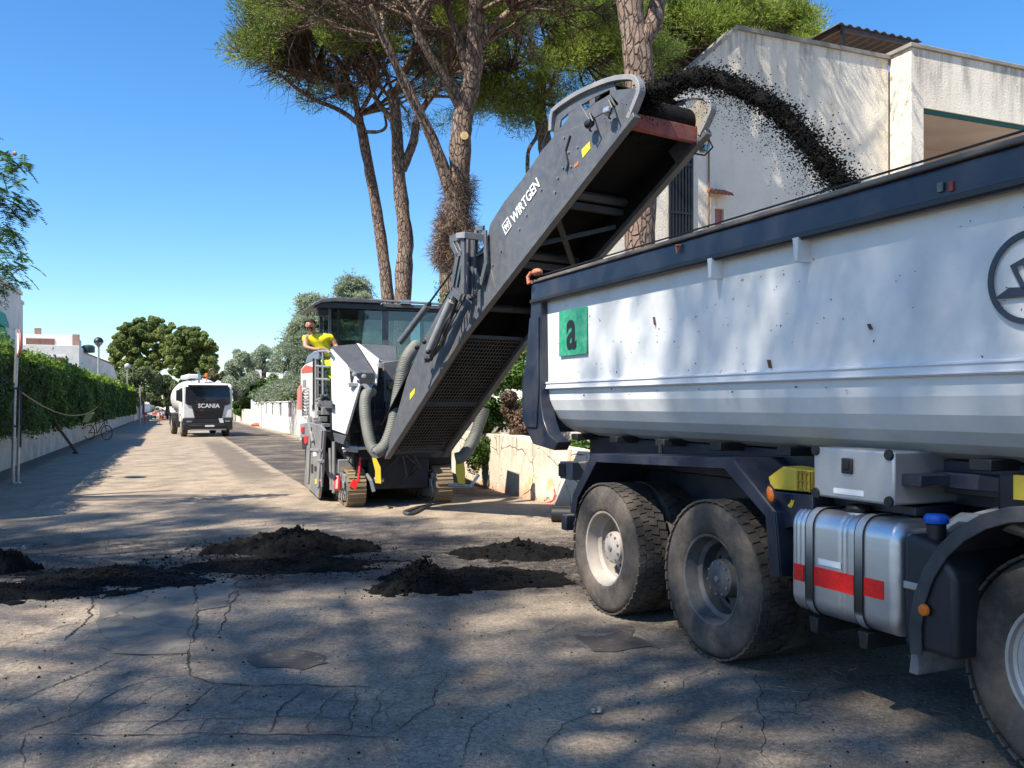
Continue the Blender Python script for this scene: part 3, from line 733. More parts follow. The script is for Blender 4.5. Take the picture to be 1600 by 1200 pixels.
def trunk_tube(mb, path, r0, r1, n=14, sub=6, rough=.10, seed=0):
    pts = [Vector(p) for p in path]; out = []
    for j in range(len(pts)-1):                     # Catmull-Rom through the points
        p0, p1, p2, p3 = pts[max(j-1, 0)], pts[j], pts[j+1], pts[min(j+2, len(pts)-1)]
        for k in range(sub):
            t = k/sub
            out.append(.5*((2*p1)+(p2-p0)*t+(2*p0-5*p1+4*p2-p3)*t*t+(3*p1-p0-3*p2+p3)*t**3))
    out.append(pts[-1]); m = len(out)
    rad = [r0+(r1-r0)*(j/(m-1)) for j in range(m)]
    rg = tube_rings(out, rad, n); vs = []
    for c, ring, rr in zip(out, rg, rad):
        for v in ring:
            d = (v-c); vs.append(c+d*(1+rough*2*noise.noise(v*2.2+Vector((seed, 0, 0)))+rough*noise.noise(v*6)))
    fs = [(i*n+k, i*n+(k+1) % n, (i+1)*n+(k+1) % n, (i+1)*n+k) for i in range(m-1) for k in range(n)]
    fs += [tuple(range(n))[::-1], tuple((m-1)*n+k for k in range(n))]
    mb.add(vs, fs); return out
def thin_tubes(paths, radii, n=4):
    """many small branches in one numpy mesh; paths (N, m, 3), radii (N, m)"""
    Pn = np.asarray(paths, float); N_, m, _ = Pn.shape; rd = np.asarray(radii, float)
    T = np.gradient(Pn, axis=1); T /= np.maximum(np.linalg.norm(T, axis=2, keepdims=True), 1e-6)
    ref = np.zeros_like(T); ref[..., 0] = .3; ref[..., 1] = 1.0; ref[..., 2] = .15
    A = np.cross(T, ref); A /= np.maximum(np.linalg.norm(A, axis=2, keepdims=True), 1e-6); Bv = np.cross(T, A)
    V = np.empty((N_, m, n, 3))
    for k in range(n):
        t = 2*math.pi*k/n; V[:, :, k] = Pn+(A*math.cos(t)+Bv*math.sin(t))*rd[..., None]
    idx = np.arange(N_*m*n).reshape(N_, m, n); a = idx[:, :-1]; b = idx[:, 1:]
    Fc = np.stack([a, np.roll(a, -1, 2), np.roll(b, -1, 2), b], -1).reshape(-1, 4)
    return V.reshape(-1, 3), Fc
def clump_needles(cen, rad, per, ln, wd, flat=.55):
    cen = np.asarray(cen); n = len(cen); rad = np.broadcast_to(np.asarray(rad, float), (n,))
    d = ball(n*per).reshape(n, per, 3)*rad[:, None, None]; d[..., 2] *= flat
    C_ = (cen[:, None]+d).reshape(-1, 3); D_ = unit(d.reshape(-1, 3))+np.array([0, 0, .55])+RS.normal(size=(n*per, 3))*.5
    return needles(C_, D_, ln, wd)

def pine(name, label, trunks, hubs, domes, per=520, clump=.62, twig=1.0, needle=(.145, .028), cat='tree', group=None, open_=0.0):
    """trunks: (path, r0, r1); hubs: points branches leave from; domes: (centre, radius, height, number of clumps)"""
    base = Vector(trunks[0][0][0]); root = thing(name, label, cat, (base.x, base.y, 0), 0, group); off = np.array([base.x, base.y, 0])
    mb = MB()
    for k, (path, r0, r1) in enumerate(trunks):
        mb2 = mb if k == 0 else MB()
        trunk_tube(mb2, [Vector(p)-Vector(off) for p in path], r0, r1, seed=k*7+len(name), n=16 if r0 > .15 else 8)
        mb2.build('trunk' if k == 0 else 'limb', M_BARK, root, ang=180)
    cen = []; hubs = np.array([list(h) for h in hubs])
    for (c, Rr, h, n) in domes:
        k = 0
        while k < n:
            u = RS.uniform(-1, 1, 2); rr = math.hypot(*u)
            if rr > 1: continue
            zz = h*math.sqrt(max(0, 1-rr**2.4)); under = RS.uniform(0, 1)**2*h*.45
            jit = 1+.10*noise.noise(Vector((u[0]*3, u[1]*3, Rr)))
            cen.append((c[0]+u[0]*Rr*jit, c[1]+u[1]*Rr*jit, c[2]+zz-under+RS.normal()*.12)); k += 1
    cen = np.array(cen); rad = clump*RS.uniform(.65, 1.25, len(cen))
    V, Fc = clump_needles(cen-off, rad, per, *needle)
    fastmesh('crown', V, Fc, M_PINE, root)
    # branches from hubs to clumps
    paths = []; rds = []; m = 7
    for c in cen:
        dd = np.linalg.norm((hubs-c)*np.array([1, 1, .6]), axis=1); h = hubs[np.argsort(dd)[min(len(hubs)-1, int(abs(RS.normal())*1.2))]]
        t = np.linspace(0, 1, m)[:, None]; mid = h*.45+c*.55+np.array([0, 0, -.10*np.linalg.norm(c-h)])+RS.normal(size=3)*.3
        p = (1-t)**2*h+2*t*(1-t)*mid+t*t*c+RS.normal(size=(m, 3))*.07*np.sin(t*3.14)
        paths.append(p-off); r0 = .018+.011*np.linalg.norm(c-h); rds.append(np.linspace(r0, .010, m))
    V1, F1_ = thin_tubes(paths, rds, 5)
    fastmesh('branches', V1, F1_, M_BARK, root, smooth=True)
    # dead twigs off the branches
    P_ = np.array(paths); nt_ = int(len(paths)*16*twig); pi = RS.randint(0, len(paths), nt_); ti = RS.randint(2, m, nt_)
    st = P_[pi, ti]; dr = unit(P_[pi, ti]-P_[pi, ti-1]+RS.normal(size=(nt_, 3))*.28+np.array([0, 0, .05])); ln = RS.uniform(.4, 1.3, (nt_, 1))
    tt = np.linspace(0, 1, 4)[None, :, None]; tw = st[:, None]+dr[:, None]*ln[:, None]*tt+RS.normal(size=(nt_, 4, 3))*.05*tt
    V2, F2_ = thin_tubes(tw, np.broadcast_to(np.linspace(.011, .004, 4), (nt_, 4)), 3)
    fastmesh('dead_twigs', V2, F2_, M_TWIG, root, kind='stuff')
    return root, cen

# A and B: two slim trunks left of the thick one
ZA = 28.5
pine('umbrella_pine', 'slim umbrella pine with leaning trunk, leftmost of the roadside pines',
     [([P(612, 640, ZA), P(606, 470, ZA), P(592, 350, ZA), P(572, 240, ZA), P(560, 180, ZA)], .22, .14),
      ([P(562, 195, ZA), P(530, 172, ZA), P(480, 150, ZA-.5), P(430, 110, ZA-1)], .09, .04),
      ([P(561, 182, ZA), P(545, 130, ZA), P(510, 60, ZA), P(480, 10, ZA)], .11, .05),
      ([P(565, 205, ZA), P(590, 206, ZA-.3), P(603, 198, ZA-.5), P(601, 180, ZA-.8)], .06, .04)],
     [P(560, 180, ZA), P(530, 150, ZA), P(500, 120, ZA), P(545, 100, ZA), P(470, 120, ZA), P(520, 60, ZA)],
     [((P(512, 0, ZA).x, ZA-.5, P(0, 118, ZA).z), 2.7, 2.6, 62), ((P(440, 0, ZA).x, ZA-.8, P(0, 95, ZA).z), 1.05, 2.1, 30),
      ((P(560, 0, ZA).x, ZA+1.0, P(0, 70, ZA).z), 3.4, 3.4, 46)], twig=2.6)
ZB = 27.5
pine('umbrella_pine', 'dark forked umbrella pine rising just behind the operator cab roof',
     [([P(628, 640, ZB), P(629, 470, ZB), P(633, 370, ZB), P(624, 290, ZB), P(620, 200, ZB), P(612, 140, ZB)], .29, .15),
      ([P(628, 265, ZB), P(645, 225, ZB), P(655, 180, ZB), P(690, 130, ZB+.5), P(730, 90, ZB+1)], .16, .07),
      ([P(618, 195, ZB), P(585, 150, ZB), P(560, 90, ZB)], .10, .05), ([P(616, 150, ZB), P(640, 90, ZB), P(660, 40, ZB)], .12, .05)],
     [P(612, 140, ZB), P(590, 130, ZB), P(640, 110, ZB), P(660, 150, ZB), P(700, 120, ZB), P(600, 80, ZB), P(650, 50, ZB)],
     [((P(640, 0, ZB).x, ZB+.6, P(0, 95, ZB).z), 4.3, 3.4, 80)], twig=2.6)
ZC = 22.0
pine('umbrella_pine', 'thick umbrella pine wrapped in dry ivy with a sawn branch stub',
     [([P(708, 690, ZC), P(706, 460, ZC), P(712, 340, ZC), P(718, 260, ZC), P(722, 190, ZC), P(738, 110, ZC), P(745, 20, ZC), P(748, -60, ZC)], .35, .17),
      ([P(712, 330, ZC), P(692, 262, ZC-.2), P(665, 195, ZC-.4), P(630, 125, ZC-.6), P(600, 60, ZC-.8), P(578, 8, ZC-1)], .17, .08),
      ([P(722, 175, ZC), P(700, 130, ZC-.3), P(670, 85, ZC-.6), P(650, 38, ZC-.8), P(668, 0, ZC-.8)], .14, .07),
      ([P(736, 115, ZC), P(755, 60, ZC), P(800, 15, ZC), P(850, -30, ZC)], .13, .07),
      ([P(727, 205, ZC), P(736, 140, ZC+.4), P(715, 60, ZC+.6), P(690, -20, ZC+.6)], .15, .08)],
     [P(745, 20, ZC), P(600, 60, ZC), P(578, 8, ZC), P(655, 40, ZC), P(740, 80, ZC), P(800, 15, ZC), P(690, 0, ZC), P(850, -30, ZC)],
     [((P(700, 0, ZC).x, ZC, P(0, 15, ZC).z), 4.8, 3.2, 95)], twig=2.4)
# sawn stub and dry ivy on the thick pine
stub = MB(); p_ = P(725, 213, ZC-.24)
tr_c = bpy.data.objects['umbrella_pine.002'] if 'umbrella_pine.002' in bpy.data.objects else None
off = Vector((P(708, 690, ZC).x, ZC, 0))
MB().tube([p_-off+Vector((0, .2, 0)), p_-off+Vector((.01, -.07, 0))], .10, 12).build('sawn_stub', mat('fresh_cut_wood', (.52, .38, .20), .8, var=.12), tr_c)
cs = np.array([P(x, y, ZC)-off for x, y in [(708, 352), (712, 380), (704, 405), (712, 340), (722, 362), (698, 395), (716, 315), (714, 405), (726, 380), (704, 375), (718, 290), (706, 360), (712, 390)]])
n_ = 17000; ci = RS.randint(0, len(cs), n_); d = unit(RS.normal(size=(n_, 3)))
V, Fc = needles(cs[ci]+d*np.array([.46, .50, .40])*RS.uniform(.3, 1.0, (n_, 1)), d+RS.normal(size=(n_, 3))*.9+np.array([0, 0, -.3]), .26, .014)
fastmesh('dry_ivy', V, Fc, mat('dry_ivy_stems', (.20, .14, .10), .9, var=.35, scale=3), tr_c, kind='stuff')
cs = np.array([P(x, y, ZC)-off for x, y in [(702, 450), (706, 475), (700, 500), (708, 520), (704, 560), (706, 600)]])
n_ = 1500; ci = RS.randint(0, len(cs), n_); d = ball(n_)
V, Fc = leaf_quads(cs[ci]+d*np.array([.42, .42, .5]), d, .09)
fastmesh('ivy_leaves', V, Fc, M_BUSH, tr_c, kind='stuff')
# D: thick trunk in front of the stucco house
ZD = 16.6
pine('umbrella_pine', 'pale barked pine trunk rising behind the conveyor in front of the house',
     [([P(996, 660, ZD), P(999, 400, ZD), P(1002, 200, ZD), P(997, 100, ZD), P(988, 40, ZD), P(982, -30, ZD), P(975, -110, ZD)], .31, .22),
      ([P(1000, 75, ZD), P(1018, 40, ZD), P(1030, -10, ZD+.2), P(1050, -90, ZD+.3)], .19, .12)],
     [P(975, -110, ZD), P(1050, -90, ZD), P(980, -60, ZD)],
     [((P(1005, 0, ZD).x, ZD-.3, 12.4), 4.2, 2.2, 85)], twig=.8, per=300)
# E: pines behind
ZE = 31
pine('umbrella_pine', 'umbrella pine with hanging green boughs behind the conveyor guard',
     [([P(870, 640, ZE), P(862, 300, ZE), P(850, 220, ZE), P(843, 160, ZE), P(850, 100, ZE), P(870, 40, ZE)], .30, .16),
      ([P(848, 200, ZE), P(830, 150, ZE), P(800, 110, ZE)], .12, .05), ([P(824, 270, ZE-3), P(826, 235, ZE-2), P(838, 215, ZE-1), P(846, 190, ZE)], .06, .08)],
     [P(850, 100, ZE), P(843, 160, ZE), P(800, 110, ZE), P(870, 60, ZE), P(900, 90, ZE), P(780, 140, ZE)],
     [((P(850, 0, ZE).x, ZE, P(0, 130, ZE).z), 4.4, 4.0, 150), ((P(775, 0, ZE).x, ZE-1, P(0, 215, ZE).z), 1.1, 1.6, 22),
      ((P(920, 0, ZE).x, ZE-1.5, P(0, 165, ZE).z), 1.8, 2.5, 40)], per=460, clump=.7)
ZF = 37
pine('umbrella_pine', 'bright green pine crown showing above the stucco roofline',
     [([P(1090, 600, ZF), P(1100, 300, ZF), P(1110, 120, ZF)], .32, .2)],
     [P(1110, 120, ZF), P(1060, 110, ZF), P(1170, 110, ZF)],
     [((P(1130, 0, ZF).x, ZF, P(0, 105, ZF).z), 4.0, 2.4, 140), ((P(1040, 0, ZF).x, ZF-2, P(0, 150, ZF).z), 2.9, 4.1, 110), ((P(970, 0, ZF).x, ZF-1, P(0, 120, ZF).z), 2.8, 4.6, 90)],
     per=420, clump=.8, needle=(.18, .040))
# pines beside and behind the camera: the ones whose shade lies on the road and the tipper
for k, (x, y, z, rr, n_, lab) in enumerate(((-10.2, -5.0, 16.0, 5.9, 145, 'tall umbrella pine left behind the viewer shading the near asphalt'),
                                 (-16.6, .6, 16.5, 5.6, 160, 'tall umbrella pine further left shading the asphalt heaps'),
                                 (-6.0, -6.6, 17.5, 4.4, 80, 'tall umbrella pine behind the viewer shading the tipper side'),
                                 (-23.0, 4.9, 16.0, 4.4, 85, 'tall umbrella pine beyond the left edge shading the street'))):
    pine('umbrella_pine', lab, [([(x-.3, y-.2, -.1), (x, y, 4), (x+.2, y, 11), (x, y+.2, z)], .36, .18)],
         [(x, y, z-.5), (x+.8, y, z-1.2), (x-.8, y+.5, z-1.0), (x, y+1, z)], [((x, y, z), rr, 2.0, n_)], per=230, clump=.56, twig=.5, needle=(.22, .045))

# albizia fronds at the left edge
ar = thing('albizia_tree', 'feathery leaved tree reaching in at the left edge', 'tree', (-10.8, 13.8, 0))
offa = np.array([-10.8, 13.8, 0])
trunk = MB(); trunk_tube(trunk, [(0, 0, -.1), (.1, 0, 2), (.0, .1, 4), (.3, 0, 6.4)], .16, .07, n=10); trunk.build('trunk', M_BARK, ar, ang=180)
tips = [(0, 245), (18, 250), (28, 248), (0, 262), (0, 300), (20, 310), (42, 318), (30, 322), (5, 312), (8, 355), (18, 365), (0, 350), (0, 395), (22, 403), (28, 420), (12, 425), (0, 435), (-30, 250), (-40, 320), (-40, 400), (-25, 290), (-20, 360), (-60, 280), (-60, 350)]
cs = np.array([P(x-4, y, 13.6)-Vector(offa) for x, y in tips])
paths = []
for c in cs:
    h = np.array([.1, 0, c[2]-.9]); t = np.linspace(0, 1, 6)[:, None]; mid = h*.4+c*.6+np.array([0, 0, .35]); paths.append((1-t)**2*h+2*t*(1-t)*mid+t*t*c)
V, Fc = thin_tubes(paths, np.broadcast_to(np.linspace(.03, .006, 6), (len(paths), 6)), 5); fastmesh('branches', V, Fc, M_TWIG, ar, smooth=True)
Vs, Fs, o_ = [], [], 0
for c in cs:
    for k in range(9):                               # each frond: a stem with two rows of leaflets
        dr = Vector((RS.normal()*.8+.5, RS.normal()*.8, RS.normal()*.35-.35)).normalized(); L_ = RS.uniform(.16, .30)
        s_ = dr.cross(Vector((0, 0, 1))).normalized(); q0 = Vector(c)+Vector(RS.normal(size=3)*.10)
        t = np.linspace(.1, 1, 12)
        for sg in (-1, 1):
            C_ = np.array([list(q0+dr*L_*tt+s_*sg*.035+Vector((0, 0, -.10*tt*tt))) for tt in t])
            Dv = np.array([list(s_*sg+dr*.4)]*12); 
            v_, f_ = needles(C_-Dv*.03, Dv, .085*np.sin(t*2.6)[:, None]+.02, .022); Vs.append(v_); Fs.append(f_+o_); o_ += len(v_)
fastmesh('fronds', np.concatenate(Vs), np.concatenate(Fs), M_BUSH, ar)
MB().sphere(P(23, 240, 13.6)-Vector(offa), .035, 8, 6).build('pink_flower', mat('pink_flower', (.55, .25, .25), .8), ar)

# hedge
def hedge_cloud(fr, a0, a1, b0, b1, z0, z1, n, size, name, label, m, cat='hedge', flush=.25, top_extra=.3, core=True):
    root = fr.empty(name, label, cat)
    a = RS.uniform(0, 1, n)
    # denser near the camera end
    t = a**1.9; A = a1+(a0-a1)*t; dist = np.maximum(8, np.abs(A-a1)+14)
    side = RS.uniform(0, 1, n) < .68
    z = np.where(side, RS.uniform(z0, z1, n), z1+RS.normal(0, .05, n)); b_ = np.where(side, b1+RS.normal(0, .05, n), RS.uniform(b0, b1, n))
    lump = np.array([noise.noise(Vector((x*.55, y*2, zz*.9)))*.35+noise.noise(Vector((x*1.9, y, zz*2.2)))*.17 for x, y, zz in zip(A, b_, z)])
    b_ = b_+np.where(side, lump, 0); z = z+np.where(side, 0, lump*.9+np.array([max(0, noise.noise(Vector((x*.33, 4, 7))))*top_extra*1.4 for x in A]))
    edge_round = np.where(side, np.clip((z-(z1-.35))/.35, 0, 1)**2*.25, 0); b_ -= edge_round
    z = np.where(side & (z < z0+.3), z-np.abs(RS.normal(0, .10, n)), z)
    Nn = np.where(side[:, None], [[0, 1, .35]], [[0, .25, 1]])+RS.normal(size=(n, 3))*.55
    V, Fc = leaf_quads(np.stack([A, b_, z], -1), Nn, size*(dist/24)**.75, .6)
    fastmesh('foliage', V, Fc, m, root)
    if core: MB().box(a0, a1, b0, b1-.16, z0, z1-.14).build('hedge_core', M_CORE, root)  # solid dark box added inside the leaves to block gaps
    return root
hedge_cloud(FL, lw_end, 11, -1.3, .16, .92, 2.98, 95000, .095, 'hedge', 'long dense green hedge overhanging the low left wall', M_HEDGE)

def leafy(name, label, clumps, per, size, m, cat='tree', trunk=None, flat=.8, group=None, nb=.9):
    """clumps: (x, y, z, r). leaf-sized faces through every clump's shell, light ones on the outside"""
    cl = np.array(clumps); base = np.array([cl[:, 0].mean(), cl[:, 1].mean(), 0]) if trunk is None else np.array([*trunk[0][:2], 0])
    root = thing(name, label, cat, tuple(base), 0, group)
    n = len(cl); per = np.full(n, per) if np.isscalar(per) else per
    d = unit(RS.normal(size=(n*per[0], 3)))*(RS.uniform(0.1, 1, (n*per[0], 1))**.33); d = d.reshape(n, per[0], 3)
    dd = d*cl[:, 3][:, None, None]; dd[..., 2] *= flat
    C_ = (cl[:, None, :3]+dd).reshape(-1, 3)-base
    V, Fc = leaf_quads(C_, d.reshape(-1, 3)*nb+RS.normal(size=(len(C_), 3))*.45+np.array([0, 0, .25]), size)
    fastmesh('crown' if cat == 'tree' else 'foliage', V, Fc, m, root)
    if trunk is not None:
        mb = MB(); trunk_tube(mb, [Vector(p)-Vector(base) for p in trunk], .28, .1, n=10); mb.build('trunk', M_BARK, root, ang=180)
    return root
def px_clumps(lst, Y, dep=1.0, n=1, jit=0.0):
    out = []
    for (x, y, r) in lst:
        for _ in range(n):
            out.append((*P(x+RS.normal()*jit, y+RS.normal()*jit, Y+RS.uniform(-dep, dep)), r/F*Y*RS.uniform(.8, 1.15)))
    return out
def hedge_top(n, label):
    t = RS.uniform(0, 1, n)**1.7; A = 11+(lw_end-11)*t; dist = np.maximum(10, 11-A+14)
    k = np.array([noise.noise(Vector((x*.6, 9, 2))) for x in A]); k2 = np.array([noise.noise(Vector((x*2.3, 5, 2))) for x in A])
    spray = np.clip(k*1.3+.45+k2*.6, 0, 1); z = 2.90+np.abs(RS.normal(size=n))*.24*spray+.1*spray; b_ = RS.uniform(-.9, .1, n)+RS.normal(size=n)*.08
    V, Fc = leaf_quads(np.stack([A, b_, z], -1), RS.normal(size=(n, 3))*.7+np.array([0, .1, .7]), .10*(dist/24)**.75, .55)
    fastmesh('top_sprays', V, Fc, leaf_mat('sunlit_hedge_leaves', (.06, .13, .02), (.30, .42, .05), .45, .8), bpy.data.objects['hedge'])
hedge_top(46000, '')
# two big stone pines at the end of the street
def outline_fill(cx, cy, rx, ry, n, r, Y, dep):
    out = []
    for _ in range(n):
        t = RS.uniform(0, 6.28); q_ = math.sqrt(RS.uniform(.0, 1)); x = cx+math.cos(t)*rx*q_; y = cy+math.sin(t)*ry*q_
        out.append((*P(x, y, Y+RS.uniform(-dep, dep)), r/F*Y*RS.uniform(.7, 1.3)))
    return out
cl = outline_fill(222, 545, 50, 42, 260, 5.5, 112, 5)+outline_fill(205, 525, 26, 20, 60, 5, 112, 4)+outline_fill(235, 513, 36, 16, 80, 5, 112, 4)+outline_fill(190, 575, 22, 28, 60, 5, 112, 4)
leafy('stone_pine', 'tall dark green stone pine at the end of the street, the left of the pair', cl, 260, .26, M_PINE2, trunk=[P(222, 645, 112), P(224, 600, 112), P(226, 560, 112)], flat=.75, nb=.55)
cl = outline_fill(298, 552, 40, 34, 210, 5.5, 106, 4)+outline_fill(295, 527, 28, 16, 80, 5, 106, 4)+outline_fill(305, 580, 38, 24, 90, 5, 106, 4)
leafy('stone_pine', 'rounder stone pine at the street end right behind the tanker truck', cl, 260, .25, M_PINE2, trunk=[P(298, 645, 106), P(298, 600, 106), P(298, 565, 106)], flat=.75, nb=.55)
leafy('grey_green_tree', 'soft grey green tree behind the street lamps on the left', outline_fill(205, 603, 45, 26, 44, 10, 96, 4), 300, .30, M_OLIVE, trunk=[P(205, 650, 96), P(205, 600, 96)])
leafy('grey_green_tree', 'low olive coloured tree left of the tanker truck', outline_fill(262, 612, 26, 22, 30, 8, 100, 4), 300, .30, M_OLIVE, trunk=[P(262, 650, 100), P(262, 615, 100)])
leafy('street_bush', 'yellow green bushes closing the far end of the street', outline_fill(262, 634, 30, 9, 18, 6, 118, 3), 200, .3, M_BUSH, cat='bush')
leafy('small_pine', 'brownish rounded tree just above the tanker body', outline_fill(333, 590, 22, 10, 16, 7, 90, 3), 280, .28, leaf_mat('brownish_leaves', (.05, .05, .02), (.17, .15, .06), .2, .4), trunk=[P(333, 650, 90), P(333, 600, 90)])
leafy('grey_green_tree', 'spreading cypress like tree right of the tanker truck', outline_fill(376, 590, 22, 34, 40, 9, 84, 4)+outline_fill(372, 560, 10, 14, 10, 6, 84, 2), 420, .20, M_CEDAR, trunk=[P(376, 650, 84), P(376, 580, 84)], flat=1.0, nb=.35)
leafy('grey_green_tree', 'bluish conifer between the small house and the big cedar', outline_fill(412, 572, 22, 28, 60, 7, 100, 3), 420, .19, M_CEDAR, trunk=[P(412, 650, 100), P(412, 570, 100)], flat=1.0, nb=.35)
def cedar(label, px, ytop, ybot, wtop, wbot, Y, nt, seed):
    tr = [P(px, 650, Y), P(px, (ytop+ybot)/2, Y), P(px, ytop, Y)]; base = np.array([tr[0].x, tr[0].y, 0])
    root = thing('cedar_tree', label, 'tree', tuple(base)); mb = MB()
    trunk_tube(mb, [Vector(p)-Vector(base) for p in tr], .32, .04, n=10); mb.build('trunk', M_BARK, root, ang=180)
    C_, R_, paths = [], [], []
    for k in range(nt):
        f = (k+RS.uniform(0, 1))/nt; zc = P(0, ytop+(ybot-ytop)*f, Y).z; Lr = (wtop+(wbot-wtop)*f)/F*Y*RS.uniform(.55, 1.15); az = RS.uniform(0, 6.28)
        s0 = np.array([0, 0, zc]); dirv = np.array([math.cos(az), math.sin(az), 0])
        t = np.linspace(0, 1, 7)[:, None]; p = s0+dirv*Lr*t+np.array([0, 0, 1])*(.16*t-.30*t*t)*Lr
        p[..., 0] += tr[1].x-base[0]; paths.append(p)
        for q_ in range(2, 7):
            for w_ in (-1, 0, 1):
                C_.append(p[q_]+np.cross(dirv, [0, 0, 1])*w_*.30*Lr*(q_/8)+np.array([0, 0, -.06*abs(w_)])+RS.normal(size=3)*.08); R_.append(.42*(1.1-q_/14))
    V, Fc = thin_tubes(paths, np.broadcast_to(np.linspace(.07, .015, 7), (nt, 7)), 5); fastmesh('branches', V, Fc, M_BARK, root, smooth=True)
    C_ = np.array(C_); per = 90; out_ = unit(C_*np.array([1, 1, 0])+1e-3)
    nsp = 5; sd = unit(np.repeat(out_, nsp, 0)+RS.normal(size=(len(C_)*nsp, 3))*np.array([.75, .75, .25])+np.array([0, 0, -.12])); sl_ = RS.uniform(.35, .95, (len(sd), 1))
    st_ = np.repeat(C_, nsp, 0); per2 = per//nsp; u = RS.uniform(0, 1, (len(sd), per2, 1))
    cc = (st_[:, None]+sd[:, None]*sl_[:, None]*u+np.array([0, 0, -.22])*u*u+RS.normal(size=(len(sd), per2, 3))*np.array([.07, .07, .05])).reshape(-1, 3)
    V, Fc = needles(cc, np.repeat(sd, per2, 0)*.7+RS.normal(size=(len(cc), 3))*.6+np.array([0, 0, .15]), .17, .055)
    fastmesh('crown', V, Fc, M_CEDAR, root); return root
cedar('big blue green cedar with drooping boughs behind the worker', 492, 462, 612, 8, 76, 50, 100, 1)
cedar('cedar top showing just above the operator cab roof', 552, 434, 612, 8, 90, 56, 90, 2)
leafy('garden_bush', 'bright green bushes above the white gate right of the truck', px_clumps([(385, 620, 9), (392, 608, 9), (380, 632, 9), (398, 622, 10), (390, 634, 10), (376, 640, 7), (404, 612, 9), (384, 610, 7), (396, 600, 7), (402, 630, 9)], 84, 1, 5, 7), 330, .23, M_BUSH, cat='bush', nb=.35)
leafy('garden_bush', 'dark green shrubs along the top of the slotted white wall', sum([px_clumps([(x, y, r)], 1400*7.4/(x-258)+3.0, 1, 5, 6) for x, y, r in [(410, 612, 10), (425, 606, 11), (440, 610, 10), (455, 610, 10), (432, 618, 9), (418, 620, 8), (450, 602, 9), (466, 614, 9), (480, 616, 9), (415, 600, 8)]], []), 350, .18, M_HEDGE, cat='bush', nb=.35)

# bushes over the beige wall
leafy('wall_bush', 'glossy green bush over the beige wall beside the conveyor', px_clumps([(775, 655, 22), (765, 630, 20), (790, 640, 18), (778, 600, 22), (800, 590, 24), (820, 570, 22), (790, 570, 20), (820, 600, 18), (745, 640, 20), (760, 665, 16), (810, 545, 20), (740, 600, 20)], 18.2, .5, 2, 4), 420, .085, M_BUSH, cat='bush')
leafy('dried_vine', 'brown dried vine tumbling over the top of the beige wall', px_clumps([(800, 640, 16), (812, 660, 17), (825, 670, 15), (805, 675, 13), (820, 645, 14), (838, 678, 12), (795, 620, 12)], 17.0, .25, 2, 3), 650, .06, M_VINE, cat='vine', nb=.2)
leafy('trailing_plant', 'dark trailing stems hanging down the face of the beige wall', px_clumps([(745, 695, 15), (760, 692, 12), (775, 688, 9), (790, 690, 7), (752, 715, 10), (738, 720, 14)], 17.6, .15, 2, 3), 500, .05, M_HEDGE, cat='vine', flat=1.4)
leafy('wall_bush', 'leafy sprigs on the wall top behind the tipper tail', px_clumps([(880, 700, 12), (895, 703, 11), (910, 701, 11), (930, 695, 12), (905, 688, 11)], 15.0, .3, 4, 6), 220, .06, M_BUSH, cat='bush', nb=.3)
leafy('garden_bush', 'mixed shrubs in the garden behind the tipper', px_clumps([(880, 620, 60), (960, 600, 60), (840, 640, 40)], 20.5, 1.2, 3, 10), 2600, .10, M_HEDGE, cat='bush')
# ------------------------------------------------------------------ tipper truck
M_NAVY = mat('navy_paint', (.010, .016, .034), .32, var=.25, scale=2.5, dirt=((.10, .09, .08), .35, 3.0), bump=.05, bscale=6)
M_TIPW = mat('tipper_white_paint', (.68, .695, .70), .42, var=.04, scale=.8, bump=.06, bscale=2.2, dirt=((.42, .41, .38), .45, 2.6))
M_RUBBER = mat('tyre_rubber', (.030, .027, .025), .8, var=.35, scale=2.2, dirt=((.17, .135, .105), .9, 2.6), bump=.2, bscale=60)
M_RIMG = mat('dusty_steel_rim', (.30, .28, .26), .6, .2, var=.2, scale=5, dirt=((.50, .40, .31), .6, 5.0))
M_RIMD = mat('dark_steel_rim', (.075, .078, .085), .55, .3, var=.25, scale=5, dirt=((.25, .22, .19), .6, 5.0))
M_ALU = mat('brushed_aluminium', (.62, .63, .65), .34, .9, var=.07, scale=3, dirt=((.36, .33, .29), .4, 3.0), stretch=(1, 1, 8))
M_ALUBOX = mat('dull_aluminium', (.48, .49, .50), .42, .7, var=.10, scale=3, dirt=((.30, .28, .25), .5, 3.0))
M_REDTAPE = mat('red_reflective_tape', (.62, .012, .012), .35, var=.2, scale=40)
M_WHITE = mat('white_sticker', (.72, .73, .75), .5, var=.04)
M_AMBER = mat('amber_lens', (.72, .16, .015), .25, var=.15, scale=30)
M_YEL = mat('yellow_plastic', (.62, .44, .03), .5, var=.12, scale=8, dirt=((.25, .18, .08), .4, 6.0))
M_GREENS = mat('green_sign_face', (.004, .26, .135), .45, var=.06, dirt=((.35, .45, .4), .35, 22.0))
M_BLUE = mat('blue_plastic', (.01, .10, .50), .4, var=.1)
M_SCUFF = mat('scuffed_rail_top', (.17, .15, .13), .7, .2, var=.3, scale=4, dirt=((.04, .04, .05), .7, 7.0), stretch=(.5, 3, 3))
M_ORANGE = mat('orange_rust_hook', (.42, .15, .08), .7, var=.3, scale=20)

FT = Frame(1.305, 5.80, .408, -.913)
tr = FT.empty('dump_truck', 'white tipper truck with navy frame being loaded with milled asphalt', 'truck')
def ts(px, py, b=0.0): return FT.side(px, py, b)
A_R = ts(838, 430)[0]; A_F = 3.45
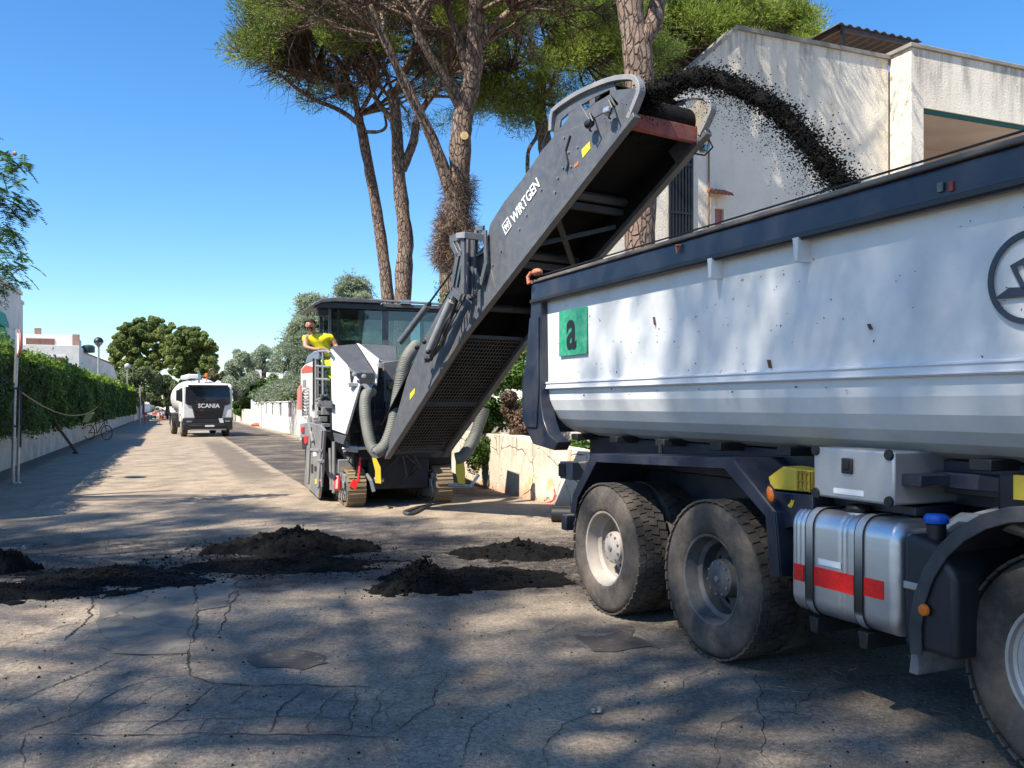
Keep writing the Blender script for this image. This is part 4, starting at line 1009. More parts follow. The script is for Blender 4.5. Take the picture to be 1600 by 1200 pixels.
# shell: section (b, z), with the flat side then facets curving under
sec = [(0.02, 2.60), (0.035, 1.86), (0.038, 1.80), (.05, 1.70), (.085, 1.61), (.14, 1.53), (.215, 1.465), (.31, 1.415), (.43, 1.38), (.60, 1.36)]
full = sec+[(2.5-b, z) for b, z in sec[::-1]]
inner = [(b-.05 if b > 1.25 else b+.05, z+.05 if z < 1.5 else z) for b, z in full][::-1]
mb = MB(); mb.prism(full+inner, 'x', A_R+.18, A_F)
mb.build('tipper_body', M_TIPW, tr, ang=4)
mb = MB()   # pressed ridges along the lower facets
MB().box(A_R+.06, A_F, .012, .04, 1.795, 1.862).box(A_R+.06, A_F, .004, .012, 1.845, 1.858).box(A_R+.06, A_F, .004, .012, 1.800, 1.811).build('side_strip', mat('strip_white', (.62, .64, .68), .35, var=.05, scale=3), tr, bevel=.003)
# top rail
def rail(b0, b1):
    return MB().prism([(b0, 2.575), (b0+.005, 2.745), (b0+.03, 2.765), (b1, 2.765), (b1, 2.60)], 'x', A_R, A_F)
rail(-.055, .10).build('top_rail', M_NAVY, tr, bevel=.008)
rail(2.40, 2.555).build('top_rail', M_NAVY, tr, bevel=.008)
MB().box(A_R, A_F, -.068, -.056, 2.585, 2.615).build('rail_lip', M_BLACK, tr, bevel=.003)
MB().prism([(.40, 1.20), (.40, 1.372), (.62, 1.355), (.62, 1.20)], 'x', A_R+.30, A_F).build('body_sill', M_NAVY, tr, bevel=.006)
MB().box(A_R+.02, A_F, -.050, .09, 2.767, 2.80).build('rail_cap', M_SCUFF, tr, bevel=.01)
MB().tube([(A_R+.1, -.02, 2.825), (0, -.02, 2.82), (A_F, -.02, 2.825)], .006, 6).build('sheet_cable', M_BLACK, tr)
# rear frame
rf = [ts(838, 437), ts(833, 520), ts(821, 600), ts(821, 655), ts(846, 688), ts(905, 700)]
rin = [ts(905, 686), ts(872, 655), ts(864, 600), ts(861, 605), ts(873, 460)]
aR = A_R
rear_poly = [(aR-.0, 2.74), (aR-.06, 2.25), (aR-.22, 1.86), (aR-.22, 1.52), (aR+.02, 1.30), (aR+.45, 1.26),
             (aR+.52, 1.335), (aR+.33, 1.40), (aR+.235, 1.52), (aR+.19, 1.66), (aR+.18, 1.80), (aR+.19, 2.58), (aR+.4, 2.6), (aR+.4, 2.74)]
MB().prism(rear_poly, 'y', -.045, .09).build('rear_frame', M_NAVY, tr, bevel=.008)
MB().prism(rear_poly, 'y', 2.41, 2.545).build('rear_frame', M_NAVY, tr, bevel=.008)
MB().prism([(aR-.02, 2.45), (aR+.16, 2.45), (aR+.16, 1.8), (aR+.12, 1.45), (aR-.1, 1.45), (aR-.16, 1.8)], 'y', -.062, -.047).build('frame_rib', M_NAVY, tr, bevel=.006)
MB().prism([(aR-.02, 2.55), (aR+.03, 2.55), (aR-.12, 1.9), (aR-.12, 1.4), (aR-.18, 1.4), (aR-.18, 1.9)], 'y', .11, 2.39).build('tailgate', M_NAVY, tr)
MB().box(*sorted((ts(828, 0)[0], ts(841, 0)[0])), -.052, -.046, ts(834, 645)[1], ts(834, 602)[1]).build('reflector_plate', M_WHITE, tr, bevel=.002)
hk = MB(); hx, hz = ts(847, 432)
hk.sphere((hx+.0, -.05, hz+.035), .05, 10, 8, (1.3, 1, .7)); hk.tube([(hx-.06, -.08, hz+.04), (hx-.09, -.1, hz), (hx-.07, -.1, hz-.06), (hx-.03, -.09, hz-.05)], .018, 8)
hk.build('lashing_hook', M_ORANGE, tr)
for px, py0, py1 in ((1122, 405, 436), (1257, 373, 411)):
    a0, z1 = ts(px, py0); z0 = ts(px, py1)[1]
    MB().prism([(a0-.016, z1-.0), (a0+.03, z1), (a0+.022, z0), (a0-.002, z0)], 'y', -.075, .03).build('stake_bracket', M_TIPW, tr, bevel=.004)
a0, z0 = ts(1072, 392)
MB().tube([(a0-.03, -.06, z0+.04), (a0, -.075, z0-.02), (a0+.03, -.06, z0+.03), (a0-.02, -.07, z0+.035)], .007, 6).build('hook_eye', M_ORANGE, tr)
M_BRACKET = mat('dull_bracket', (.16, .17, .17), .6, .4, var=.3, scale=20)
a0, z0 = ts(1485, 292); MB().box(a0-.018, a0+.012, -.068, -.056, z0-.03, z0+.015).build('marker_plate', M_BRACKET, tr, bevel=.003)
a0, z0 = ts(1500, 291); MB().box(a0-.010, a0+.012, -.062, -.052, z0-.028, z0+.015).build('red_marker', mat('faded_red_lens', (.30, .03, .03), .5, var=.3, scale=20), tr)
# green sign with the letter a
sx0, sz1 = ts(872, 485); sx1, sz0 = ts(915, 553)
MB().box(sx0, sx1, .008, .0185, ts(893, 555)[1], ts(893, 483)[1]).build('green_sign', M_GREENS, tr, bevel=.002)
ca, cz_ = ts(892, 516)
text('a', 'letter', M_BLACK, tr, mat4((1,0,0), (0,0,1), (0,-1,0), (ca-.005, .0065, cz_)), .50, .0015, .012, sx=.82)
# ring emblem
ea, ez = ts(1607, 432); er = .203
mb = MB(); mb.ring([(er, .010), (er, .0155), (er-.026, .0155), (er-.026, .010)], (ea, 0, ez), 'y', 64)
q_ = lambda px, py: (ts(px, py)[0], ts(px, py)[1])
for poly in ([q_(1549, 468), q_(1574, 449), q_(1640, 447), q_(1640, 458)],
             [q_(1575, 415), q_(1599, 401), q_(1625, 449), q_(1612, 450), q_(1594, 411), q_(1584, 417), q_(1602, 451), q_(1594, 452)]):
    mb.prism(poly, 'y', .0105, .015)
mb.build('ring_emblem', M_NAVY, tr)
# scratches and paint chips on the side
sc = MB()
for _ in range(120):
    a = random.uniform(A_R+.25, A_F-1); z = random.uniform(1.72, 2.52); l = random.choice((.004, .005, .007, .012))
    t = random.uniform(-1.4, 1.4); sc.prism([(a, z), (a+l*math.cos(t), z+l*math.sin(t)), (a+l*math.cos(t)-.002*math.sin(t)*2, z+l*math.sin(t)+.003)], 'y', .0215+(2.6-z)*.018-.006, .0215+(2.6-z)*.018+.004)
for px, py, l in ((1018, 495, .06), (1196, 562, .05), (1352, 506, .03)):
    a, z = ts(px, py); sc.prism([(a, z), (a+.006, z), (a+.022, z-l), (a+.014, z-l)], 'y', .01, .04)
sc.build('paint_chips', mat('brown_chips', (.10, .05, .03), .8, var=.4, scale=9), tr, kind='stuff')
# chassis
MB().box(A_R-.1, 5.6, .62, .74, .82, 1.12).box(A_R-.1, 5.6, 1.76, 1.88, .82, 1.12).box(A_R+.1, 5.2, .50, .66, 1.13, 1.34).box(A_R+.1, 5.2, 1.84, 2.0, 1.13, 1.34).build('chassis_rails', M_NAVY, tr, bevel=.01)
mb = MB()
for k in range(9): mb.box(A_R+.3+k*.68, A_R+.42+k*.68, .20, 2.30, 1.345, 1.40)
mb.box(-2.0, 2.1, .745, 1.755, .86, 1.3); mb.build('cross_members', M_DARK, tr, bevel=.006)
# bent mudguard over the two rear wheels
gpts = [ts(893, 800), ts(897, 772), ts(926, 709), ts(1145, 716), ts(1212, 800), ts(1221, 902)]
gpts = [(a, z) for a, z in gpts]
gi = []
cx_, cz2 = -.65, .5
for a, z in gpts:
    d = Vector((a-cx_, z-cz2)); d2 = d*(1-.030/d.length); gi.append((d2.x+cx_, d2.y+cz2))
MB().prism(gpts+gi[::-1], 'y', .0, .62).build('mudguard', M_NAVY, tr, bevel=.005)
lip = []
for (a, z), k in zip(gpts, range(6)):
    d = Vector((a-cx_, z-cz2)); w_ = .10 if k in (2, 3) else .085; d2 = d*(1-w_/d.length); lip.append((d2.x+cx_, d2.y+cz2))
MB().prism(gpts+lip[::-1], 'y', -.012, -.001).build('mudguard_lip', M_NAVY, tr, bevel=.003)
MB().tube([(ts(1023, 708)[0], .05, ts(1023, 708)[1]), (ts(1023, 700)[0], .05, ts(1023, 700)[1]+.03)], .016, 8).build('mount_stud', M_BLACK, tr)

def tyre_mesh(w, Rr=.518):
    p = [(.288, .045), (.292, .018), (.32, .006), (.40, 0), (.46, .006), (.492, .022), (Rr-.014, .05), (Rr-.006, .06)]
    prof = p+[(r, w-h) for r, h in p[::-1]]
    return MB().ring(prof, (0, 0, 0), 'y', 56)
def tread_mesh(w, Rr=.518, n=46):
    mb = MB()
    for k in range(n):
        for r_ in range(4):
            t = 2*math.pi*(k+(.5 if r_ % 2 else 0))/n; y = w*(.155+.23*r_)
            M = Matrix.Rotation(-t, 3, 'Y') @ Matrix.Rotation(.18*(1 if r_ < 2 else -1), 3, 'X')
            c = Vector((math.cos(t)*(Rr-.0045), y, math.sin(t)*(Rr-.0045)))
            mb.obox(c, (.013, w*.21, 2*math.pi*Rr/n*.84), M)
    return mb
def deep_rim(m_rim, w):
    mb = MB(); mb.ring([(.300, .030), (.296, .014), (.280, .018), (.272, .05), (.262, .11), (.236, .13), (.236, .24), (.250, .24), (.275, .13), (.290, .06)], (0, 0, 0), 'y', 48)
    return mb
def spoke_disc(y, r0, r1, n, frac, th=.012):
    mb = MB()
    mb.ring([(r1, y), (r1, y+th), (r1-.03, y+th), (r1-.03, y)], (0, 0, 0), 'y', 48); mb.ring([(r0+.045, y), (r0+.045, y+th), (.02, y+th), (.02, y)], (0, 0, 0), 'y', 48)
    for k in range(n):
        t0 = 2*math.pi*k/n; dt = 2*math.pi/n*frac; poly = [((r0+.04)*math.cos(t0), (r0+.04)*math.sin(t0))]
        poly = [((r0+.04)*math.cos(t0+dt*j/4), (r0+.04)*math.sin(t0+dt*j/4)) for j in range(5)]+[((r1-.025)*math.cos(t0+dt*j/4), (r1-.025)*math.sin(t0+dt*j/4)) for j in range(4, -1, -1)]
        mb.prism(poly, 'y', y+.001, y+th-.001)
    return mb
def place(o, a, b, z, rot=0):
    o.location = (a, b, z); o.rotation_euler = (0, rot, 0); return o
ZW = .516
def rear_wheel(a, mr, rot):
    wv = tyre_mesh(.30).build('wheel', M_RUBBER, tr, ang=60); place(wv, a, .0, ZW, rot)
    tread_mesh(.30).build('tread', M_RUBBER, wv)
    deep_rim(mr, .3).build('rim', mr, wv, ang=40)
    spoke_disc(.225, .13, .237, 8, .62).build('rim_disc', mr, wv)
    MB().lathe([(0, .075), (.10, .080), (.122, .092), (.128, .11), (.128, .17), (.135, .18), (.135, .235)], (0, 0, 0), 'y', 32).build('hub', mr, wv, bevel=0)
    nb_ = MB()
    for k in range(10):
        t = 2*math.pi*k/10; nb_.lathe([(0, .066), (.009, .066), (.011, .082)], (.105*math.cos(t), 0.008, .105*math.sin(t)), 'y', 6)
    nb_.lathe([(0, .062), (.02, .064), (.024, .08)], (0, 0, 0), 'y', 10)
    nb_.build('hub_bolts', mat('bolt_steel', (.25, .25, .26), .5, .6), wv)
    w2 = tyre_mesh(.30).build('inner_tyre', M_RUBBER, wv, ang=60); w2.location = (0, .335, 0)
    t2 = tread_mesh(.30).build('inner_tread', M_RUBBER, wv); t2.location = (0, .335, 0)
    # the wheel of the far side
    for y in (1.87, 2.20):
        o = bpy.data.objects.new('far_tyre', w2.data); COL.objects.link(o); o.parent = tr; place(o, a, y, ZW)
hub_px = ((957, 852), (1125, 897))
a_w = [ts(941, 850)[0], ts(1106, 897)[0]]
rear_wheel(a_w[0], M_RIMG, .3); rear_wheel(a_w[1], M_RIMD, 1.1)
MB().tube([(a_w[0], .3, ZW), (a_w[0], 2.2, ZW)], .07, 10).tube([(a_w[1], .3, ZW), (a_w[1], 2.2, ZW)], .07, 10).sphere((a_w[0], 1.25, ZW), .2).sphere((a_w[1], 1.25, ZW), .2).build('axles', M_DARK, tr)
mb = MB()
for k in range(6): mb.box(a_w[0]-.1+k*.03, a_w[1]+.1-k*.03, .66, .74, .70+k*.02, .718+k*.02)
mb.build('leaf_springs', M_DARK, tr)
# front steered wheel, guard and flap
bF = .14; a_f = ts(1668, 1046, bF)[0]
fw = tyre_mesh(.32).build('wheel', M_RUBBER, tr, ang=60); place(fw, a_f, bF, ZW, .2)
tread_mesh(.32).build('tread', M_RUBBER, fw)
MB().ring([(.300, .030), (.300, .010), (.285, .012), (.276, .05), (.262, .10), (.250, .10), (.262, .04)], (0, 0, 0), 'y', 48).build('rim', M_GALV, fw)
spoke_disc(.045, .15, .268, 10, .66, .014).build('rim_disc', mat('silver_rim_paint', (.36, .39, .43), .4, .5, var=.1, dirt=((.2, .18, .16), .5, 6.0)), fw)
nb_ = MB()
for k in range(10):
    t = 2*math.pi*(k+.3)/10; nb_.lathe([(0, .012), (.014, .014), (.017, .046)], (.168*math.cos(t), 0, .168*math.sin(t)), 'y', 6)
nb_.build('wheel_nuts', M_DARK, fw)
MB().lathe([(0, -.02), (.09, -.015), (.125, .01), (.13, .05)], (0, 0, 0), 'y', 28).build('hub', M_DARK, fw)
o = bpy.data.objects.new('far_tyre', fw.data); COL.objects.link(o); o.parent = tr; place(o, a_f, 2.04, ZW)
for a2 in (a_f+1.95,):
    o = fw.copy(); COL.objects.link(o); o.parent = tr; o.location = (a2, bF, ZW)
    for ch in list(fw.children): c_ = ch.copy(); COL.objects.link(c_); c_.parent = o
    o = bpy.data.objects.new('far_tyre', fw.data); COL.objects.link(o); o.parent = tr; place(o, a2, 2.04, ZW)
arc = []
for k in range(15):
    t = R(188-k*(188-20)/14); arc.append((a_f+.69*math.cos(t), ZW+.03+.69*math.sin(t)))
arc2 = [(a_f+(a-a_f)*.965, ZW+.03+(z-ZW-.03)*.965) for a, z in arc]
MB().prism(arc+arc2[::-1], 'y', .0, .50).build('wheel_arch', mat('grey_black_plastic', (.020, .024, .032), .5, var=.2, scale=4, dirt=((.16, .14, .13), .5, 3.0)), tr, bevel=.004, ang=50)
arc3 = [(a_f+(a-a_f)*.90, ZW+.03+(z-ZW-.03)*.90) for a, z in arc]
MB().prism(arc+arc3[::-1], 'y', -.014, -.001).build('arch_lip', MATS['grey_black_plastic'], tr, bevel=.004, ang=50)
m0 = arc[0]
fl = ts(1436, 1058)
MB().prism([(m0[0]-.005, m0[1]+.06), (m0[0]+.02, m0[1]+.06), (m0[0]+.03, fl[1]+.02), (m0[0]+.02, fl[1]), (m0[0]-.03, fl[1])], 'y', .01, .50).build('mud_flap', mat('dusty_flap', (.13, .13, .135), .8, var=.3, scale=6, dirt=((.34, .32, .31), .9, 4.0)), tr, bevel=.006)
am = ts(1445, 952); MB().lathe([(0, -.028), (.026, -.024), (.030, -.012)], (am[0]+.008, 0, am[1]), 'y', 18).build('side_marker_lamp', M_AMBER, tr)
am = ts(1207, 772)
mk = MB().sphere((0, 0, 0), .03, 14, 8, (1.0, .35, 1.6)); o = mk.build('side_marker_lamp', M_AMBER, tr); o.location = (am[0], -.016, am[1]); o.rotation_euler = (0, -.35, 0)
o = MB().sphere((0, 0, 0), .038, 14, 8, (1.0, .2, 1.6)).build('lamp_surround', M_BLACK, tr); o.location = (am[0], -.009, am[1]); o.rotation_euler = (0, -.35, 0)
# fuel tank
t0 = ts(1232, 880)[0]; t1 = ts(1402, 900)[0]; z1 = 1.075; z0 = .485
def rrect(b0, b1, z0, z1, r, n=6):
    out = []
    for cx, cz, s_ in ((b0+r, z0+r, 180), (b1-r, z0+r, 270), (b1-r, z1-r, 0), (b0+r, z1-r, 90)):
        for k in range(n+1):
            t = R(s_+90*k/n); out.append((cx+r*math.cos(t), cz+r*math.sin(t)))
    return out
tk_ = MB(); prof = rrect(.0, .60, z0, z1, .10)
def inset(pf, d): 
    cy = sum(p[0] for p in pf)/len(pf); cz = sum(p[1] for p in pf)/len(pf)
    return [(cy+(y-cy)*(1-d/.30), cz+(z-cz)*(1-d/.30)) for y, z in pf]
xs_ = []
n_ = 80
for j in range(n_+1):
    x = t0+(t1-t0)*j/n_; u = min(x-t0, t1-x); d = .05*(1-min(1, u/.05))**2
    rib = 0
    for c_ in (.07, .115, .16, .52, .56): rib = max(rib, math.exp(-((x-t0)/(t1-t0)-c_)**2/.00012))
    xs_.append((x, d+.005*rib))
vs = []; m_ = len(prof)
for x, d in xs_: vs += [(x, y, z) for y, z in inset(prof, d)]
fs = [(j*m_+k, j*m_+(k+1) % m_, (j+1)*m_+(k+1) % m_, (j+1)*m_+k) for j in range(n_) for k in range(m_)]+[tuple(range(m_))[::-1], tuple(n_*m_+k for k in range(m_))]
tk_.add(vs, fs).build('fuel_tank', M_ALU, tr, ang=50)
def strap(px):
    a = ts(px, 850)[0]; po = rrect(-.008, .608, z0-.008, z1+.008, .108); pi_ = rrect(.001, .599, z0+.001, z1-.001, .099)
    mb = MB(); mb.prism(po+[po[0]]+[pi_[0]]+pi_[::-1], 'x', a-.026, a+.026); mb.build('tank_strap', mat('strap_steel', (.40, .41, .42), .45, .6, var=.15), tr)
    mb = MB()
    for da in (-.030, .027): mb.prism(rrect(-.0095, .6095, z0-.0095, z1+.0095, .11)+[(-.0095, z0+.1005)]+[(.001, z0+.1)]+rrect(.001, .599, z0+.001, z1-.001, .099)[::-1], 'x', a+da, a+da+.004)
    mb.build('strap_rubber', M_BLACK, tr)
    MB().prism([(a-.035, z0-.012), (a+.035, z0-.012), (a+.03, z0-.10), (a-.02, z0-.10)], 'y', .02, .62).build('tank_bracket', M_DARK, tr, bevel=.006)
strap(1266); strap(1343)
a0 = ts(1312, 800)[0]
cp = MB().lathe([(.048, 0), (.05, .012), (.062, .014), (.066, .03), (.055, .045), (.03, .052), (0, .052)], (0, 0, 0), 'z', 20); o = cp.build('filler_cap', M_BLACK, tr, bevel=.002); o.location = (a0, .13, z1-.005)
MB().lathe([(.056, -.01), (.056, .008), (.04, .01)], (a0, .13, z1-.005), 'z', 20).build('filler_neck', M_ALU, tr)
for x0, x1, ya, yb in ((1241, 1256, 881, 907), (1265, 1334, 891, 921), (1350, 1381, 905, 934)):
    a0, _ = ts(x0, 0); a1, _ = ts(x1, 0)
    xm = (x0+x1)/2; zt_, zb_ = ts(xm, ya)[1], ts(xm, yb)[1]
    MB().box(a0, a1, -.0035, .002, zb_, zt_).build('red_reflector_tape', M_REDTAPE, tr)
a0, zt_ = ts(1279, 872); a1, zb_ = ts(1314, 892)
MB().box(a0, a1, -.003, .002, zb_+.01, zt_).build('white_label', M_WHITE, tr)
# adblue tank
t2 = t1+.03; t3 = ts(1492, 900)[0]
MB().prism([(t2, .47), (t3, .47), (t3, .86), (t3-.10, .985), (t2+.02, 1.03), (t2, 1.0)], 'y', .005, .58).build('additive_tank', mat('matt_black_tank', (.013, .015, .02), .5, var=.2), tr, bevel=.03, seg=3)
a0, za_ = ts(1463, 832, .12)
MB().lathe([(.045, -.03), (.045, .04), (.05, .045)], (a0, .12, za_+.0), 'z', 18).build('filler_neck', M_DARK, tr)
MB().lathe([(.055, .045), (.058, .05), (.058, .075), (.045, .09), (0, .092)], (a0, .12, za_+.0), 'z', 10).build('blue_filler_cap', M_BLUE, tr, bevel=.003)
a1 = ts(1425, 822)[0]; MB().prism([(a1-.05, 1.012), (a1+.06, .998), (a1+.06, 1.003), (a1-.05, 1.018)], 'y', .03, .12).build('white_label', M_WHITE, tr)
a1 = ts(1400, 0)[0]; zc_ = ts(1410, 912)[1]
MB().box(t2+.01, t2+.15, -.004, .004, zc_-.018, zc_+.018).build('clamp_band', M_GALV, tr, bevel=.003)
MB().tube([(t1+.0, .3, 1.0), (t2+.1, .3, 1.09), (t3, .3, 1.1), (t3+.2, .35, 1.05)], .035, 10).tube([(t2+.05, .38, 1.05), (t2+.25, .38, 1.12), (t3+.1, .42, 1.12)], .05, 10).build('air_pipes', M_ALUBOX, tr)
# aluminium locker
l0 = ts(1271, 740, .05)[0]; l1 = ts(1397, 740, .05)[0]; lz1 = ts(1300, 700, .05)[1]; lz0 = ts(1300, 778, .05)[1]
MB().box(l0, l1, .05, .60, lz0, lz1).build('locker', M_ALUBOX, tr, bevel=.012)
for a in (l0+.02, l1-.03):
    for z in (lz0+.018, lz1-.018): MB().lathe([(0, -.012), (.026, -.012), (.03, .0)], (a, .05, z), 'y', 14).build('locker_corner', M_BLACK, tr)
a0, zc_ = ts(1325, 728, .05)
MB().box(a0-.038, a0+.038, .036, .05, zc_-.042, zc_+.042).build('lock_plate', M_BLACK, tr, bevel=.008)
MB().box(a0-.02, a0+.02, .030, .036, zc_-.02, zc_+.02).build('lock_handle', M_DARK, tr, bevel=.006)
a0, zt_ = ts(1303, 762, .05); a1, zb_ = ts(1350, 776, .05); MB().box(a0, a1, .0465, .051, zb_, zt_).build('white_label', M_WHITE, tr)
MB().box(l1+.03, l1+.75, .30, .44, lz0+.09, lz0+.17).box(l1+.001, l1+.12, .10, .5, lz0+.10, lz0+.16).box(l0, l1, .2, .55, lz0-.06, lz0-.012).build('support_beam', M_NAVY, tr, bevel=.006)
# yellow chock in its holder
c0, _ = ts(1200, 750, .08); c1_, _ = ts(1268, 750, .08); cz0 = ts(1235, 768, .08)[1]; cz1 = ts(1235, 730, .08)[1]
MB().prism([(c0, cz0+.07), (c0+.03, cz0-.0), (c1_, cz0+.01), (c1_, cz1-.01), (c0+.13, cz1)], 'y', .08, .24).build('wheel_chock', M_YEL, tr, bevel=.006)
mb = MB()
for i_ in range(4):
    mb.box(c1_-.11+i_*.033, c1_-.100+i_*.033, .070, .079, cz0+.01, cz1-.015)
for i_ in range(3): mb.box(c1_-.11, c1_-.001, .071, .0785, cz0+.015+i_*.05, cz0+.025+i_*.05)
mb.build('chock_ribs', mat('dark_yellow_plastic', (.30, .19, .02), .6), tr)
b0_, bz1 = ts(1200, 770, .06); b1_, bz0 = ts(1275, 850, .06)
MB().prism([(c0+.02, cz0-.012), (c1_+.03, cz0-.002), (c1_+.03, cz0-.16), (c0+.09, cz0-.24), (c0+.05, cz0-.1)], 'y', .06, .30).build('chock_holder', M_NAVY, tr, bevel=.006)
ba, bz = ts(1237, 787, .06)
MB().prism([(ba-.022, bz-.02), (ba+.0, bz-.024), (ba+.018, bz-.004), (ba+.026, bz+.026), (ba+.01, bz+.014), (ba+.002, bz+.024), (ba-.008, bz+.004), (ba-.03, bz-.012)], 'y', .055, .0605).build('bird_sticker', M_YEL, tr)
# tail lamp cluster and bumper bar sticking out behind
tl0 = ts(888, 740, .3)[0]; zt_ = ts(900, 722, .3)[1]; zb_ = ts(900, 749, .3)[1]
MB().box(tl0-.02, tl0+.22, .22, .62, zb_, zt_).build('tail_lamp_box', mat('grey_box', (.16, .16, .17), .5, .3), tr, bevel=.008)
MB().box(tl0-.026, tl0+.10, .21, .219, zb_+.02, zt_-.02).build('tail_lamp', M_BLACK, tr)
MB().box(tl0-.05, tl0+.05, .25, 2.25, .50, .64).box(tl0+.0, tl0+.1, .62, .74, .6, .9).box(tl0, tl0+.1, 1.76, 1.88, .6, .9).build('rear_bumper', M_NAVY, tr, bevel=.01)
# yellow plate and hydraulic tank further forward, cab beyond the frame
a0, zt_ = ts(1588, 742, .2); zb_ = ts(1590, 780, .2)[1]
MB().box(a0, a0+.16, .18, .2, zb_, zt_).build('yellow_plate', M_YEL, tr)
MB().box(a0-.1, a0+.9, .201, .60, 1.12, 1.34).build('hydraulic_tank', M_DARK, tr, bevel=.02)
ca0, ca1 = 3.75, 5.95
MB().prism([(ca0, 1.0), (ca0, 2.95), (ca0+1.2, 3.05), (ca1-.15, 2.9), (ca1, 2.0), (ca1+.06, .5), (ca0+.9, .5), (ca0+.9, 1.0)], 'y', .02, 2.48).build('cab', mat('cab_white', (.7, .7, .7), .3, var=.04), tr, bevel=.06, seg=3)
MB().prism([(ca1+.035, 2.05), (ca1-.09, 2.8), (ca1-.10, 2.79), (ca1+.0, 2.02)], 'y', .15, 2.35).box(ca0+.9, ca1-.2, .012, .019, 1.95, 2.6).box(ca0+.9, ca1-.2, 2.481, 2.488, 1.95, 2.6).build('cab_glass', M_GLASSD, tr)

# ------------------------------------------------------------------ material flying and heaped
def lump_mat():
    s = NB('milled_asphalt'); n1 = s.noise(14, 5, .7); n2 = s.noise(60, 4, .7)
    c = s.mix(s.rng(n1, .35, .7), (.002, .002, .0022), (.0065, .0062, .006)); c = s.mix(s.rng(n2, .68, .82, 0, .25), c, (.03, .028, .026)); s.b.inputs['Specular IOR Level'].default_value = .15
    return s.fin(c, .75, s.math('ADD', n1, n2), .8, .02)
M_LUMP = lump_mat()
sp_px = [(985, 195, 9.35, .13), (1003, 165, 9.25, .17), (1036, 136, 9.05, .165), (1078, 122, 8.85, .13), (1120, 124, 8.7, .125), (1160, 138, 8.5, .13), (1200, 162, 8.3, .14),
         (1232, 188, 8.15, .145), (1262, 222, 7.95, .14), (1290, 256, 7.75, .135), (1318, 290, 7.6, .13), (1345, 325, 7.45, .12), (1370, 370, 7.3, .12)]
SPX = np.array([list(P(x, y, z)) for x, y, z, r in sp_px]); SPR = np.array([r for *_, r in sp_px])*.86
def along(t):
    u = t*(len(SPX)-1); i = np.minimum(u.astype(int), len(SPX)-2); f = (u-i)[:, None]
    return SPX[i]*(1-f)+SPX[i+1]*f, SPR[i]*(1-f[:, 0])+SPR[i+1]*f[:, 0]
n_ = 34000; t = RS.uniform(0, 1, n_); c, r = along(t)
lum = np.array([noise.noise(Vector((a*26, b*1.5, 1))) for a, b in zip(t, c[:, 2])])
rad = np.abs(RS.normal(size=n_))*.70; d = unit(RS.normal(size=(n_, 3)))*np.minimum(rad, 1.9)[:, None]*(r*(1+.95*lum))[:, None]
Vc, Fc_ = chunks(c+d, RS.uniform(.004, .021, n_)*(1.15-.35*rad.clip(0, 1.5)))
n2 = 6500; t = RS.uniform(.12, 1, n2); c2_, r2 = along(t); side = np.abs(RS.normal(size=n2)); dd = RS.normal(size=(n2, 3))*.10
dd[:, 2] -= side*.13; dd[:, 0] -= side*.06
V2, F2_ = chunks(c2_+dd, RS.uniform(.003, .009, n2))
core = MB(); ts_ = np.linspace(0, .93, 60); cc, rr = along(ts_)
rg = tube_rings([Vector(x) for x in cc], list(rr*np.linspace(.75, .40, 60)), 16); vs = []
for i_, ring in enumerate(rg):
    for v in ring:
        q_ = Vector(cc[i_]); vs.append(q_+(v-q_)*(1+.9*noise.noise(v*9)+.5*noise.noise(v*22)))
vs = np.array([list(v) for v in vs]); i_ = np.arange(59*16); a_, k_ = i_//16, i_ % 16
Fq = np.stack([a_*16+k_, a_*16+(k_+1) % 16, (a_+1)*16+(k_+1) % 16, (a_+1)*16+k_], -1)
Ft = np.concatenate([Fq[:, [0, 1, 2]], Fq[:, [0, 2, 3]]])
Vall = np.concatenate([Vc, V2, vs]); Fall = np.concatenate([Fc_, F2_+len(Vc), Ft+len(Vc)+len(V2)])
fastmesh('asphalt_stream', Vall, Fall, M_LUMP, label='black milled asphalt arcing through the air from the conveyor into the tipper', category=None) if False else tag(fastmesh('asphalt_stream', Vall, Fall, M_LUMP), 'black milled asphalt arcing through the air from the conveyor into the tipper', 'asphalt', kind='stuff')
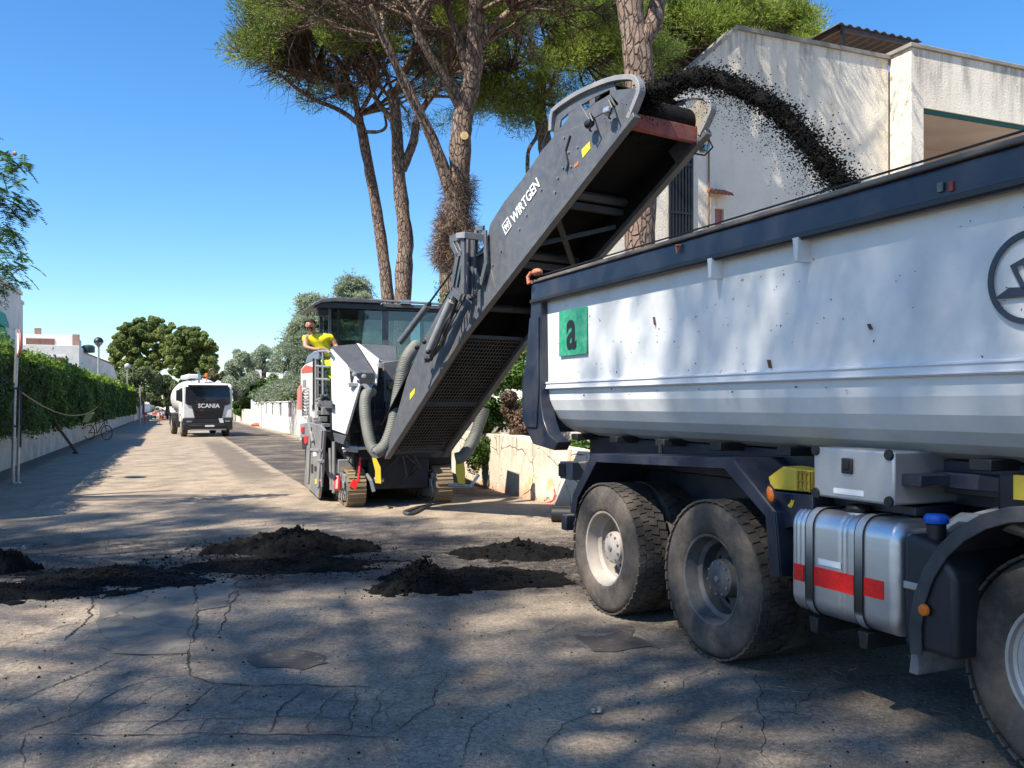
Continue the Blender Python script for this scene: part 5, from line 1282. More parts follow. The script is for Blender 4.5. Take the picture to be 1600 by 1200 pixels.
# load in the tipper
def heap(name, label, cx, cy, lx, ly, h, rot=0, seed=0, n=90, rough=.35, z=0.0, parent_cat='heap', group=None, m=None, power=1.0, crumbs=500):
    u = np.linspace(-1.35, 1.35, n); vs = []; cr, srn = math.cos(rot), math.sin(rot)
    for yv in u:
        for xv in u:
            rr = math.hypot(xv, yv)+.42*noise.noise(Vector((xv*1.6+seed, yv*1.6, seed*2.1)))+.22*noise.noise(Vector((xv*4.5+seed, yv*4.5, 1)))+.10*noise.noise(Vector((xv*13, yv*13, seed)))
            hh = max(0, 1-rr)**power
            det = rough*(.5*noise.noise(Vector((xv*4+seed, yv*4, 3)))+.35*noise.noise(Vector((xv*10, yv*10+seed, 5)))+.30*noise.noise(Vector((xv*24, yv*24, seed))))
            hz = h*hh*(1+det)+h*.5*det*min(1, hh*6) if hh > 0 else -.02
            x = cx+(xv*lx*cr-yv*ly*srn); y = cy+(xv*lx*srn+yv*ly*cr)
            vs.append((x-cx, y-cy, hz+ground_z(x, y)-.004 if z == 0 else hz))
    i = np.arange((n-1)**2); q_ = (i//(n-1))*n+i % (n-1)
    V_ = np.array(vs); F_ = np.stack([q_, q_+1, q_+n+1, q_+n], -1)
    keep = (V_[F_][:, :, 2].max(1) > (-.012 if z == 0 else -.015)); F_ = F_[keep]
    F3_ = np.concatenate([F_[:, [0, 1, 2]], F_[:, [0, 2, 3]]])
    k = crumbs; a = RS.uniform(0, 6.28, k); rr = np.abs(RS.normal(size=k))*.78
    idx = (np.clip(((np.cos(a)*rr)/1.35+1)/2*(n-1), 0, n-1)).astype(int)+(np.clip(((np.sin(a)*rr)/1.35+1)/2*(n-1), 0, n-1)).astype(int)*n
    cc_ = V_[idx]+RS.normal(size=(k, 3))*[.02, .02, 0]; cc_[:, 2] = np.maximum(cc_[:, 2], .0)
    vc, fc = chunks(cc_, RS.uniform(.004, .017, k)*np.where(RS.uniform(0, 1, k) > .95, 1.7, 1))
    o = fastmesh(name, np.concatenate([V_, vc]), np.concatenate([F3_, fc+len(V_)]), m or M_LUMP); o.location = (cx, cy, z)
    return tag(o, label, 'heap', group)
ld = FT.d; ctr = (1.305+FT.d[0]*(-.9)+FT.n[0]*1.25, 5.8+FT.d[1]*(-.9)+FT.n[1]*1.25)
heap('asphalt_load', 'black asphalt load inside the tipper body', ctr[0], ctr[1], 1.9, .82, .85, math.atan2(ld[1], ld[0]), 5, 60, z=1.62, crumbs=300, power=.7)
g = lambda px, py: G(px, py)
M_SOIL = mat('brown_black_millings', (.010, .009, .008), .95, var=.4, scale=9, bump=.8, bscale=40, dirt=((.035, .028, .023), .5, 5.0))
def heap_px(label, px0, px1, py, h, ly, seed, m=None, power=1.0, rot=0, crumbs=1300, rough=.62):
    p0, p1 = g(px0, py), g(px1, py); c = (p0+p1)/2
    return heap('asphalt_heap', label, c.x, c.y, (p1.x-p0.x)/2*1.12, ly, h, rot, seed, m=m, power=power, crumbs=crumbs, rough=rough, group='heaps of milled asphalt on the road')
heap_px('tallest black asphalt heap, in the middle behind the others', 350, 565, 856, .19, .55, 2, power=.6, crumbs=1800)
heap_px('low long black heap lying in front of the tallest one', 285, 590, 884, .09, .5, 4, power=.7, crumbs=2000)
heap_px('pointed small black heap nearest the viewer, left of the truck wheels', 585, 735, 915, .17, .46, 7, power=.8, crumbs=1800, rough=.45)
heap_px('flat dark spread trailing right of the pointed heap', 660, 900, 905, .07, .50, 9, power=.6, crumbs=1000)
heap_px('black ridge with two tips just behind the rear truck wheel', 720, 905, 868, .13, .42, 11, power=.8, crumbs=700)
heap_px('flat dark crumbly spread at the left between road patches', 30, 290, 905, .07, .62, 14, power=.6, crumbs=1800)
heap_px('second flat dark spread further left beside the small heap', -70, 130, 925, .06, .42, 22, power=.6, crumbs=500)
heap_px('small black heap cut by the left picture edge', -60, 48, 892, .20, .30, 17, power=.8, crumbs=500)
# crumbs, stones and pine needles lying about
n_ = 6500; x = RS.uniform(-6, 3.2, n_); y = RS.uniform(3.0, 13.5, n_); w_ = np.exp(-((y-9.3)/1.7)**2); keep = RS.uniform(0, 1, n_) < (.30+.7*w_)
x, y = x[keep], y[keep]; zz = np.array([ground_z(a, b) for a, b in zip(x, y)])
Vc, Fc_ = chunks(np.stack([x, y, zz+.003], -1), RS.uniform(.0025, .009, len(x))*np.where(RS.uniform(0, 1, len(x)) > .985, 2.2, 1))
tag(fastmesh('asphalt_crumbs', Vc, Fc_, M_LUMP), 'scattered dark crumbs on the road', 'crumbs', kind='stuff')
n_ = 3000; x = RS.uniform(-4, 3.4, n_); y = RS.uniform(2.6, 12, n_); zz = np.array([ground_z(a, b) for a, b in zip(x, y)])
Vc, Fc_ = chunks(np.stack([x, y, zz+.003], -1), RS.uniform(.0018, .007, n_))
tag(fastmesh('pale_gravel', Vc, Fc_, mat('pale_stone', (.30, .27, .23), .9, var=.3, scale=9)), 'small pale stones scattered on the road', 'gravel', kind='stuff')
n_ = 1500; x = RS.uniform(-4, 3.4, n_); y = 2.6+RS.uniform(0, 1, n_)**1.5*7; zz = np.array([ground_z(a, b) for a, b in zip(x, y)])
a = RS.uniform(0, 6.28, n_); V, Fc = needles(np.stack([x, y, zz+.006], -1), np.stack([np.cos(a), np.sin(a), a*0+.02], -1), .11, .0035)
tag(fastmesh('fallen_needles', V, Fc, mat('dry_needles', (.28, .16, .08), .8, var=.3, scale=9)), 'dry pine needles fallen on the road', 'needles', kind='stuff')
for (px, py, s_, lab) in ((933, 1113, .030, 'grey broken stone lying before the second truck wheel'), (1023, 922, .028, 'dark lump of asphalt left of the first truck wheel'), (198, 1052, .018, 'small pale stone at the lower left of the road'), (40, 884, .03, 'white scrap lying on the leftmost heap')):
    p = G(px, py); vc, fc = chunks(np.array([[0, 0, s_*.5]]*5)+RS.normal(size=(5, 3))*s_*.45*[1, 1, .3], np.full(5, s_*.8)); vc[:, 2] = np.abs(vc[:, 2])
    o = fastmesh('loose_stone', vc, fc, MATS['pale_stone'] if 'black' not in lab and 'dark' not in lab else M_LUMP); o.location = (p.x, p.y, ground_z(p.x, p.y)+(.16 if 'heap' in lab else 0)); tag(o, lab, 'stone')
# ------------------------------------------------------------------ milling machine
M_GREY = mat('machine_grey_paint', (.075, .082, .096), .38, var=.14, scale=1.5, dirt=((.20, .18, .155), .40, 9.0), bump=.05, bscale=5)
M_GREYL = mat('light_grey_paint', (.20, .21, .225), .4, var=.10, scale=2, dirt=((.36, .32, .27), .5, 4.0))
M_PLATE = mat('worn_side_plate', (.20, .21, .22), .5, .35, var=.2, scale=3, dirt=((.42, .36, .28), .6, 3.5))
M_MWHITE = mat('machine_white_paint', (.72, .71, .69), .3, var=.04, scale=1.5, dirt=((.40, .35, .28), .6, 3.5))
M_STRIPE = mat('red_stripe', (.62, .09, .045), .4, var=.06)
M_BELT_SHADE = mat('black_belt_and_shade', (.004, .004, .0045), .8, var=.4, scale=3, dirt=((.016, .015, .014), .5, 2.0), spec=.2)
M_BRACE = mat('dark_brace', (.045, .046, .05), .6, .3, var=.3, scale=4)
M_HOSE = mat('grey_green_hose', (.125, .132, .118), .6, var=.12, scale=5, dirt=((.27, .245, .205), .4, 4.0))
M_GRILLE = mat('dusty_black_grille', (.050, .045, .038), .6, .2, var=.4, scale=4)
M_PAD = mat('dusty_track_pad', (.23, .17, .10), .85, var=.3, scale=6, dirt=((.12, .09, .06), .7, 7.0), bump=.3)
M_MYEL = mat('yellow_paint', (.68, .50, .03), .4, var=.1, scale=4, dirt=((.35, .25, .12), .3, 5.0))
M_CRED = mat('dark_red_bar', (.26, .045, .035), .6, .1, var=.3, scale=5, dirt=((.30, .22, .17), .6, 6.0))
M_LENS = mat('lamp_lens', (.45, .47, .50), .12, .6, var=.1)
M_CHROME = mat('rod_steel', (.45, .46, .47), .25, .9)
G_CAB = glass('cab_glass', (.62, .72, .70)); G_TOP = glass('tinted_glass', (.16, .20, .20))

FM = Frame(-3.42, 15.8, .336, -.942)
mm = FM.empty('milling_machine', 'grey and white road milling machine with raised loading conveyor', 'milling machine')
def ms(px, py, b=0.0): return FM.side(px, py, b)
def mp(px, py, Y): return FM.pt(px, py, Y)
# dark inner body
MB().box(-3.4, 1.2, .42, 2.1, .62, 1.75).box(.75, 1.35, .10, 2.2, 1.2, 2.10).box(-.2, 1.45, .5, 2.0, .75, 1.6).build('machine_frame', M_DARK, mm, bevel=.02)
fr_ = MB(); random.seed(3)      # pipes, valves and plates of the front
for _ in range(34):
    b = random.uniform(.15, 1.3); z = random.uniform(.8, 2.0); fr_.box(1.40, 1.40+random.uniform(.04, .16), b, b+random.uniform(.05, .22), z, z+random.uniform(.04, .2))
for _ in range(14):
    b = random.uniform(.2, 1.3); z = random.uniform(.9, 1.9)
    fr_.tube([(1.45, b, z), (1.58, b+random.uniform(-.1, .1), z-.15), (1.56, b+random.uniform(-.2, .3), z-.45), (1.42, b+.1, z-.6)], .014, 6)
fr_.build('hydraulic_fittings', mat('oily_dark_metal', (.05, .052, .056), .4, .6, var=.5, scale=9), mm)
# white front side cowl, chamfered: left edge at the machine side, right edge at the nose
A = mp(516, 545, 14.75); Bm = mp(562, 601, 14.0); Cc = mp(539, 679, 14.0); D = mp(519, 672, 14.75); E = mp(552, 583, 14.15)
MB().plate([A, E, Bm, Cc, D], (-.04, .05, 0)).build('side_cowl', M_MWHITE, mm, bevel=.015)
nrm = (Bm-A).cross(D-A).normalized(); nrm = -nrm if nrm.dot(Vector((.2, -1, 0))) < 0 else nrm
def onq(pts, name, m, t=.006, parent=mm):      # thin decal lying on the cowl's plane
    out = []
    for px, py in pts:
        v0 = P(0, 0, 0.0001); k = Vector(((px-CX)/F, 1, (HY-py)/F)); k2 = Vector((k.x*FM.d[0]+k.y*FM.d[1], k.x*FM.n[0]+k.y*FM.n[1], k.z)); o2 = FM.loc((0, 0, CH))
        tt = (A-o2).dot(nrm)/k2.dot(nrm); out.append(o2+k2*tt)
    return MB().plate([p-nrm*.002 for p in out], nrm*t).build(name, m, parent)
onq([(517, 551), (533, 571), (547, 593), (545, 599), (530, 582), (517, 566)], 'red_stripe', M_STRIPE)
onq([(517, 557.5), (530, 575), (536, 583), (535, 585), (529, 578), (517, 561)], 'white_pinstripe', M_MWHITE, .009)
onq([(545, 588), (562, 598.5), (548, 595), (541, 590)], 'red_stripe', M_STRIPE)
onq([(533, 641), (539, 638), (537, 656), (532, 657)], 'logo_letter', M_DARK)
onq([(535, 644), (537, 643), (536, 652), (534, 653)], 'logo_inset', M_MWHITE, .008)
onq([(526, 640), (528, 638), (526, 652), (525, 653)], 'logo_letter', MATS['light_grey_paint'])
MB().plate([mp(520, 676, 14.74), mp(540, 681, 14.02), mp(536, 695, 14.05), mp(523, 690, 14.7)], (-.04, .05, 0)).build('cowl_foot', M_GREY, mm, bevel=.01)
# sloping bonnet with a white wedge
Z1, Z2 = 16.4, 14.0
bl_, br_, fl_, fr2 = mp(517, 542, 15.1), mp(557, 537, 16.2), mp(552, 581, 14.1), mp(586, 582, 14.15)
MB().plate([bl_, mp(519, 541, 16.0), br_, mp(570, 556, 15.2), fr2, fl_, mp(532, 562, 14.6)], (-.02, 0, -.07)).build('bonnet', M_GREY, mm, bevel=.02)
MB().plate([mp(557, 536, 16.2), mp(562, 537, 16.2), mp(592, 560, 14.9), mp(588, 600, 14.12), mp(584, 599, 14.1), mp(586, 581, 14.1)], (-.03, .02, -.03)).build('white_wedge', M_MWHITE, mm, bevel=.008)
MB().plate([mp(563, 537, 16.2), mp(620, 540, 16.5), mp(621, 562, 15.0), mp(592, 561, 14.9)], (-.02, 0, -.3)).plate([mp(592, 562, 14.9), mp(621, 563, 14.95), mp(620, 600, 14.9), mp(592, 590, 14.9)], (-.1, 0, 0)).build('right_bonnet', M_GREY, mm, bevel=.02)
MB().plate([mp(546, 579, 14.13), mp(586, 584, 14.11), mp(585, 604, 14.1), mp(548, 600, 14.12)], (-.25, .05, 0)).build('lamp_recess', M_BLACK, mm, bevel=.01)
MB().plate([mp(545, 597, 14.02), mp(583, 601, 14.04), mp(581, 609, 14.04), mp(572, 609, 14.04), mp(566, 603, 14.02), mp(546, 605, 14.02)], (-.08, 0, 0)).build('nose_bumper', M_GREYL, mm, bevel=.008)
for px, py in ((554, 585), (569, 588)):
    c = mp(px, py, 14.0); MB().lathe([(0, .05), (.030, .045), (.038, .02), (.038, -.03)], c, 'x', 16).build('work_lamp', M_LENS, mm)
# exhaust/round connector and block right of the wedge
c = mp(595, 571, 14.6); MB().lathe([(0, .05), (.045, .045), (.05, -.15)], c, 'x', 16).build('round_coupling', M_GREYL, mm)
MB().plate([mp(598, 565, 14.8), mp(640, 560, 14.9), mp(640, 680, 14.9), mp(600, 690, 14.8)], (-.3, 0, 0)).build('conveyor_mount', M_GREY, mm, bevel=.02)
# rear side panel with grey crown and red stripe
def mside(pts, name, m, b0=-.02, b1=.02, bev=.01):
    return MB().prism([ms(x, y, b0) for x, y in pts], 'y', b0, b1).build(name, m, mm, bevel=bev)
mside([(470, 577), (476, 570), (491, 563), (491, 655), (469, 690)], 'rear_panel', M_MWHITE, .0, .08)
mside([(476, 569), (480, 556), (491, 548), (497, 549), (497, 562), (491, 562)], 'rear_crown', mat('blue_grey_paint', (.16, .20, .26), .4, var=.05), .0, .10, .02)
mside([(471, 577.5), (478, 570.5), (490, 574), (490, 581), (471, 583)], 'red_stripe', M_STRIPE, -.008, -.001, 0)
mside([(473, 594), (478, 593), (478, 605), (473, 605)], 'number_plate', M_GREYL, -.006, -.001, 0)
mside([(464, 608), (468, 602), (468, 640), (464, 640)], 'rear_reflector', mat('red_white_marking', (.5, .2, .17), .5), -.1, -.05, .005)
mside([(469, 662), (483, 660), (483, 682), (469, 684)], 'rear_step', M_GREYL, -.06, .3)
mside([(471, 684), (478, 682), (478, 700), (472, 702)], 'rear_lamp_housing', M_BLACK, -.05, .1)
mside([(474, 684), (481, 680), (480, 692), (476, 694)], 'red_lamp', M_REDTAPE, -.08, -.06)
mside([(470, 668), (474, 667), (474, 676), (470, 676)], 'red_lamp', M_REDTAPE, -.085, -.065, .004)
# side plate by the milling drum
mside([(475, 757), (481, 667), (485, 661), (500, 664), (506, 672), (504, 700), (503, 735), (497, 779)], 'side_plate', M_PLATE, -.05, .0)
sp = bpy.data.objects['side_plate']
mb = MB()
for pts in ([(483, 668), (486, 667), (482, 755), (479, 754)], [(500, 672), (503, 673), (498, 760), (495, 762)], [(482, 700), (502, 702), (502, 706), (482, 704)]):
    mb.prism([ms(x, y, -.07) for x, y in pts], 'y', -.075, -.051)
mb.build('plate_ribs', M_GREYL, mm, bevel=.004)
for (x, y, w, h, m) in ((489, 704, 5, 9, M_WHITE), (492, 748, 3, 8, M_MYEL), (486, 725, 3, 14, M_DARK), (491, 728, 3, 8, M_DARK)):
    mside([(x, y), (x+w, y+.5), (x+w, y+h), (x, y+h)], 'plate_mark', m, -.058, -.052, 0)
MB().tube([(*[ms(503, 715, -.1)[0]], -.1, ms(503, 715, -.1)[1]), (ms(503, 760, -.1)[0], -.1, ms(503, 760, -.1)[1])], .02, 8).tube([(ms(500, 716, -.1)[0], -.12, ms(500, 716)[1]), (ms(506, 716, -.1)[0], -.12, ms(506, 716)[1])], .03, 8).build('plate_rod', M_GREYL, mm)
o = MB().sphere((ms(501, 751, -.1)[0], -.1, ms(501, 751, -.1)[1]), .03, 10, 6, (1.6, 1, .8)).build('red_knob', M_REDTAPE, mm)
mb = MB()
for _ in range(16):   # mechanisms above the plate
    x = random.uniform(477, 508); y = random.uniform(628, 672); a, z = ms(x, y, .02); mb.box(a-.06, a+random.uniform(.02, .12), -.02, .12, z-.04, z+random.uniform(.02, .10))
mb.tube([(ms(484, 655)[0], -.03, ms(484, 655)[1]), (ms(497, 700)[0], -.09, ms(497, 690)[1])], .03, 8); mb.build('lift_mechanism', M_PLATE, mm, bevel=.006)
sprg = [(ms(483, 620)[0]+.07*math.cos(t), -.06+.05*math.sin(t), 1.98-.028*t/6.283*2.2) for t in np.linspace(0, 6.283*9, 130)]
MB().tube(sprg, .010, 6).build('coil_spring', M_GALV, mm)
# ladder and handrails
def rod(pts, r, name, m, b=0.0, n=8):
    return MB().tube([(ms(x, y, bb)[0], bb, ms(x, y, bb)[1]) for x, y, bb in pts], r, n).build(name, m, mm)
rod([(494, 628, .02), (494, 553, .02), (498, 548.5, .02), (512, 548.5, .02), (516, 552, .02)], .026, 'hand_rail', M_GREYL)
rod([(505, 549, .02), (505, 616, .02), (502, 622, .02), (494, 626, .02)], .024, 'hand_rail', M_GREYL)
for y in (572, 592): rod([(494, y, .02), (514, y+1, .03)], .02, 'ladder_rung', M_GREYL)
rod([(490, 640, -.01), (490, 560, -.01)], .018, 'hand_rail', M_DARK)
rod([(499, 560, .1), (499, 640, .1)], .03, 'ladder_side', M_GREY)
for y in (582, 602, 618): rod([(499, y, .1), (512, y, .12)], .022, 'ladder_rung', M_GREY)
MB().box(-1.45, .95, .05, 2.1, 1.62, 1.68).build('platform', M_GREY, mm, bevel=.008)
MB().box(ms(498, 0)[0], ms(515, 0)[0], .02, .049, 1.60, 1.72).build('platform_edge', M_GREY, mm)
MB().box(-3.9, -2.5, .25, 2.15, .9, 2.45).build('engine_housing', M_GREY, mm, bevel=.05)
# operator cab with canopy
YC = 18.2
def cabp(px, py, d=0.0): return mp(px, py, YC+d)
# cab front plane is square to the machine: find a for the plane through (513, 484)
c0_ = cabp(513, 484); aC = c0_.x; bC0 = c0_.y
def cf(px, py, a=None): b, z = FM.front(px, py, aC if a is None else a); return b, z
bC1 = cf(688, 500)[0]; zg0 = cf(513, 541)[1]; zg1 = cf(513, 482)[1]
dep = 1.5
posts = [cf(515, 0)[0], cf(529, 0)[0], cf(601, 0)[0], bC1]
mb = MB()
for b, w in ((posts[0], .035), (posts[2], .085), (posts[3], .045)): mb.box(aC-.06, aC, b-w/2, b+w, zg0-.3, zg1)
mb.box(aC-dep-.06, aC-dep, posts[0], posts[0]+.07, zg0-.9, zg1).box(aC-dep-.06, aC-dep, bC1-.07, bC1, zg0-.9, zg1)
mb.build('cab_posts', M_GREY, mm, bevel=.012)
MB().box(aC-.03, aC-.01, posts[1]-.02, posts[1]+.02, zg0-.2, zg1).build('wiper_post', M_DARK, mm)
for (u, v) in ((posts[0]+.03, posts[2]-.05), (posts[2]+.09, bC1-.03)):
    MB().box(aC-.035, aC-.025, u, v, zg0-.25, zg1-.2).build('front_pane', G_CAB, mm)
    MB().box(aC-.035, aC-.025, u, v, zg1-.2, zg1).build('tinted_pane', G_TOP, mm)
MB().box(aC-dep-.035, aC-dep-.025, posts[0]+.08, bC1-.08, zg0-.6, zg1).build('rear_pane', G_CAB, mm)
MB().box(aC-dep, aC-.07, bC1-.02, bC1-.01, zg0-.6, zg1).build('side_pane', G_CAB, mm)
zr1 = cf(560, 469)[1]
bL = cf(485, 475)[0]
# curved canopy
prof_ = [(bL-.02, zr1-.17), (bL+.05, zr1-.10), (bL+.22, zr1-.02), (bL+.5, zr1+.02), (posts[2]-.1, zr1+.0), (posts[2]-.08, zr1-.03), (posts[2]-.1, zr1-.07), (bL+.45, zr1-.07), (bL+.2, zr1-.10), (bL+.04, zr1-.18)]
MB().prism(prof_, 'x', aC-dep-.3, aC+.22).build('canopy_roof', M_GREY, mm, bevel=.012, ang=50)
MB().box(aC-dep-.3, aC+.12, posts[2]-.07, bC1+.06, zr1-.14, zr1-.06).build('canopy_roof', M_GREY, mm, bevel=.012)
MB().box(aC-.1, aC+.10, posts[0]-.3, posts[2], zg1, zr1-.075).box(aC-.1, aC+.06, posts[2]-.02, bC1, zg1, zr1-.145).build('visor_band', mat('navy_visor', (.02, .024, .036), .4), mm, bevel=.01)
MB().box(aC-.3, aC-.05, bL+.16, posts[0]-.02, zg1-.14, zg1+.06).build('sun_flap', M_BLACK, mm)
mb = MB(); mb.tube([(aC+.2, posts[2]-.35, zr1-.01), (aC+.2, bC1+.1, zr1-.04)], .025, 8).box(aC+.1, aC+.22, posts[2]+.3, posts[2]+.5, zr1-.06, zr1+.02); mb.build('roof_bar', M_GALV, mm)
MB().box(aC-1.0, aC-.6, .9, 1.4, 1.7, 2.5).box(aC-1.15, aC-1.0, .9, 1.4, 2.3, 3.05).build('operator_seat', M_BLACK, mm, bevel=.04)
MB().box(aC-.4, aC-.15, .5, 1.8, 1.7, 2.75).build('control_console', M_DARK, mm, bevel=.04)
# hoses
def smooth_path(pts, sub=14):
    pts = [Vector(p) for p in pts]; out = []
    for j in range(len(pts)-1):
        p0, p1, p2, p3 = pts[max(j-1, 0)], pts[j], pts[j+1], pts[min(j+2, len(pts)-1)]
        for k in range(sub):
            t = k/sub; out.append(.5*((2*p1)+(p2-p0)*t+(2*p0-5*p1+4*p2-p3)*t*t+(3*p1-p0-3*p2+p3)*t**3))
    return out+[pts[-1]]
def hose(pts, r, name='suction_hose', amp=.07, period=.028):
    c = smooth_path(pts, 12); L = [0]
    for a, b in zip(c, c[1:]): L.append(L[-1]+(b-a).length)
    n = int(L[-1]/period*4); out = []; rr = []
    for i in range(n+1):
        s_ = L[-1]*i/n; j = min(len(c)-2, int(np.searchsorted(L, s_, 'right'))-1); t = (s_-L[j])/max(1e-6, L[j+1]-L[j])
        out.append(c[j].lerp(c[j+1], t)); rr.append(r*(1+amp*math.sin(2*math.pi*s_/period)))
    return MB().tube(out, rr, 18).build(name, M_HOSE, mm, ang=80)
hose([mp(650, 541, 14.6), mp(640, 553, 14.2), mp(630, 575, 14.0), mp(622, 620, 13.85), mp(614, 665, 13.75), mp(602, 696, 13.7), mp(588, 707, 13.7)], .098)
hose([mp(588, 707, 13.7), mp(580, 696, 13.75), mp(573, 665, 13.85), mp(570, 635, 13.95), mp(573, 616, 14.05), mp(580, 612, 14.3)], .088, amp=.035)
hose([mp(756, 640, 14.9), mp(748, 665, 14.8), mp(738, 690, 14.7), mp(724, 712, 14.6), mp(712, 716, 14.6)], .095)
MB().lathe([(.10, -.05), (.11, 0), (.10, .05)], mp(588, 705, 13.7), 'x', 16).build('hose_clamp', M_GALV, mm)
# yellow guards
def mpl(pts, Y, ext, name, m, bev=.006):
    return MB().plate([mp(x, y, Y) for x, y in pts], ext).build(name, m, mm, bevel=bev)
mpl([(581, 714), (586, 712), (595, 730), (596, 756), (587, 755), (587, 736)], 14.3, (-.05, 0, 0), 'yellow_guard', M_MYEL)
mpl([(713, 719), (725, 720), (727, 735), (727, 757), (717, 756), (713, 738)], 14.6, (-.05, 0, 0), 'yellow_guard', M_MYEL)
# crawler tracks on lifting columns
def track(cx_a, cb, parent):
    L, Hh, w = 1.15, .30, .30
    def loop(s_):
        st = L; ar = math.pi*Hh; tot = 2*st+2*ar; s_ = s_ % tot
        if s_ < st: return Vector((-L/2+s_, 0, Hh*2)), 0.0
        s_ -= st
        if s_ < ar: t = s_/Hh; return Vector((L/2+Hh*math.sin(t), 0, Hh+Hh*math.cos(t))), t
        s_ -= ar
        if s_ < st: return Vector((L/2-s_, 0, 0)), math.pi
        s_ -= st; t = s_/Hh; return Vector((-L/2-Hh*math.sin(t), 0, Hh-Hh*math.cos(t))), math.pi+t
    tu = MB().prism([(x, z) for x, z in [(-L/2-.16, .15), (-L/2-.2, .30), (-L/2-.15, .46), (L/2+.15, .46), (L/2+.2, .3), (L/2+.16, .15)]], 'y', -w/2+.05, w/2-.05).build('crawler_unit', M_DARK, parent, bevel=.01)
    tu.location = (cx_a, cb, .0)
    side_ = MB().box(-L/2, L/2+.15, -w/2-.03, -w/2+.04, .20, .52).box(-.2, .25, -w/2-.06, w/2+.06, .50, .74).box(-.3, L/2+.2, -w/2-.06, -w/2-.031, .30, .42)
    side_.build('track_frame', M_GREYL, tu, bevel=.01)
    wh = MB()
    for x in (-L/2, -L/4, 0, L/4, L/2): wh.lathe([(.11 if abs(x) < L/2 else .22, -w/2-.01), (.11 if abs(x) < L/2 else .22, w/2-.02)], (x, 0, .17 if abs(x) < L/2 else .3), 'y', 16)
    wh.build('rollers', M_PLATE, tu)
    tot = 2*L+2*math.pi*Hh; n = 30
    pad = MB().box(-.062, .062, -w/2, w/2, -.045, .0).box(-.03, .0, -w/2+.02, w/2-.02, .0, .02).mesh('track_pad'); pad.materials.append(M_PAD)
    for k in range(n):
        p, t = loop(tot*k/n+.05); o = bpy.data.objects.new('track_pad', pad); COL.objects.link(o); o.parent = tu; o.location = p; o.rotation_euler = (0, t, 0)
    return tu
tL = FM.loc(G(553, 790)); bT = tL.y
aT = 1.1-.35
bTR = FM.loc(G(690, 786)).y
trk = [track(aT, bT, mm), track(aT, bTR, mm), track(-2.9, bT, mm), track(-2.9, bTR, mm)]
for a_, b_ in ((aT, bT), (aT, bTR), (-2.9, bT), (-2.9, bTR)): MB().lathe([(.09, .7), (.09, 1.0), (.125, 1.0), (.125, 1.9)], (a_, b_, 0), 'z', 18).build('lifting_column', M_GREYL, mm)
mpl([(546, 760), (552, 748), (560, 752), (556, 766)], 14.25, (-.03, 0, 0), 'red_link', M_REDTAPE)
MB().tube([mp(560, 752, 14.2), mp(563, 715, 14.3)], .02, 8).build('red_link', M_REDTAPE, mm)
MB().tube([mp(528, 745, 14.6), mp(527, 765, 14.5)], .05, 8).build('red_link', M_REDTAPE, mm)
MB().tube([mp(535, 701, 14.3), mp(573, 700, 14.3)], .03, 8).tube([mp(545, 700, 14.28), mp(560, 702, 14.28)], .055, 8).build('steering_cylinder', M_GALV, mm)
MB().tube([mp(574, 742, 14.3), mp(580, 752, 14.1), mp(584, 768, 14.1)], .03, 8).tube([mp(585, 748, 14.4), mp(600, 750, 14.4)], .035, 8).tube([mp(700, 758, 14.6), mp(735, 760, 14.7), mp(748, 742, 14.8)], .03, 8).build('track_link', M_GALV, mm)
MB().box(.1, 1.42, bT+.22, bTR-.22, .26, .80).box(-2.4, .0, .05, 2.25, .12, 1.2).build('drum_housing', M_DARK, mm, bevel=.02)
mpl([(505, 700), (516, 712), (518, 755), (508, 735)], 15.2, (-.05, 0, 0), 'side_deflector', M_PLATE)
MB().tube([mp(522, 690, 14.7), mp(522, 770, 14.7)], .035, 8).tube([mp(516, 700, 14.9), mp(518, 765, 14.9)], .03, 8).build('guide_post', M_PLATE, mm)

# ------------------------------------------------------------------ the loading conveyor (parts of the machine, built on its own axes)
p0 = P(603, 712, 13.7)
FC = Frame(p0.x, p0.y, .555, -.832)
def cs_(px, py, b=0.0): return FC.side(px, py, b)
WD = 1.04
cv = bpy.data.objects.new('conveyor', None); COL.objects.link(cv); cv.parent = mm
cv.matrix_local = (Matrix.Translation((*FM.o, 0)) @ Matrix.Rotation(FM.phi, 4, 'Z')).inverted() @ Matrix.Translation((*FC.o, 0)) @ Matrix.Rotation(FC.phi, 4, 'Z')
low = [cs_(603, 712), cs_(722, 524), cs_(800, 424), cs_(900, 296), cs_(962, 214), cs_(990, 178)]
slope = (Vector(low[4])-Vector(low[1])).normalized()
up_out = [cs_(1000, 158), cs_(1000, 140), cs_(993, 126)]
low_poly = [cs_(603, 712), cs_(722, 524), cs_(776, 455), cs_(758, 385), cs_(735, 402), cs_(712, 440), cs_(690, 478), cs_(664, 525), cs_(648, 560), cs_(636, 590), cs_(622, 640), cs_(610, 680)]
up_poly = [cs_(776, 455), cs_(800, 424), cs_(900, 296), cs_(947, 233), cs_(905, 160), cs_(864, 213), cs_(845, 236), cs_(815, 280), cs_(787, 315), cs_(765, 350), cs_(758, 385)]
def cpan(poly, name, m, b0, b1, bev=.008, **k): return MB().prism(poly, 'y', b0, b1).build(name, m, cv, bevel=bev, **k)
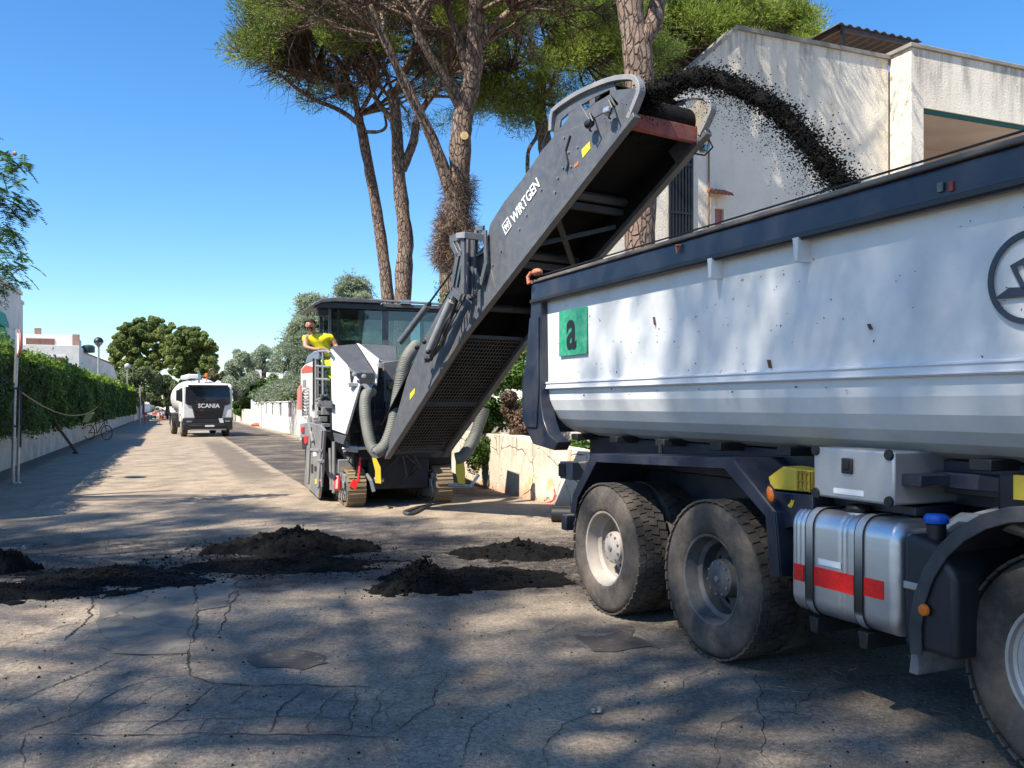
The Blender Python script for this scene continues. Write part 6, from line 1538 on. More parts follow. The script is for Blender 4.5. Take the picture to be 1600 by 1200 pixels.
for b0 in (0.0, WD-.04):
    cpan(low_poly, 'lower_side_panel', M_GREY, b0, b0+.04)
    cpan(up_poly, 'upper_side_panel', M_GREY, b0+.004, b0+.036)
    # head plate below the guard
    hp = [cs_(947, 233), cs_(984, 184), cs_(1000, 152), cs_(992, 150), cs_(972, 152), cs_(905, 187), cs_(895, 170), cs_(864, 212), cs_(905, 290)]
    cpan([cs_(864, 214), cs_(905, 290), cs_(947, 233), cs_(980, 190), cs_(1000, 150), cs_(975, 158), cs_(920, 190), cs_(875, 207)], 'head_plate', M_GREY, b0, b0+.045)
    # lower flange
    fl1 = [Vector((*cs_(603, 712),)), Vector(cs_(722, 524)), Vector(cs_(976, 196)), Vector(cs_(992, 176))]
    fl2 = [Vector((p.x+.05, p.y-.05)) if i_ else Vector((p.x+.03, p.y-.05)) for i_, p in enumerate(fl1)]
    mb = MB(); y0, y1 = (-.03, .06) if b0 == 0 else (WD-.06, WD+.03)
    mb.prism([tuple(p) for p in fl1]+[tuple(p-Vector((-.025, .055))) for p in fl1[::-1]], 'y', y0, y1); mb.build('lower_flange', M_GREY, cv, bevel=.006)
    # guard with windows at the head: rim plus slotted web
    rim = [(862, 205), (864, 180), (872, 168), (905, 146), (952, 126), (985, 121), (996, 127), (1000, 142), (994, 160), (984, 184)]
    rp = [Vector((cs_(x, y)[0], 0, cs_(x, y)[1])) for x, y in rim]
    g_ = MB(); sm_ = smooth_path(rp, 5)
    for p, q2 in zip(sm_, sm_[1:]):
        d = (q2-p); 
        if d.length < 1e-5: continue
        g_.bar(p+Vector((0, b0+.01, 0)), q2+d.normalized()*.012+Vector((0, b0+.01, 0)), .085, .055)
    g_.build('guard_rim', M_GREYL, cv, bevel=.006)
    w_ = MB()
    for quad in ([(867, 186), (872, 174), (905, 151), (952, 130), (952, 140), (928, 152), (920.5, 156), (896, 171), (887, 177), (875, 188)], [(864, 207), (867, 186.2), (875, 188.2), (873, 203)],
                 [(887, 177.2), (896, 171.2), (896, 185), (885.5, 197)], [(920.5, 156.2), (928, 152.2), (928, 161), (919.5, 168)], [(951.7, 131), (958, 128), (964, 160), (951.7, 147)],
                 [(958.2, 141), (992, 137), (995, 148), (985, 172), (968, 182), (964.2, 160)], [(864, 212), (864, 207.2), (873, 203.2), (885.5, 197.2), (896, 185.2), (919.5, 168.2), (928, 161.2), (951.5, 147.2), (960, 165), (900, 200), (868, 214)]):
        w_.prism([cs_(x, y) for x, y in quad], 'y', b0+.008, b0+.030)
    w_.build('guard_web', M_GREYL if b0 else M_GREY, cv, bevel=.003)
# seam, bolts, stickers on the near side
MB().tube([(cs_(892, 212)[0], -.012, cs_(892, 212)[1]), (cs_(885, 235)[0], -.012, cs_(885, 235)[1]), (cs_(889, 255)[0], -.012, cs_(889, 255)[1]), (cs_(886, 268)[0], -.012, cs_(886, 268)[1])], .010, 6).build('edge_seal', M_BLACK, cv)
mb = MB()
for x, y in ((882, 215), (880, 262), (893, 260), (868, 300), (846, 296), (823, 336), (812, 358), (783, 392), (770, 414), (756, 430), (889, 238), (903, 230), (916, 190), (872, 278), (745, 468), (733, 486)):
    a, z = cs_(x, y); mb.lathe([(0, -.018), (.012, -.016), (.014, 0)], (a, 0, z), 'y', 8)
mb.build('panel_bolts', M_GALV, cv, kind='stuff')
cpan([cs_(909, 234), cs_(922, 221), cs_(923, 232), cs_(911, 247)], 'yellow_sticker', M_MYEL, -.006, -.001, 0)
cpan([cs_(898, 258), cs_(904, 252), cs_(904, 257), cs_(898, 262)], 'orange_sticker', M_AMBER, -.006, -.001, 0)
cpan([cs_(676, 552), cs_(681, 538), cs_(688, 536), cs_(682, 552)], 'yellow_sticker', M_MYEL, -.006, -.001, 0)
cpan([cs_(641, 615), cs_(649, 606), cs_(648, 615), cs_(641, 625)], 'yellow_sticker', M_MYEL, -.006, -.001, 0)
# lettering
l0, l1 = Vector(cs_(801, 345)), Vector(cs_(842, 284)); dl = (l1-l0); al = math.atan2(dl.y, dl.x)
Mx = mat4((math.cos(al), 0, math.sin(al)), (-math.sin(al), 0, math.cos(al)), (0, -1, 0), ((l0.x+l1.x)/2, -.004, (l0.y+l1.y)/2))
tx = text('WIRTGEN', 'lettering', M_WHITE, cv, Mx, .2, .002, .0035); 
xs0 = [v.co.x for v in tx.data.vertices]; w0 = max(xs0)-min(xs0); tx.matrix_local = Mx @ Matrix.Diagonal((dl.length/w0*1.0, .95, 1, 1))
u_ = Vector((math.cos(al), 0, math.sin(al))); v_ = Vector((-math.sin(al), 0, math.cos(al)))
cw = Vector((cs_(792, 353)[0], 0, cs_(792, 353)[1])); s_ = .078
def logo_poly(pts, name, m, y0, y1):
    q3 = [cw+u_*x*s_+v_*y*s_ for x, y in pts]; return MB().prism([(p.x, p.z) for p in q3], 'y', y0, y1).build(name, m, cv)
lb = MB()
for q_4 in ([(-1, -1), (1, -1), (1, -.82), (-1, -.82)], [(-1, .82), (1, .82), (1, 1), (-1, 1)], [(-1, -.82), (-.82, -.82), (-.82, .82), (-1, .82)], [(.82, -.82), (1, -.82), (1, .82), (.82, .82)]):
    q3 = [cw+u_*x*s_+v_*y*s_ for x, y in q_4]; lb.prism([(p.x, p.z) for p in q3], 'y', -.005, -.001)
lb.build('logo_box', M_WHITE, cv)
logo_poly([(-.6, .55), (-.6, .2), (-.3, -.65), (0, -.1), (.3, -.65), (.6, .2), (.6, .55), (.3, .55), (.3, .0), (0, .45), (-.3, .0), (-.3, .55)], 'logo_mark', M_WHITE, -.005, -.001)
# belly: belt and braces between the flanges
def cline(px, py, b=0.0): a, z = cs_(px, py, 0.0); return Vector((a, b, z))
k0, k1 = cline(722, 524), cline(978, 190); e_up = (k1-k0).normalized(); n_up = Vector((-e_up.z, 0, e_up.x))   # upwards, off the belly
q0, q1 = cline(605, 708), cline(722, 524); e_lo = (q1-q0).normalized(); n_lo = Vector((-e_lo.z, 0, e_lo.x))
MB().plate([q1+n_lo*.42+Vector((0, .045, 0)), k1+n_up*.16+Vector((0, .045, 0)), k1+n_up*.16+Vector((0, WD-.045, 0)), q1+n_lo*.42+Vector((0, WD-.045, 0))], n_up*.03).build('return_belt', M_BELT_SHADE, cv)
MB().plate([q0+n_lo*.12+Vector((0, .045, 0)), q1+n_lo*.415+Vector((0, .045, 0)), q1+n_lo*.415+Vector((0, WD-.045, 0)), q0+n_lo*.12+Vector((0, WD-.045, 0))], n_lo*.03).build('lower_belt', M_BELT_SHADE, cv)
for poly in (low_poly, up_poly): MB().prism(poly, 'y', WD-.048, WD-.043).build('shade_sheet', M_BELT_SHADE, cv)  # black sheets added over the far panel's inner face, standing in for shade
MB().plate([q0+n_lo*.5+Vector((0, .045, 0)), q1+n_lo*.75+Vector((0, .045, 0)), q1+n_lo*.75+Vector((0, WD-.045, 0)), q0+n_lo*.5+Vector((0, WD-.045, 0))], n_lo*.02).plate([q1+n_lo*.75+Vector((0, .045, 0)), k1+n_up*.55+Vector((0, .045, 0)), k1+n_up*.55+Vector((0, WD-.045, 0)), q1+n_lo*.75+Vector((0, WD-.045, 0))], n_up*.02).build('top_cover', M_BELT_SHADE, cv)
Lup = (k1-k0).length
def ub(f, b, dn=.05): return k0+e_up*Lup*f+n_up*dn+Vector((0, b, 0))
br = MB()
for f in (.36, .645): br.bar(ub(f, .05, .12), ub(f, WD-.05, .12), .09, .07); br.tube([ub(f+.03, .05, .18), ub(f+.03, WD-.05, .18)], .055, 10)
br.bar(ub(.47, .05), ub(.60, WD-.05), .06, .05); br.bar(ub(.62, .05), ub(.38, WD-.1), .06, .05)
br.tube([ub(.08, .05, .25), ub(.08, WD-.05, .25)], .05, 10)
br.build('cross_braces', M_BRACE, cv, bevel=.004)
MB().box(-.01, .01, 0, .01, 0, .01) if False else None
# scraper shield with dusty red cross bar at the head
hb = MB(); hb.bar(k1+n_up*.03+Vector((0, .03, 0)), k1+n_up*.03+Vector((0, WD-.02, 0)), .08, .16); hb.build('red_cross_bar', M_CRED, cv, bevel=.006)
MB().tube([k1+n_up*.24-e_up*.05+Vector((0, .05, 0)), k1+n_up*.24-e_up*.05+Vector((0, WD-.05, 0))], .17, 24).build('head_drum', M_BELT_SHADE, cv)
tg = [cs_(950, 180), cs_(985, 135), cs_(998, 140), cs_(990, 165), cs_(972, 195)]
MB().plate([Vector((a, WD-.055, z)) for a, z in [cs_(962, 150), cs_(985, 124), cs_(998, 132), cs_(990, 160), cs_(980, 200)]], (0, .015, 0)).build('head_side_liner', mat('asphalt_dusted_steel', (.30, .27, .22), .8, .2, var=.15, dirt=((.12, .11, .10), .5, 8.0)), cv)
# grille under the lower section
def gp(u, b, dn): return q0+(q1-q0)*u+Vector((0, b, 0))-n_lo*dn
for (u0, u1) in ((.01, .445), (.465, .995)):
    f_ = MB()
    for b in (.065, WD-.065): f_.bar(gp(u0, b, -.0), gp(u1, b, -.0), .03, .045)
    for u in (u0, u1): f_.bar(gp(u, .05, 0), gp(u, WD-.05, 0), .04, .045)
    f_.build('grille_frame', M_BRACE, cv)
    g_ = MB(); Lg = (q1-q0).length*(u1-u0); nlong = 18; ncr = int(Lg/.075)
    for k in range(nlong+1):
        b = .08+(WD-.16)*k/nlong; g_.bar(gp(u0, b, .004), gp(u1, b, .004), .013, .010)
    for k in range(1, ncr):
        u = u0+(u1-u0)*k/ncr; g_.bar(gp(u, .08, .006), gp(u, WD-.08, .006), .020, .010)
    g_.build('grille_mesh', M_GRILLE, cv)
MB().plate([q0+Vector((0, .0, 0)), q0+Vector((0, WD, 0)), q0+Vector((-.25, WD, -.05)), q0+Vector((-.25, 0, -.05))], (0, 0, .03)).build('foot_plate', M_DARK, cv)
# work lamps on the head
for b, px, py in ((-.10, 962, 176), (-.10, 932, 196), (WD+.10, 975, 205)):
    a, z = cs_(px, py); c = Vector((a, b, z))
    MB().lathe([(0, .055), (.038, .05), (.046, .02), (.046, -.03), (.02, -.06)], c, 'x', 16).build('head_lamp', M_LENS if py != 196 else M_DARK, cv)
    MB().tube([c+Vector((-.02, .1 if b < 0 else -.1, .06)), c+Vector((.05, -.03 if b < 0 else .03, .09)), c+Vector((.10, -.03 if b < 0 else .03, 0)), c+Vector((.03, -.02, -.08)), c+Vector((-.06, .08 if b < 0 else -.08, -.05))], .010, 6).build('lamp_guard', M_BLACK, cv)
# folding linkage plates and cylinders at the knee
def knee(pts, b, m, name='linkage_plate', th=.03): return MB().prism([cs_(x, y, b) for x, y in pts], 'y', b-th/2, b+th/2).build(name, m, cv, bevel=.004)
def knee_holes(outer, holes, b):
    """cut-out plate: outline with triangular holes, made by bars round each opening"""
    mb = MB()
    for e0, e1, w in outer:
        p, q2 = cs_(*e0, b), cs_(*e1, b); mb.bar((p[0], b, p[1]), (q2[0], b, q2[1]), .035, w)
    mb.build('linkage_plate', M_GREY, cv, bevel=.006)
for b in (-.10, -.30):
    dx = 0 if b == -.10 else -6
    knee_holes([((710+dx, 374), (732+dx, 368), .09), ((712+dx, 378), (722+dx, 400), .08), ((730+dx, 368), (730+dx, 460), .085), ((722+dx, 398), (712+dx, 455), .08), ((712+dx, 452), (726+dx, 466), .09), ((718+dx, 400), (730+dx, 395), .06)], None, b)
knee([(736, 368), (740, 368), (740, 466), (735, 466)], -.06, M_GREY); knee([(728, 366), (742, 364), (742, 374), (728, 374)], -.2, M_GREYL, 'linkage_bar', .3)
knee_holes([((744, 358), (756, 356), .06), ((744, 360), (742, 420), .06), ((758, 360), (760, 412), .06), ((742, 418), (752, 440), .06), ((760, 410), (752, 445), .07), ((745, 400), (758, 392), .04)], None, -.05)
def cyl(p, q2, r, m, name, b, b2=None):
    a0, z0 = cs_(*p, b); a1, z1 = cs_(*q2, b2 if b2 is not None else b)
    return MB().tube([(a0, b, z0), (a1, b2 if b2 is not None else b, z1)], r, 14).build(name, m, cv)
cyl((706, 470), (672, 548), .062, M_GREYL, 'lift_cylinder', -.16); cyl((714, 455), (706, 470), .03, M_CHROME, 'cylinder_rod', -.16)
cyl((716, 462), (690, 540), .025, M_BLACK, 'hydraulic_line', -.22); cyl((722, 466), (694, 520), .04, M_GREYL, 'lift_cylinder', -.08)
cyl((668, 478), (625, 535), .045, M_GREY, 'stay_cylinder', -.30, -.5); cyl((706, 425), (666, 480), .014, M_BLACK, 'stay_rope', -.30, -.30)
mb = MB(); random.seed(5)
for _ in range(10):
    x, y = random.choice(((668, 480), (674, 555), (726, 462), (660, 540))); a, z = cs_(x+random.uniform(-4, 4), y+random.uniform(-6, 6), -.2); mb.sphere((a, -.2+random.uniform(-.08, .08), z), .035, 8, 6)
mb.build('joint_fittings', M_DARK, cv, kind='stuff')
for k in range(3):
    MB().tube(smooth_path([Vector((cs_(720-k*4, 475, -.1)[0], -.1, cs_(720, 475, -.1)[1])), Vector((cs_(705-k*5, 500, -.25)[0], -.25, cs_(705, 505, -.25)[1])), Vector((cs_(690-k*4, 535, -.2)[0], -.2, cs_(690, 540, -.2)[1])), Vector((cs_(668-k*3, 560, -.12)[0], -.1, cs_(668, 565, -.12)[1]))], 6), .014, 6).build('hydraulic_line', M_BLACK, cv)
MB().tube([tuple(cline(817, 262, .3)+Vector((0, 0, .15))), tuple(cline(818, 240, .3)+Vector((0, 0, .18))), tuple(cline(826, 224, .3)+Vector((0, 0, .2)))], .022, 6).build('rope_hook', M_BLACK, cv)
# loose air hose on the road by the tracks
hz_ = [G(672, 790), G(655, 800), G(640, 806), G(632, 803), G(650, 797), G(668, 793)]
tag(MB().tube(smooth_path([p+Vector((0, 0, .03)) for p in hz_], 8), .028, 8).build('loose_hose', mat('black_hose', (.05, .05, .05), .5)), 'black hose end lying on the road between the crawler tracks', 'hose')

# ------------------------------------------------------------------ worker
M_SKIN = mat('tanned_skin', (.42, .20, .125), .55, var=.08, scale=8)
M_SHIRT = mat('yellow_tshirt', (.80, .70, .015), .8, var=.05, scale=6, bump=.25, bscale=14)
M_HIVIS = mat('lime_hivis_trousers', (.50, .78, .02), .8, var=.06, scale=6, bump=.25, bscale=12)
M_HAIR = mat('dark_hair', (.012, .009, .008), .7, var=.3, scale=20, bump=.5)
M_SILVER = mat('silver_reflective_band', (.30, .31, .32), .4, .4)
def skin_mesh(name, verts, edges, m, parent, sub=2, root=0, at=None):
    me = bpy.data.meshes.new(name); me.from_pydata([v[:3] for v in verts], edges, []); me.materials.append(m)
    o = bpy.data.objects.new(name, me); COL.objects.link(o); o.parent = parent
    sk = o.modifiers.new('skin', 'SKIN'); sk.use_smooth_shade = True; sk.branch_smoothing = .6
    for i, v in enumerate(verts):
        r = v[3]; me.skin_vertices[0].data[i].radius = (r, r) if not isinstance(r, tuple) else r
        me.skin_vertices[0].data[i].use_root = (i == root)
    s = o.modifiers.new('sub', 'SUBSURF'); s.levels = s.render_levels = sub
    return o
pw = P(506, 628, 17.4)
# person axes: x to the picture's right, y away from the camera, z up
PSC = 1.0
wk = thing('person', 'worker in yellow T-shirt and lime trousers leaning on the machine rail', 'person', (pw.x, pw.y, 1.68))
bodyv = [(.03, 0, .93, .135), (.02, -.02, 1.06, .125), (-.03, -.06, 1.20, .135), (-.08, -.10, 1.34, .15), (-.13, -.14, 1.42, .06), (-.17, -.19, 1.50, .052),      # spine, neck
         (-.29, -.13, 1.35, .062), (-.25, -.27, 1.13, .045), (-.06, -.33, 1.08, .032), (.02, -.33, 1.10, .030),                                  # right arm, forearm over the rail
         (.12, -.06, 1.38, .062), (.22, -.05, 1.16, .045), (.30, -.22, 1.08, .034), (.34, -.30, 1.09, .028),                                       # left arm
         (-.07, .0, .85, .10), (-.06, -.04, .47, .065), (-.05, .02, .10, .045), (-.05, -.10, .04, .04),
         (.13, .02, .85, .10), (.14, -.02, .47, .065), (.15, .04, .10, .045), (.15, -.08, .04, .04)]
bodye = [(0, 1), (1, 2), (2, 3), (3, 4), (4, 5), (3, 6), (6, 7), (7, 8), (8, 9), (3, 10), (10, 11), (11, 12), (12, 13), (0, 14), (14, 15), (15, 16), (16, 17), (0, 18), (18, 19), (19, 20), (20, 21)]
body = skin_mesh('body', bodyv, bodye, M_SKIN, wk)
hd = MB(); hc = Vector((-.185, -.225, 1.575))
# head: ellipsoid shaped by profile, with nose, brow, chin, ears
n_, m_ = 20, 16; vs = []
for i_ in range(m_+1):
    t = math.pi*i_/m_
    for k in range(n_):
        a = 2*math.pi*k/n_; x, y, z = math.sin(t)*math.cos(a), math.sin(t)*math.sin(a), math.cos(t)
        jaw = 1-.22*max(0, -z)**1.2; X_, Y_, Z_ = x*.077*jaw, y*.098*(1-.08*max(0, -z)), z*.122
        if y < -.5 and abs(x) < .25: Y_ -= .012*math.exp(-((z+.08)/.22)**2)*(1-abs(x)/.25)*1.8
        if y < -.5 and .15 < abs(x) < .6: Y_ += .008*math.exp(-((z-.08)/.12)**2)
        if y < -.6 and z < -.6: Y_ -= .008
        vs.append(hc+Vector((X_, Y_, Z_)))
hd.add(vs, [(i_*n_+k, i_*n_+(k+1) % n_, (i_+1)*n_+(k+1) % n_, (i_+1)*n_+k) for i_ in range(m_) for k in range(n_)])
for sg in (-1, 1): hd.sphere(hc+Vector((sg*.078, .01, -.005)), .02, 8, 6, (.5, .8, 1.5))
head = hd.build('head', M_SKIN, wk, ang=180)
ey = MB()
for sg in (-1, 1): ey.sphere(hc+Vector((sg*.030, -.088, .008)), .007, 8, 6, (1.5, .6, .8)); ey.sphere(hc+Vector((sg*.032, -.092, .028)), .008, 8, 6, (2.0, .4, .3))
ey.sphere(hc+Vector((0, -.094, -.052)), .010, 8, 6, (2.0, .5, .35)); ey.build('face_features', M_HAIR, wk)
hr = MB(); vs = []
for i_ in range(9):
    t = math.pi*.5*i_/8*1.05
    for k in range(n_):
        a = 2*math.pi*k/n_; x, y, z = math.sin(t)*math.cos(a), math.sin(t)*math.sin(a), math.cos(t)
        lift = .018 if y > -.4 else .012; zz = z if y > -.3 else max(z, .60)
        vs.append(hc+Vector((x*(.077+lift), y*(.098+lift)+.004, max(zz, .1)*(.122+lift))))
hr.add(vs, [(i_*n_+k, i_*n_+(k+1) % n_, (i_+1)*n_+(k+1) % n_, (i_+1)*n_+k) for i_ in range(8) for k in range(n_)]); hr.build('hair', M_HAIR, wk, ang=180)
bd = MB(); vs = []
for i_ in range(6):
    z = -.045-.014*i_
    for k in range(9):
        a = R(200+140*k/8); s_ = math.sqrt(max(0, 1-(z/.122)**2))*(1-.2*(-z/.122)); vs.append(hc+Vector((math.cos(a)*.081*s_, math.sin(a)*.103*s_-.002, z)))
bd.add(vs, [(i_*9+k, i_*9+k+1, (i_+1)*9+k+1, (i_+1)*9+k) for i_ in range(5) for k in range(8)]); bd.build('beard', M_HAIR, wk, ang=180)
shv = [(.03, 0, .92, .150), (.02, -.02, 1.06, .145), (-.03, -.06, 1.20, .155), (-.08, -.10, 1.33, .165), (-.12, -.13, 1.40, .09), (-.29, -.13, 1.34, .085), (-.285, -.19, 1.25, .068), (.12, -.06, 1.37, .085), (.17, -.055, 1.26, .068)]
skin_mesh('tshirt', shv, [(0, 1), (1, 2), (2, 3), (3, 4), (3, 5), (5, 6), (3, 7), (7, 8)], M_SHIRT, wk)
trv = [(.03, 0, .90, .150), (-.07, .0, .82, .115), (-.06, -.04, .47, .088), (-.05, .02, .09, .075), (.13, .02, .82, .115), (.14, -.02, .47, .088), (.15, .04, .09, .075)]
skin_mesh('trousers', trv, [(0, 1), (1, 2), (2, 3), (0, 4), (4, 5), (5, 6)], M_HIVIS, wk)
for x, y, z in ((-.055, -.03, .34), (.145, -.01, .34), (-.05, -.0, .22), (.15, .02, .22)): MB().lathe([(.092, -.025), (.092, .025)], (x, y, z), 'z', 16).build('reflective_band', M_SILVER, wk)
for x, y in ((-.05, -.04), (.15, -.02)): MB().sphere((x, y, .05), .06, 12, 8, (.9, 2.1, .8)).build('boot', M_BLACK, wk)
def hand(wx, wy, wz, dx, sg, name='hand'):
    v = [(wx, wy, wz, .022), (wx+dx*.05, wy-.01, wz, .030), (wx+dx*.09, wy-.015, wz-.003, .028)]; e = [(0, 1), (1, 2)]
    for k in range(4):
        b_ = len(v); ln = (.032, .037, .034, .027)[k]; oy = (-.033+.022*k)
        v += [(wx+dx*.11, wy-.012+oy, wz-.004, .0095), (wx+dx*(.11+ln), wy-.012+oy, wz-.018, .009), (wx+dx*(.115+ln*1.5), wy-.01+oy, wz-.045, .008)]; e += [(2, b_), (b_, b_+1), (b_+1, b_+2)]
    b_ = len(v); v += [(wx+dx*.055, wy-.045, wz+.004, .011), (wx+dx*.085, wy-.068, wz-.01, .009)]; e += [(1, b_), (b_, b_+1)]
    return skin_mesh(name, v, e, M_SKIN, wk, sub=1)
wk.scale = (1.13, 1.1, .95)
hand(.0, -.33, 1.10, 1, 1); hand(.33, -.30, 1.09, 1, 1)

# ------------------------------------------------------------------ tanker truck down the street
p_ = P(286, 682, 45.3); FS = Frame(p_.x, p_.y, .45, -.893)
sc_ = FS.empty('tanker_truck', 'white tanker truck with black grille driving towards the viewer', 'truck')
def sf(px, py, a=0.0): return FS.front(px, py, a)
M_CABW = mat('lorry_white', (.72, .72, .71), .3, var=.03, dirt=((.4, .36, .3), .3, 2.0))
MB().prism([(-1.9, .75), (-1.9, 2.62), (-1.6, 2.78), (-.5, 2.74), (-.12, 2.62), (-.02, 1.9), (.0, .95), (-.4, .75)], 'y', 0.0, 2.42).build('cab', M_CABW, sc_, bevel=.06, seg=3)
ws = MB().plate([(.006, .10, 1.80), (.006, 2.32, 1.80), (-.085, 2.28, 2.56), (-.085, .14, 2.56)], (.012, 0, 0)); ws.build('windscreen', mat('dark_lorry_glass', (.018, .022, .026), .06, var=.3), sc_)
MB().box(-1.0, -.2, -.012, -.001, 1.8, 2.45).build('side_window', M_GLASSD, sc_)
MB().prism([(.08, 1.785), (2.34, 1.785), (2.28, 1.68), (2.02, 1.58), (1.90, .99), (.55, .99), (.42, 1.58), (.14, 1.68)], 'x', .003, .035).build('grille', M_BLACK, sc_, bevel=.01)
for z in (1.02, 1.12, 1.22, 1.32): MB().box(.036, .05, .55, 1.88, z, z+.035).build('grille_bar', M_DARK, sc_)
text('SCANIA', 'lettering', M_WHITE, sc_, mat4((0,1,0), (0,0,1), (1,0,0), (.045, 1.24, 1.585)), .30, .003, .006, sx=1.0)
MB().box(.036, .046, .80, .98, 1.32, 1.38).build('red_badge', M_REDTAPE, sc_)
for b0, b1 in ((.05, .52), (1.92, 2.38)):
    MB().box(-.05, .05, b0, b1, .72, .96).build('headlight', mat('dark_lamp', (.06, .065, .07), .15, .4), sc_, bevel=.02)
    MB().box(.051, .06, (b0+.10 if b0 < 1 else b0+.12), (b1-.12 if b0 < 1 else b1-.10), .76, .84).build('headlight_lens', M_LENS, sc_)
MB().box(-.4, .07, .0, 2.42, .36, .70).box(-.4, .03, .0, 2.42, .70, .985).box(-.05, .10, .3, 2.1, .50, .62).build('bumper', mat('dark_grey_plastic', (.014, .015, .017), .5), sc_, bevel=.04, seg=3)
MB().box(.075, .09, .35, 2.1, .34, .41).build('bumper_lip', M_GREYL, sc_)
MB().box(.0, .05, .2, 2.2, 1.80, 1.86).tube([(.03, .5, 1.84), (.0, 1.1, 1.95)], .012, 6).tube([(.03, 1.4, 1.84), (.0, 2.0, 1.95)], .012, 6).build('wipers', M_BLACK, sc_)
MB().box(-.35, .10, .25, 2.2, 2.58, 2.66).build('sun_visor', M_BLACK, sc_, bevel=.02)
MB().box(.101, .11, 1.05, 1.50, .52, .61).build('licence_plate', M_WHITE, sc_)
MB().prism([(1.72, .95), (1.92, .95), (1.98, .72), (1.78, .72)], 'x', .05, .06).build('white_trim', M_WHITE, sc_)
for sgn, b in ((-1, -.30), (1, 2.50)):
    MB().box(-.35, -.15, b, b+.22, 1.85, 2.40).build('mirror', M_BLACK, sc_, bevel=.03); MB().tube([(-.25, b+.11, 2.4), (-.2, .1 if b < 0 else 2.3, 2.55)], .025, 6).tube([(-.25, b+.11, 1.85), (-.2, .05 if b < 0 else 2.4, 1.8)], .02, 6).build('mirror_arm', M_BLACK, sc_)
tank = MB(); pf = [(-6.9, .0), (-6.85, .85), (-6.4, 1.06), (-2.6, 1.06), (-2.15, .8), (-2.05, .0)]
vs = []; nn_ = 28
for x, r in pf:
    for k in range(nn_):
        t = 2*math.pi*k/nn_; vs.append((x, 1.21+math.cos(t)*r*1.08, 2.0+math.sin(t)*r*1.0))
tank.add(vs, [(i_*nn_+k, i_*nn_+(k+1) % nn_, (i_+1)*nn_+(k+1) % nn_, (i_+1)*nn_+k) for i_ in range(len(pf)-1) for k in range(nn_)]); tank.build('tank', M_CABW, sc_, ang=50)
MB().box(-5.5, -2.4, .5, 1.1, 3.05, 3.28).build('hatch_deck', M_CABW, sc_, bevel=.05); MB().tube([(-2.1, 1.05, 2.6), (-2.1, 1.05, 3.25), (-2.15, 1.0, 3.45)], .06, 8).build('exhaust_stack', M_CHROME, sc_)
MB().lathe([(.09, 0), (.10, .08), (.07, .17), (0, .19)], (-2.3, 1.45, 3.15), 'z', 12).tube([(-2.3, 1.45, 2.9), (-2.3, 1.45, 3.16)], .03, 6).build('beacon', M_AMBER, sc_)
MB().box(-6.9, -.5, .5, 1.9, .62, .95).box(-3.3, -2.2, .02, .5, .45, 1.15).build('chassis', M_DARK, sc_, bevel=.02)
for a in (-1.15, -5.6):
    for b in (.02, 2.1):
        w = MB().lathe([(.29, .03), (.33, 0), (.47, 0), (.52, .05), (.52, .27), (.47, .3), (.3, .3)], (a, b, .52), 'y', 28).build('wheel', M_RUBBER, sc_, ang=40)
        MB().lathe([(0, .0), (.14, .0), (.16, .04), (.28, .035), (.30, .01)], (a, b, .52), 'y', 20).build('rim', M_RIMG, w) if b < 1 else None
    arcp = [(a+.66*math.cos(R(180-k*15)), .52+.66*math.sin(R(180-k*15))) for k in range(13)]; ar2 = [(a+(x-a)*.93, .52+(z-.52)*.93) for x, z in arcp]
    MB().prism(arcp+ar2[::-1], 'y', -.01, .5).build('wheel_arch', MATS['dark_grey_plastic'], sc_)

# ------------------------------------------------------------------ street furniture
def lamp(px, py, label, H=5.2, dark=False):
    Y = (H-CH)*F/(HY-py); q_ = P(px, py, Y); t = thing('street_lamp', label, 'street lamp', (q_.x, q_.y, 0), 0, 'globe street lamps along the left wall')
    MB().lathe([(.10, 0), (.10, .5), (.06, .55), (.055, H-.30), (.09, H-.28), (.10, H-.22)], (0, 0, 0), 'z', 12).build('lamp_post', mat('pale_lamp_post', (.36, .36, .35), .5, .3), t)
    if dark:
        MB().sphere((0, 0, H), .24, 20, 12).build('globe', mat('smoked_glass_globe', (.30, .33, .35), .08, .2, var=.1), t)
        m = MB(); pr = [(0, .262)]+[(.262*math.sin(a), .262*math.cos(a)) for a in np.linspace(.1, 1.75, 10)]; m.lathe(pr, (0, 0, H), 'z', 20); m.build('globe_cap', M_BLACK, t, ang=60)
    else: MB().sphere((0, 0, H), .26, 20, 12).build('globe', mat('clear_globe', (.50, .50, .45), .15, .1, var=.15, scale=6), t)
lamp(154, 534, 'nearest globe street lamp with a dark cap over the hedge', dark=True)
lamp(199, 572, 'pale globe street lamp at the end of the hedge, second from the viewer')
lamp(225, 590, 'third globe street lamp, small beside the far trees')
lamp(252, 607, 'farthest globe street lamp left of the tanker truck')
# sign post at the left
b_ = G(20, 755)
sg = thing('road_sign', 'grey metal sign post with edge-on round sign and paired tube at the left', 'road sign', (b_.x, b_.y, 0), R(38))
MB().tube([(0, 0, -.02), (.03, 0, 1.6), (.09, 0, 3.25)], .038, 14).build('post', M_GALV, sg)
MB().tube([(.10, .05, .0), (.12, .05, 1.0), (.15, .05, 2.05)], .030, 12).build('second_post', M_GALV, sg)
MB().lathe([(0, -.02), (.28, -.02), (.30, 0), (.28, .02), (0, .02)], (.10, -.05, 2.95), 'x', 28).build('sign_disc', mat('red_sign_back', (.35, .09, .08), .5, .2, var=.1), sg)
MB().lathe([(0, -.006), (.22, -.006), (.22, .006), (0, .006)], (.078, -.05, 2.95), 'x', 28).build('sign_face', M_WHITE, sg)
MB().box(.14, .17, -.02, .28, 1.2, 2.05).build('dark_panel', M_BLACK, sg); MB().box(.14, .16, .0, .10, .75, 1.19).build('lower_panel', M_NAVY, sg)
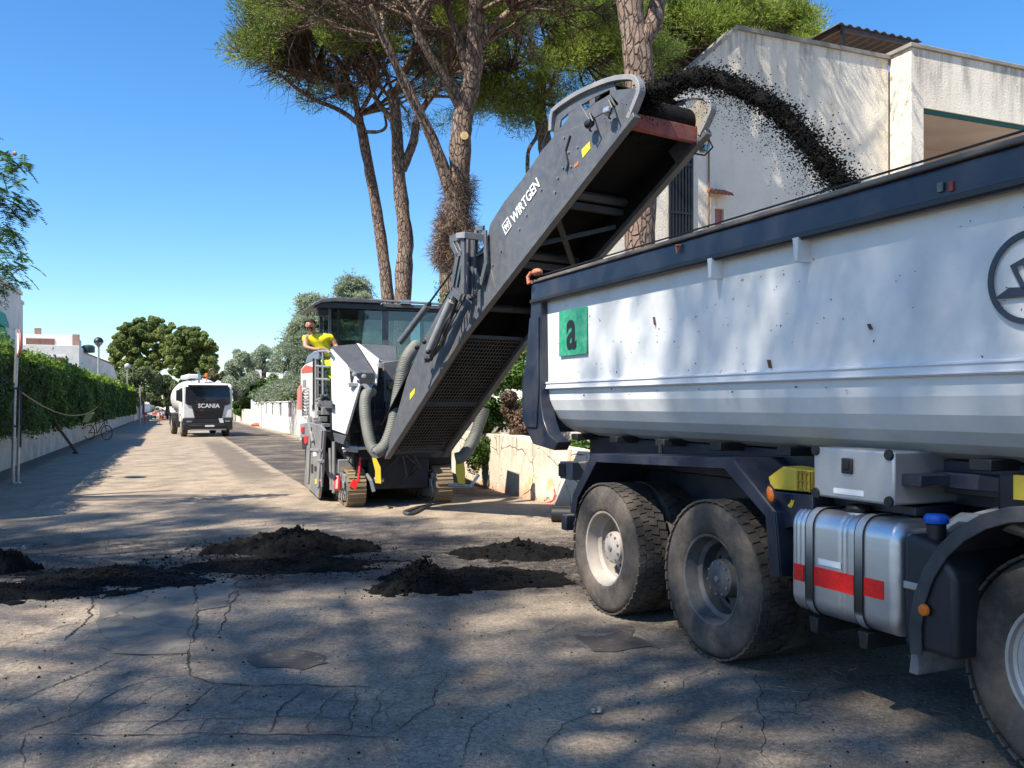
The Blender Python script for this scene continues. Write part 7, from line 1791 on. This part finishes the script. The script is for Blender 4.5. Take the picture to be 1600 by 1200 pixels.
for z in (1.2, 2.0): MB().lathe([(.055, -.02), (.055, .02)], (.03+z*.02, 0, z), 'z', 12).build('clamp', M_DARK, sg)
MB().lathe([(.14, 0), (.13, .02), (.05, .03)], (.02, 0, .0), 'z', 14).build('base_plate', M_GALV, sg)
# line with tag strung to the hedge
l0_ = b_+Vector((.14, 0, 1.95)); l1_ = P(152, 636, 36)
tp = thing('barrier_line', 'thin sagging line with a yellow tag from the post to the hedge', 'line', (0, 0, 0))
pts = [l0_.lerp(l1_, k/20)+Vector((0, 0, -1.7*(k/20)*(1-k/20)*1.0)) for k in range(21)]
MB().tube(pts, .014, 6).build('line', mat('straw_rope', (.30, .26, .14), .8), tp)
q_ = pts[15]; MB().plate([q_, q_+Vector((.32, 0, .05)), q_+Vector((.10, 0, -.30)), q_+Vector((-.12, .0, -.32))], (0, .01, 0)).build('yellow_tag', mat('pale_yellow_tag', (.55, .50, .20), .7), tp)
# leaning pole
g0_ = G(121, 709); tag(MB().tube([g0_+Vector((-.15, 0, .03)), g0_, P(91, 668, g0_.y-.4), P(84, 655, g0_.y-.5)], .045, 8).build('leaning_pole', mat('rusty_brown_pole', (.10, .045, .035), .7, .2, var=.3)), 'dark rusty pole leaning out of the hedge', 'pole')
# bicycle
bk0 = G(153, 687)
bk = thing('bicycle', 'dark bicycle standing against the low wall beneath the lamp', 'bicycle', (bk0.x, bk0.y, 0), math.atan2(-.55, .83)+.25)
for x, nm in ((-.52, 'wheel'), (.52, 'wheel')):
    w = MB(); w.ring([(.33+.02*math.cos(t), .02*math.sin(t)) for t in np.linspace(0, 6.283, 9)[:-1]], (x, 0, .34), 'y', 28); wo_ = w.build('wheel', M_BLACK, bk)
    s2 = MB()
    for k in range(12): t = k*math.pi/6; s2.tube([(x, 0, .34), (x+.32*math.cos(t), 0, .34+.32*math.sin(t))], .004, 4)
    s2.lathe([(.03, -.04), (.03, .04)], (x, 0, .34), 'y', 10); s2.build('spokes', M_GALV, wo_)
fm = MB()
for a, b in (((-.52, 0, .34), (-.05, 0, .30)), ((-.52, 0, .34), (-.15, 0, .78)), ((-.15, 0, .85), (-.05, 0, .30)), ((-.05, 0, .30), (.38, 0, .82)), ((-.14, 0, .75), (.36, 0, .88)), ((.36, 0, .95), (.52, 0, .34))): fm.tube([a, b], .018, 8)
fm.build('bike_frame', M_BLACK, bk); MB().box(-.28, -.04, -.07, .07, .87, .93).build('saddle', M_BLACK, bk, bevel=.02)
MB().tube([(.36, -.28, 1.0), (.38, 0, 1.0), (.36, .28, 1.0)], .014, 8).tube([(.36, 0, .9), (.38, 0, 1.0)], .015, 6).build('handlebar', M_BLACK, bk)
MB().tube([(.32, 0, 1.0), (.36, -.02, 1.2), (.42, 0, 1.3)], .05, 8).build('front_bag', M_DARK, bk)
# short white pole beyond
q_ = G(219, 664); tag(MB().lathe([(.05, 0), (.05, 3.2), (0, 3.22)], (q_.x, q_.y, 0), 'z', 10).build('marker_pole', MATS['pale_lamp_post']), 'slim pale pole beside the first pillar beyond the hedge', 'pole')
# parked car at the far end
q_ = G(258, 646); q_ = P(257, 646, 104); fc = thing('parked_car', 'small white car parked at the far end of the street', 'car', (q_.x, q_.y+0, 0), -.9)
MB().prism([(-2.0, .35), (-2.0, .8), (-1.2, .92), (-.6, 1.4), (.7, 1.42), (1.3, .95), (2.0, .82), (2.05, .35)], 'y', -.82, .82).build('car_body', M_CABW, fc, bevel=.08, seg=3)
MB().prism([(-1.0, .95), (-.5, 1.34), (.6, 1.36), (1.05, .95)], 'y', -.83, .83).build('car_windows', M_GLASSD, fc)
for x in (-1.25, 1.25):
    for y in (-.8, .62): MB().lathe([(0, 0), (.2, .0), (.31, .02), (.31, .18), (0, .18)], (x, y, .31), 'y', 18).build('wheel', M_BLACK, fc)
# red and white barriers by the far left wall
for k, (px, lab) in enumerate(((238, 'red and white barrier nearest, by the far left pillars'), (242.5, 'middle red and white barrier by the far left wall'), (246, 'farthest red and white barrier by the left wall'))):
    q_ = P(px, 655-k*3, 78+k*10); br2 = thing('road_barrier', lab, 'barrier', (q_.x, q_.y, 0), .3, 'barriers by the far left wall')
    for j in range(4): MB().box(-.8+j*.4, -.4+j*.4, -.02, .02, .75, .95).build('barrier_board', (M_STRIPE, M_WHITE)[j % 2], br2)
    for x in (-.6, .6): MB().prism([(x-.04, 0), (x+.04, 0), (x+.04, 1), (x-.04, 1)], 'y', -.05, -.021).build('leg', M_STRIPE, br2)
# red bundle by the gate
q_ = G(402, 666); tag(MB().sphere((0, 0, .1), .3, 12, 8, (1.6, .8, .55)).build('red_tarp', mat('red_tarp', (.55, .08, .05), .7, var=.2)), 'red tarpaulin bundle lying in front of the white gate', 'tarpaulin').location = (q_.x, q_.y, .0)
q_ = G(875, 815); 
tag(MB().tube([Vector((-.22, 0, .11)), Vector((.6, -.1, .11))], .11, 16).build('black_pipe', M_BLACK, bevel=.01), 'short black drainage pipe lying between wall and rear truck wheel', 'pipe').location = (q_.x+.1, q_.y, 0)
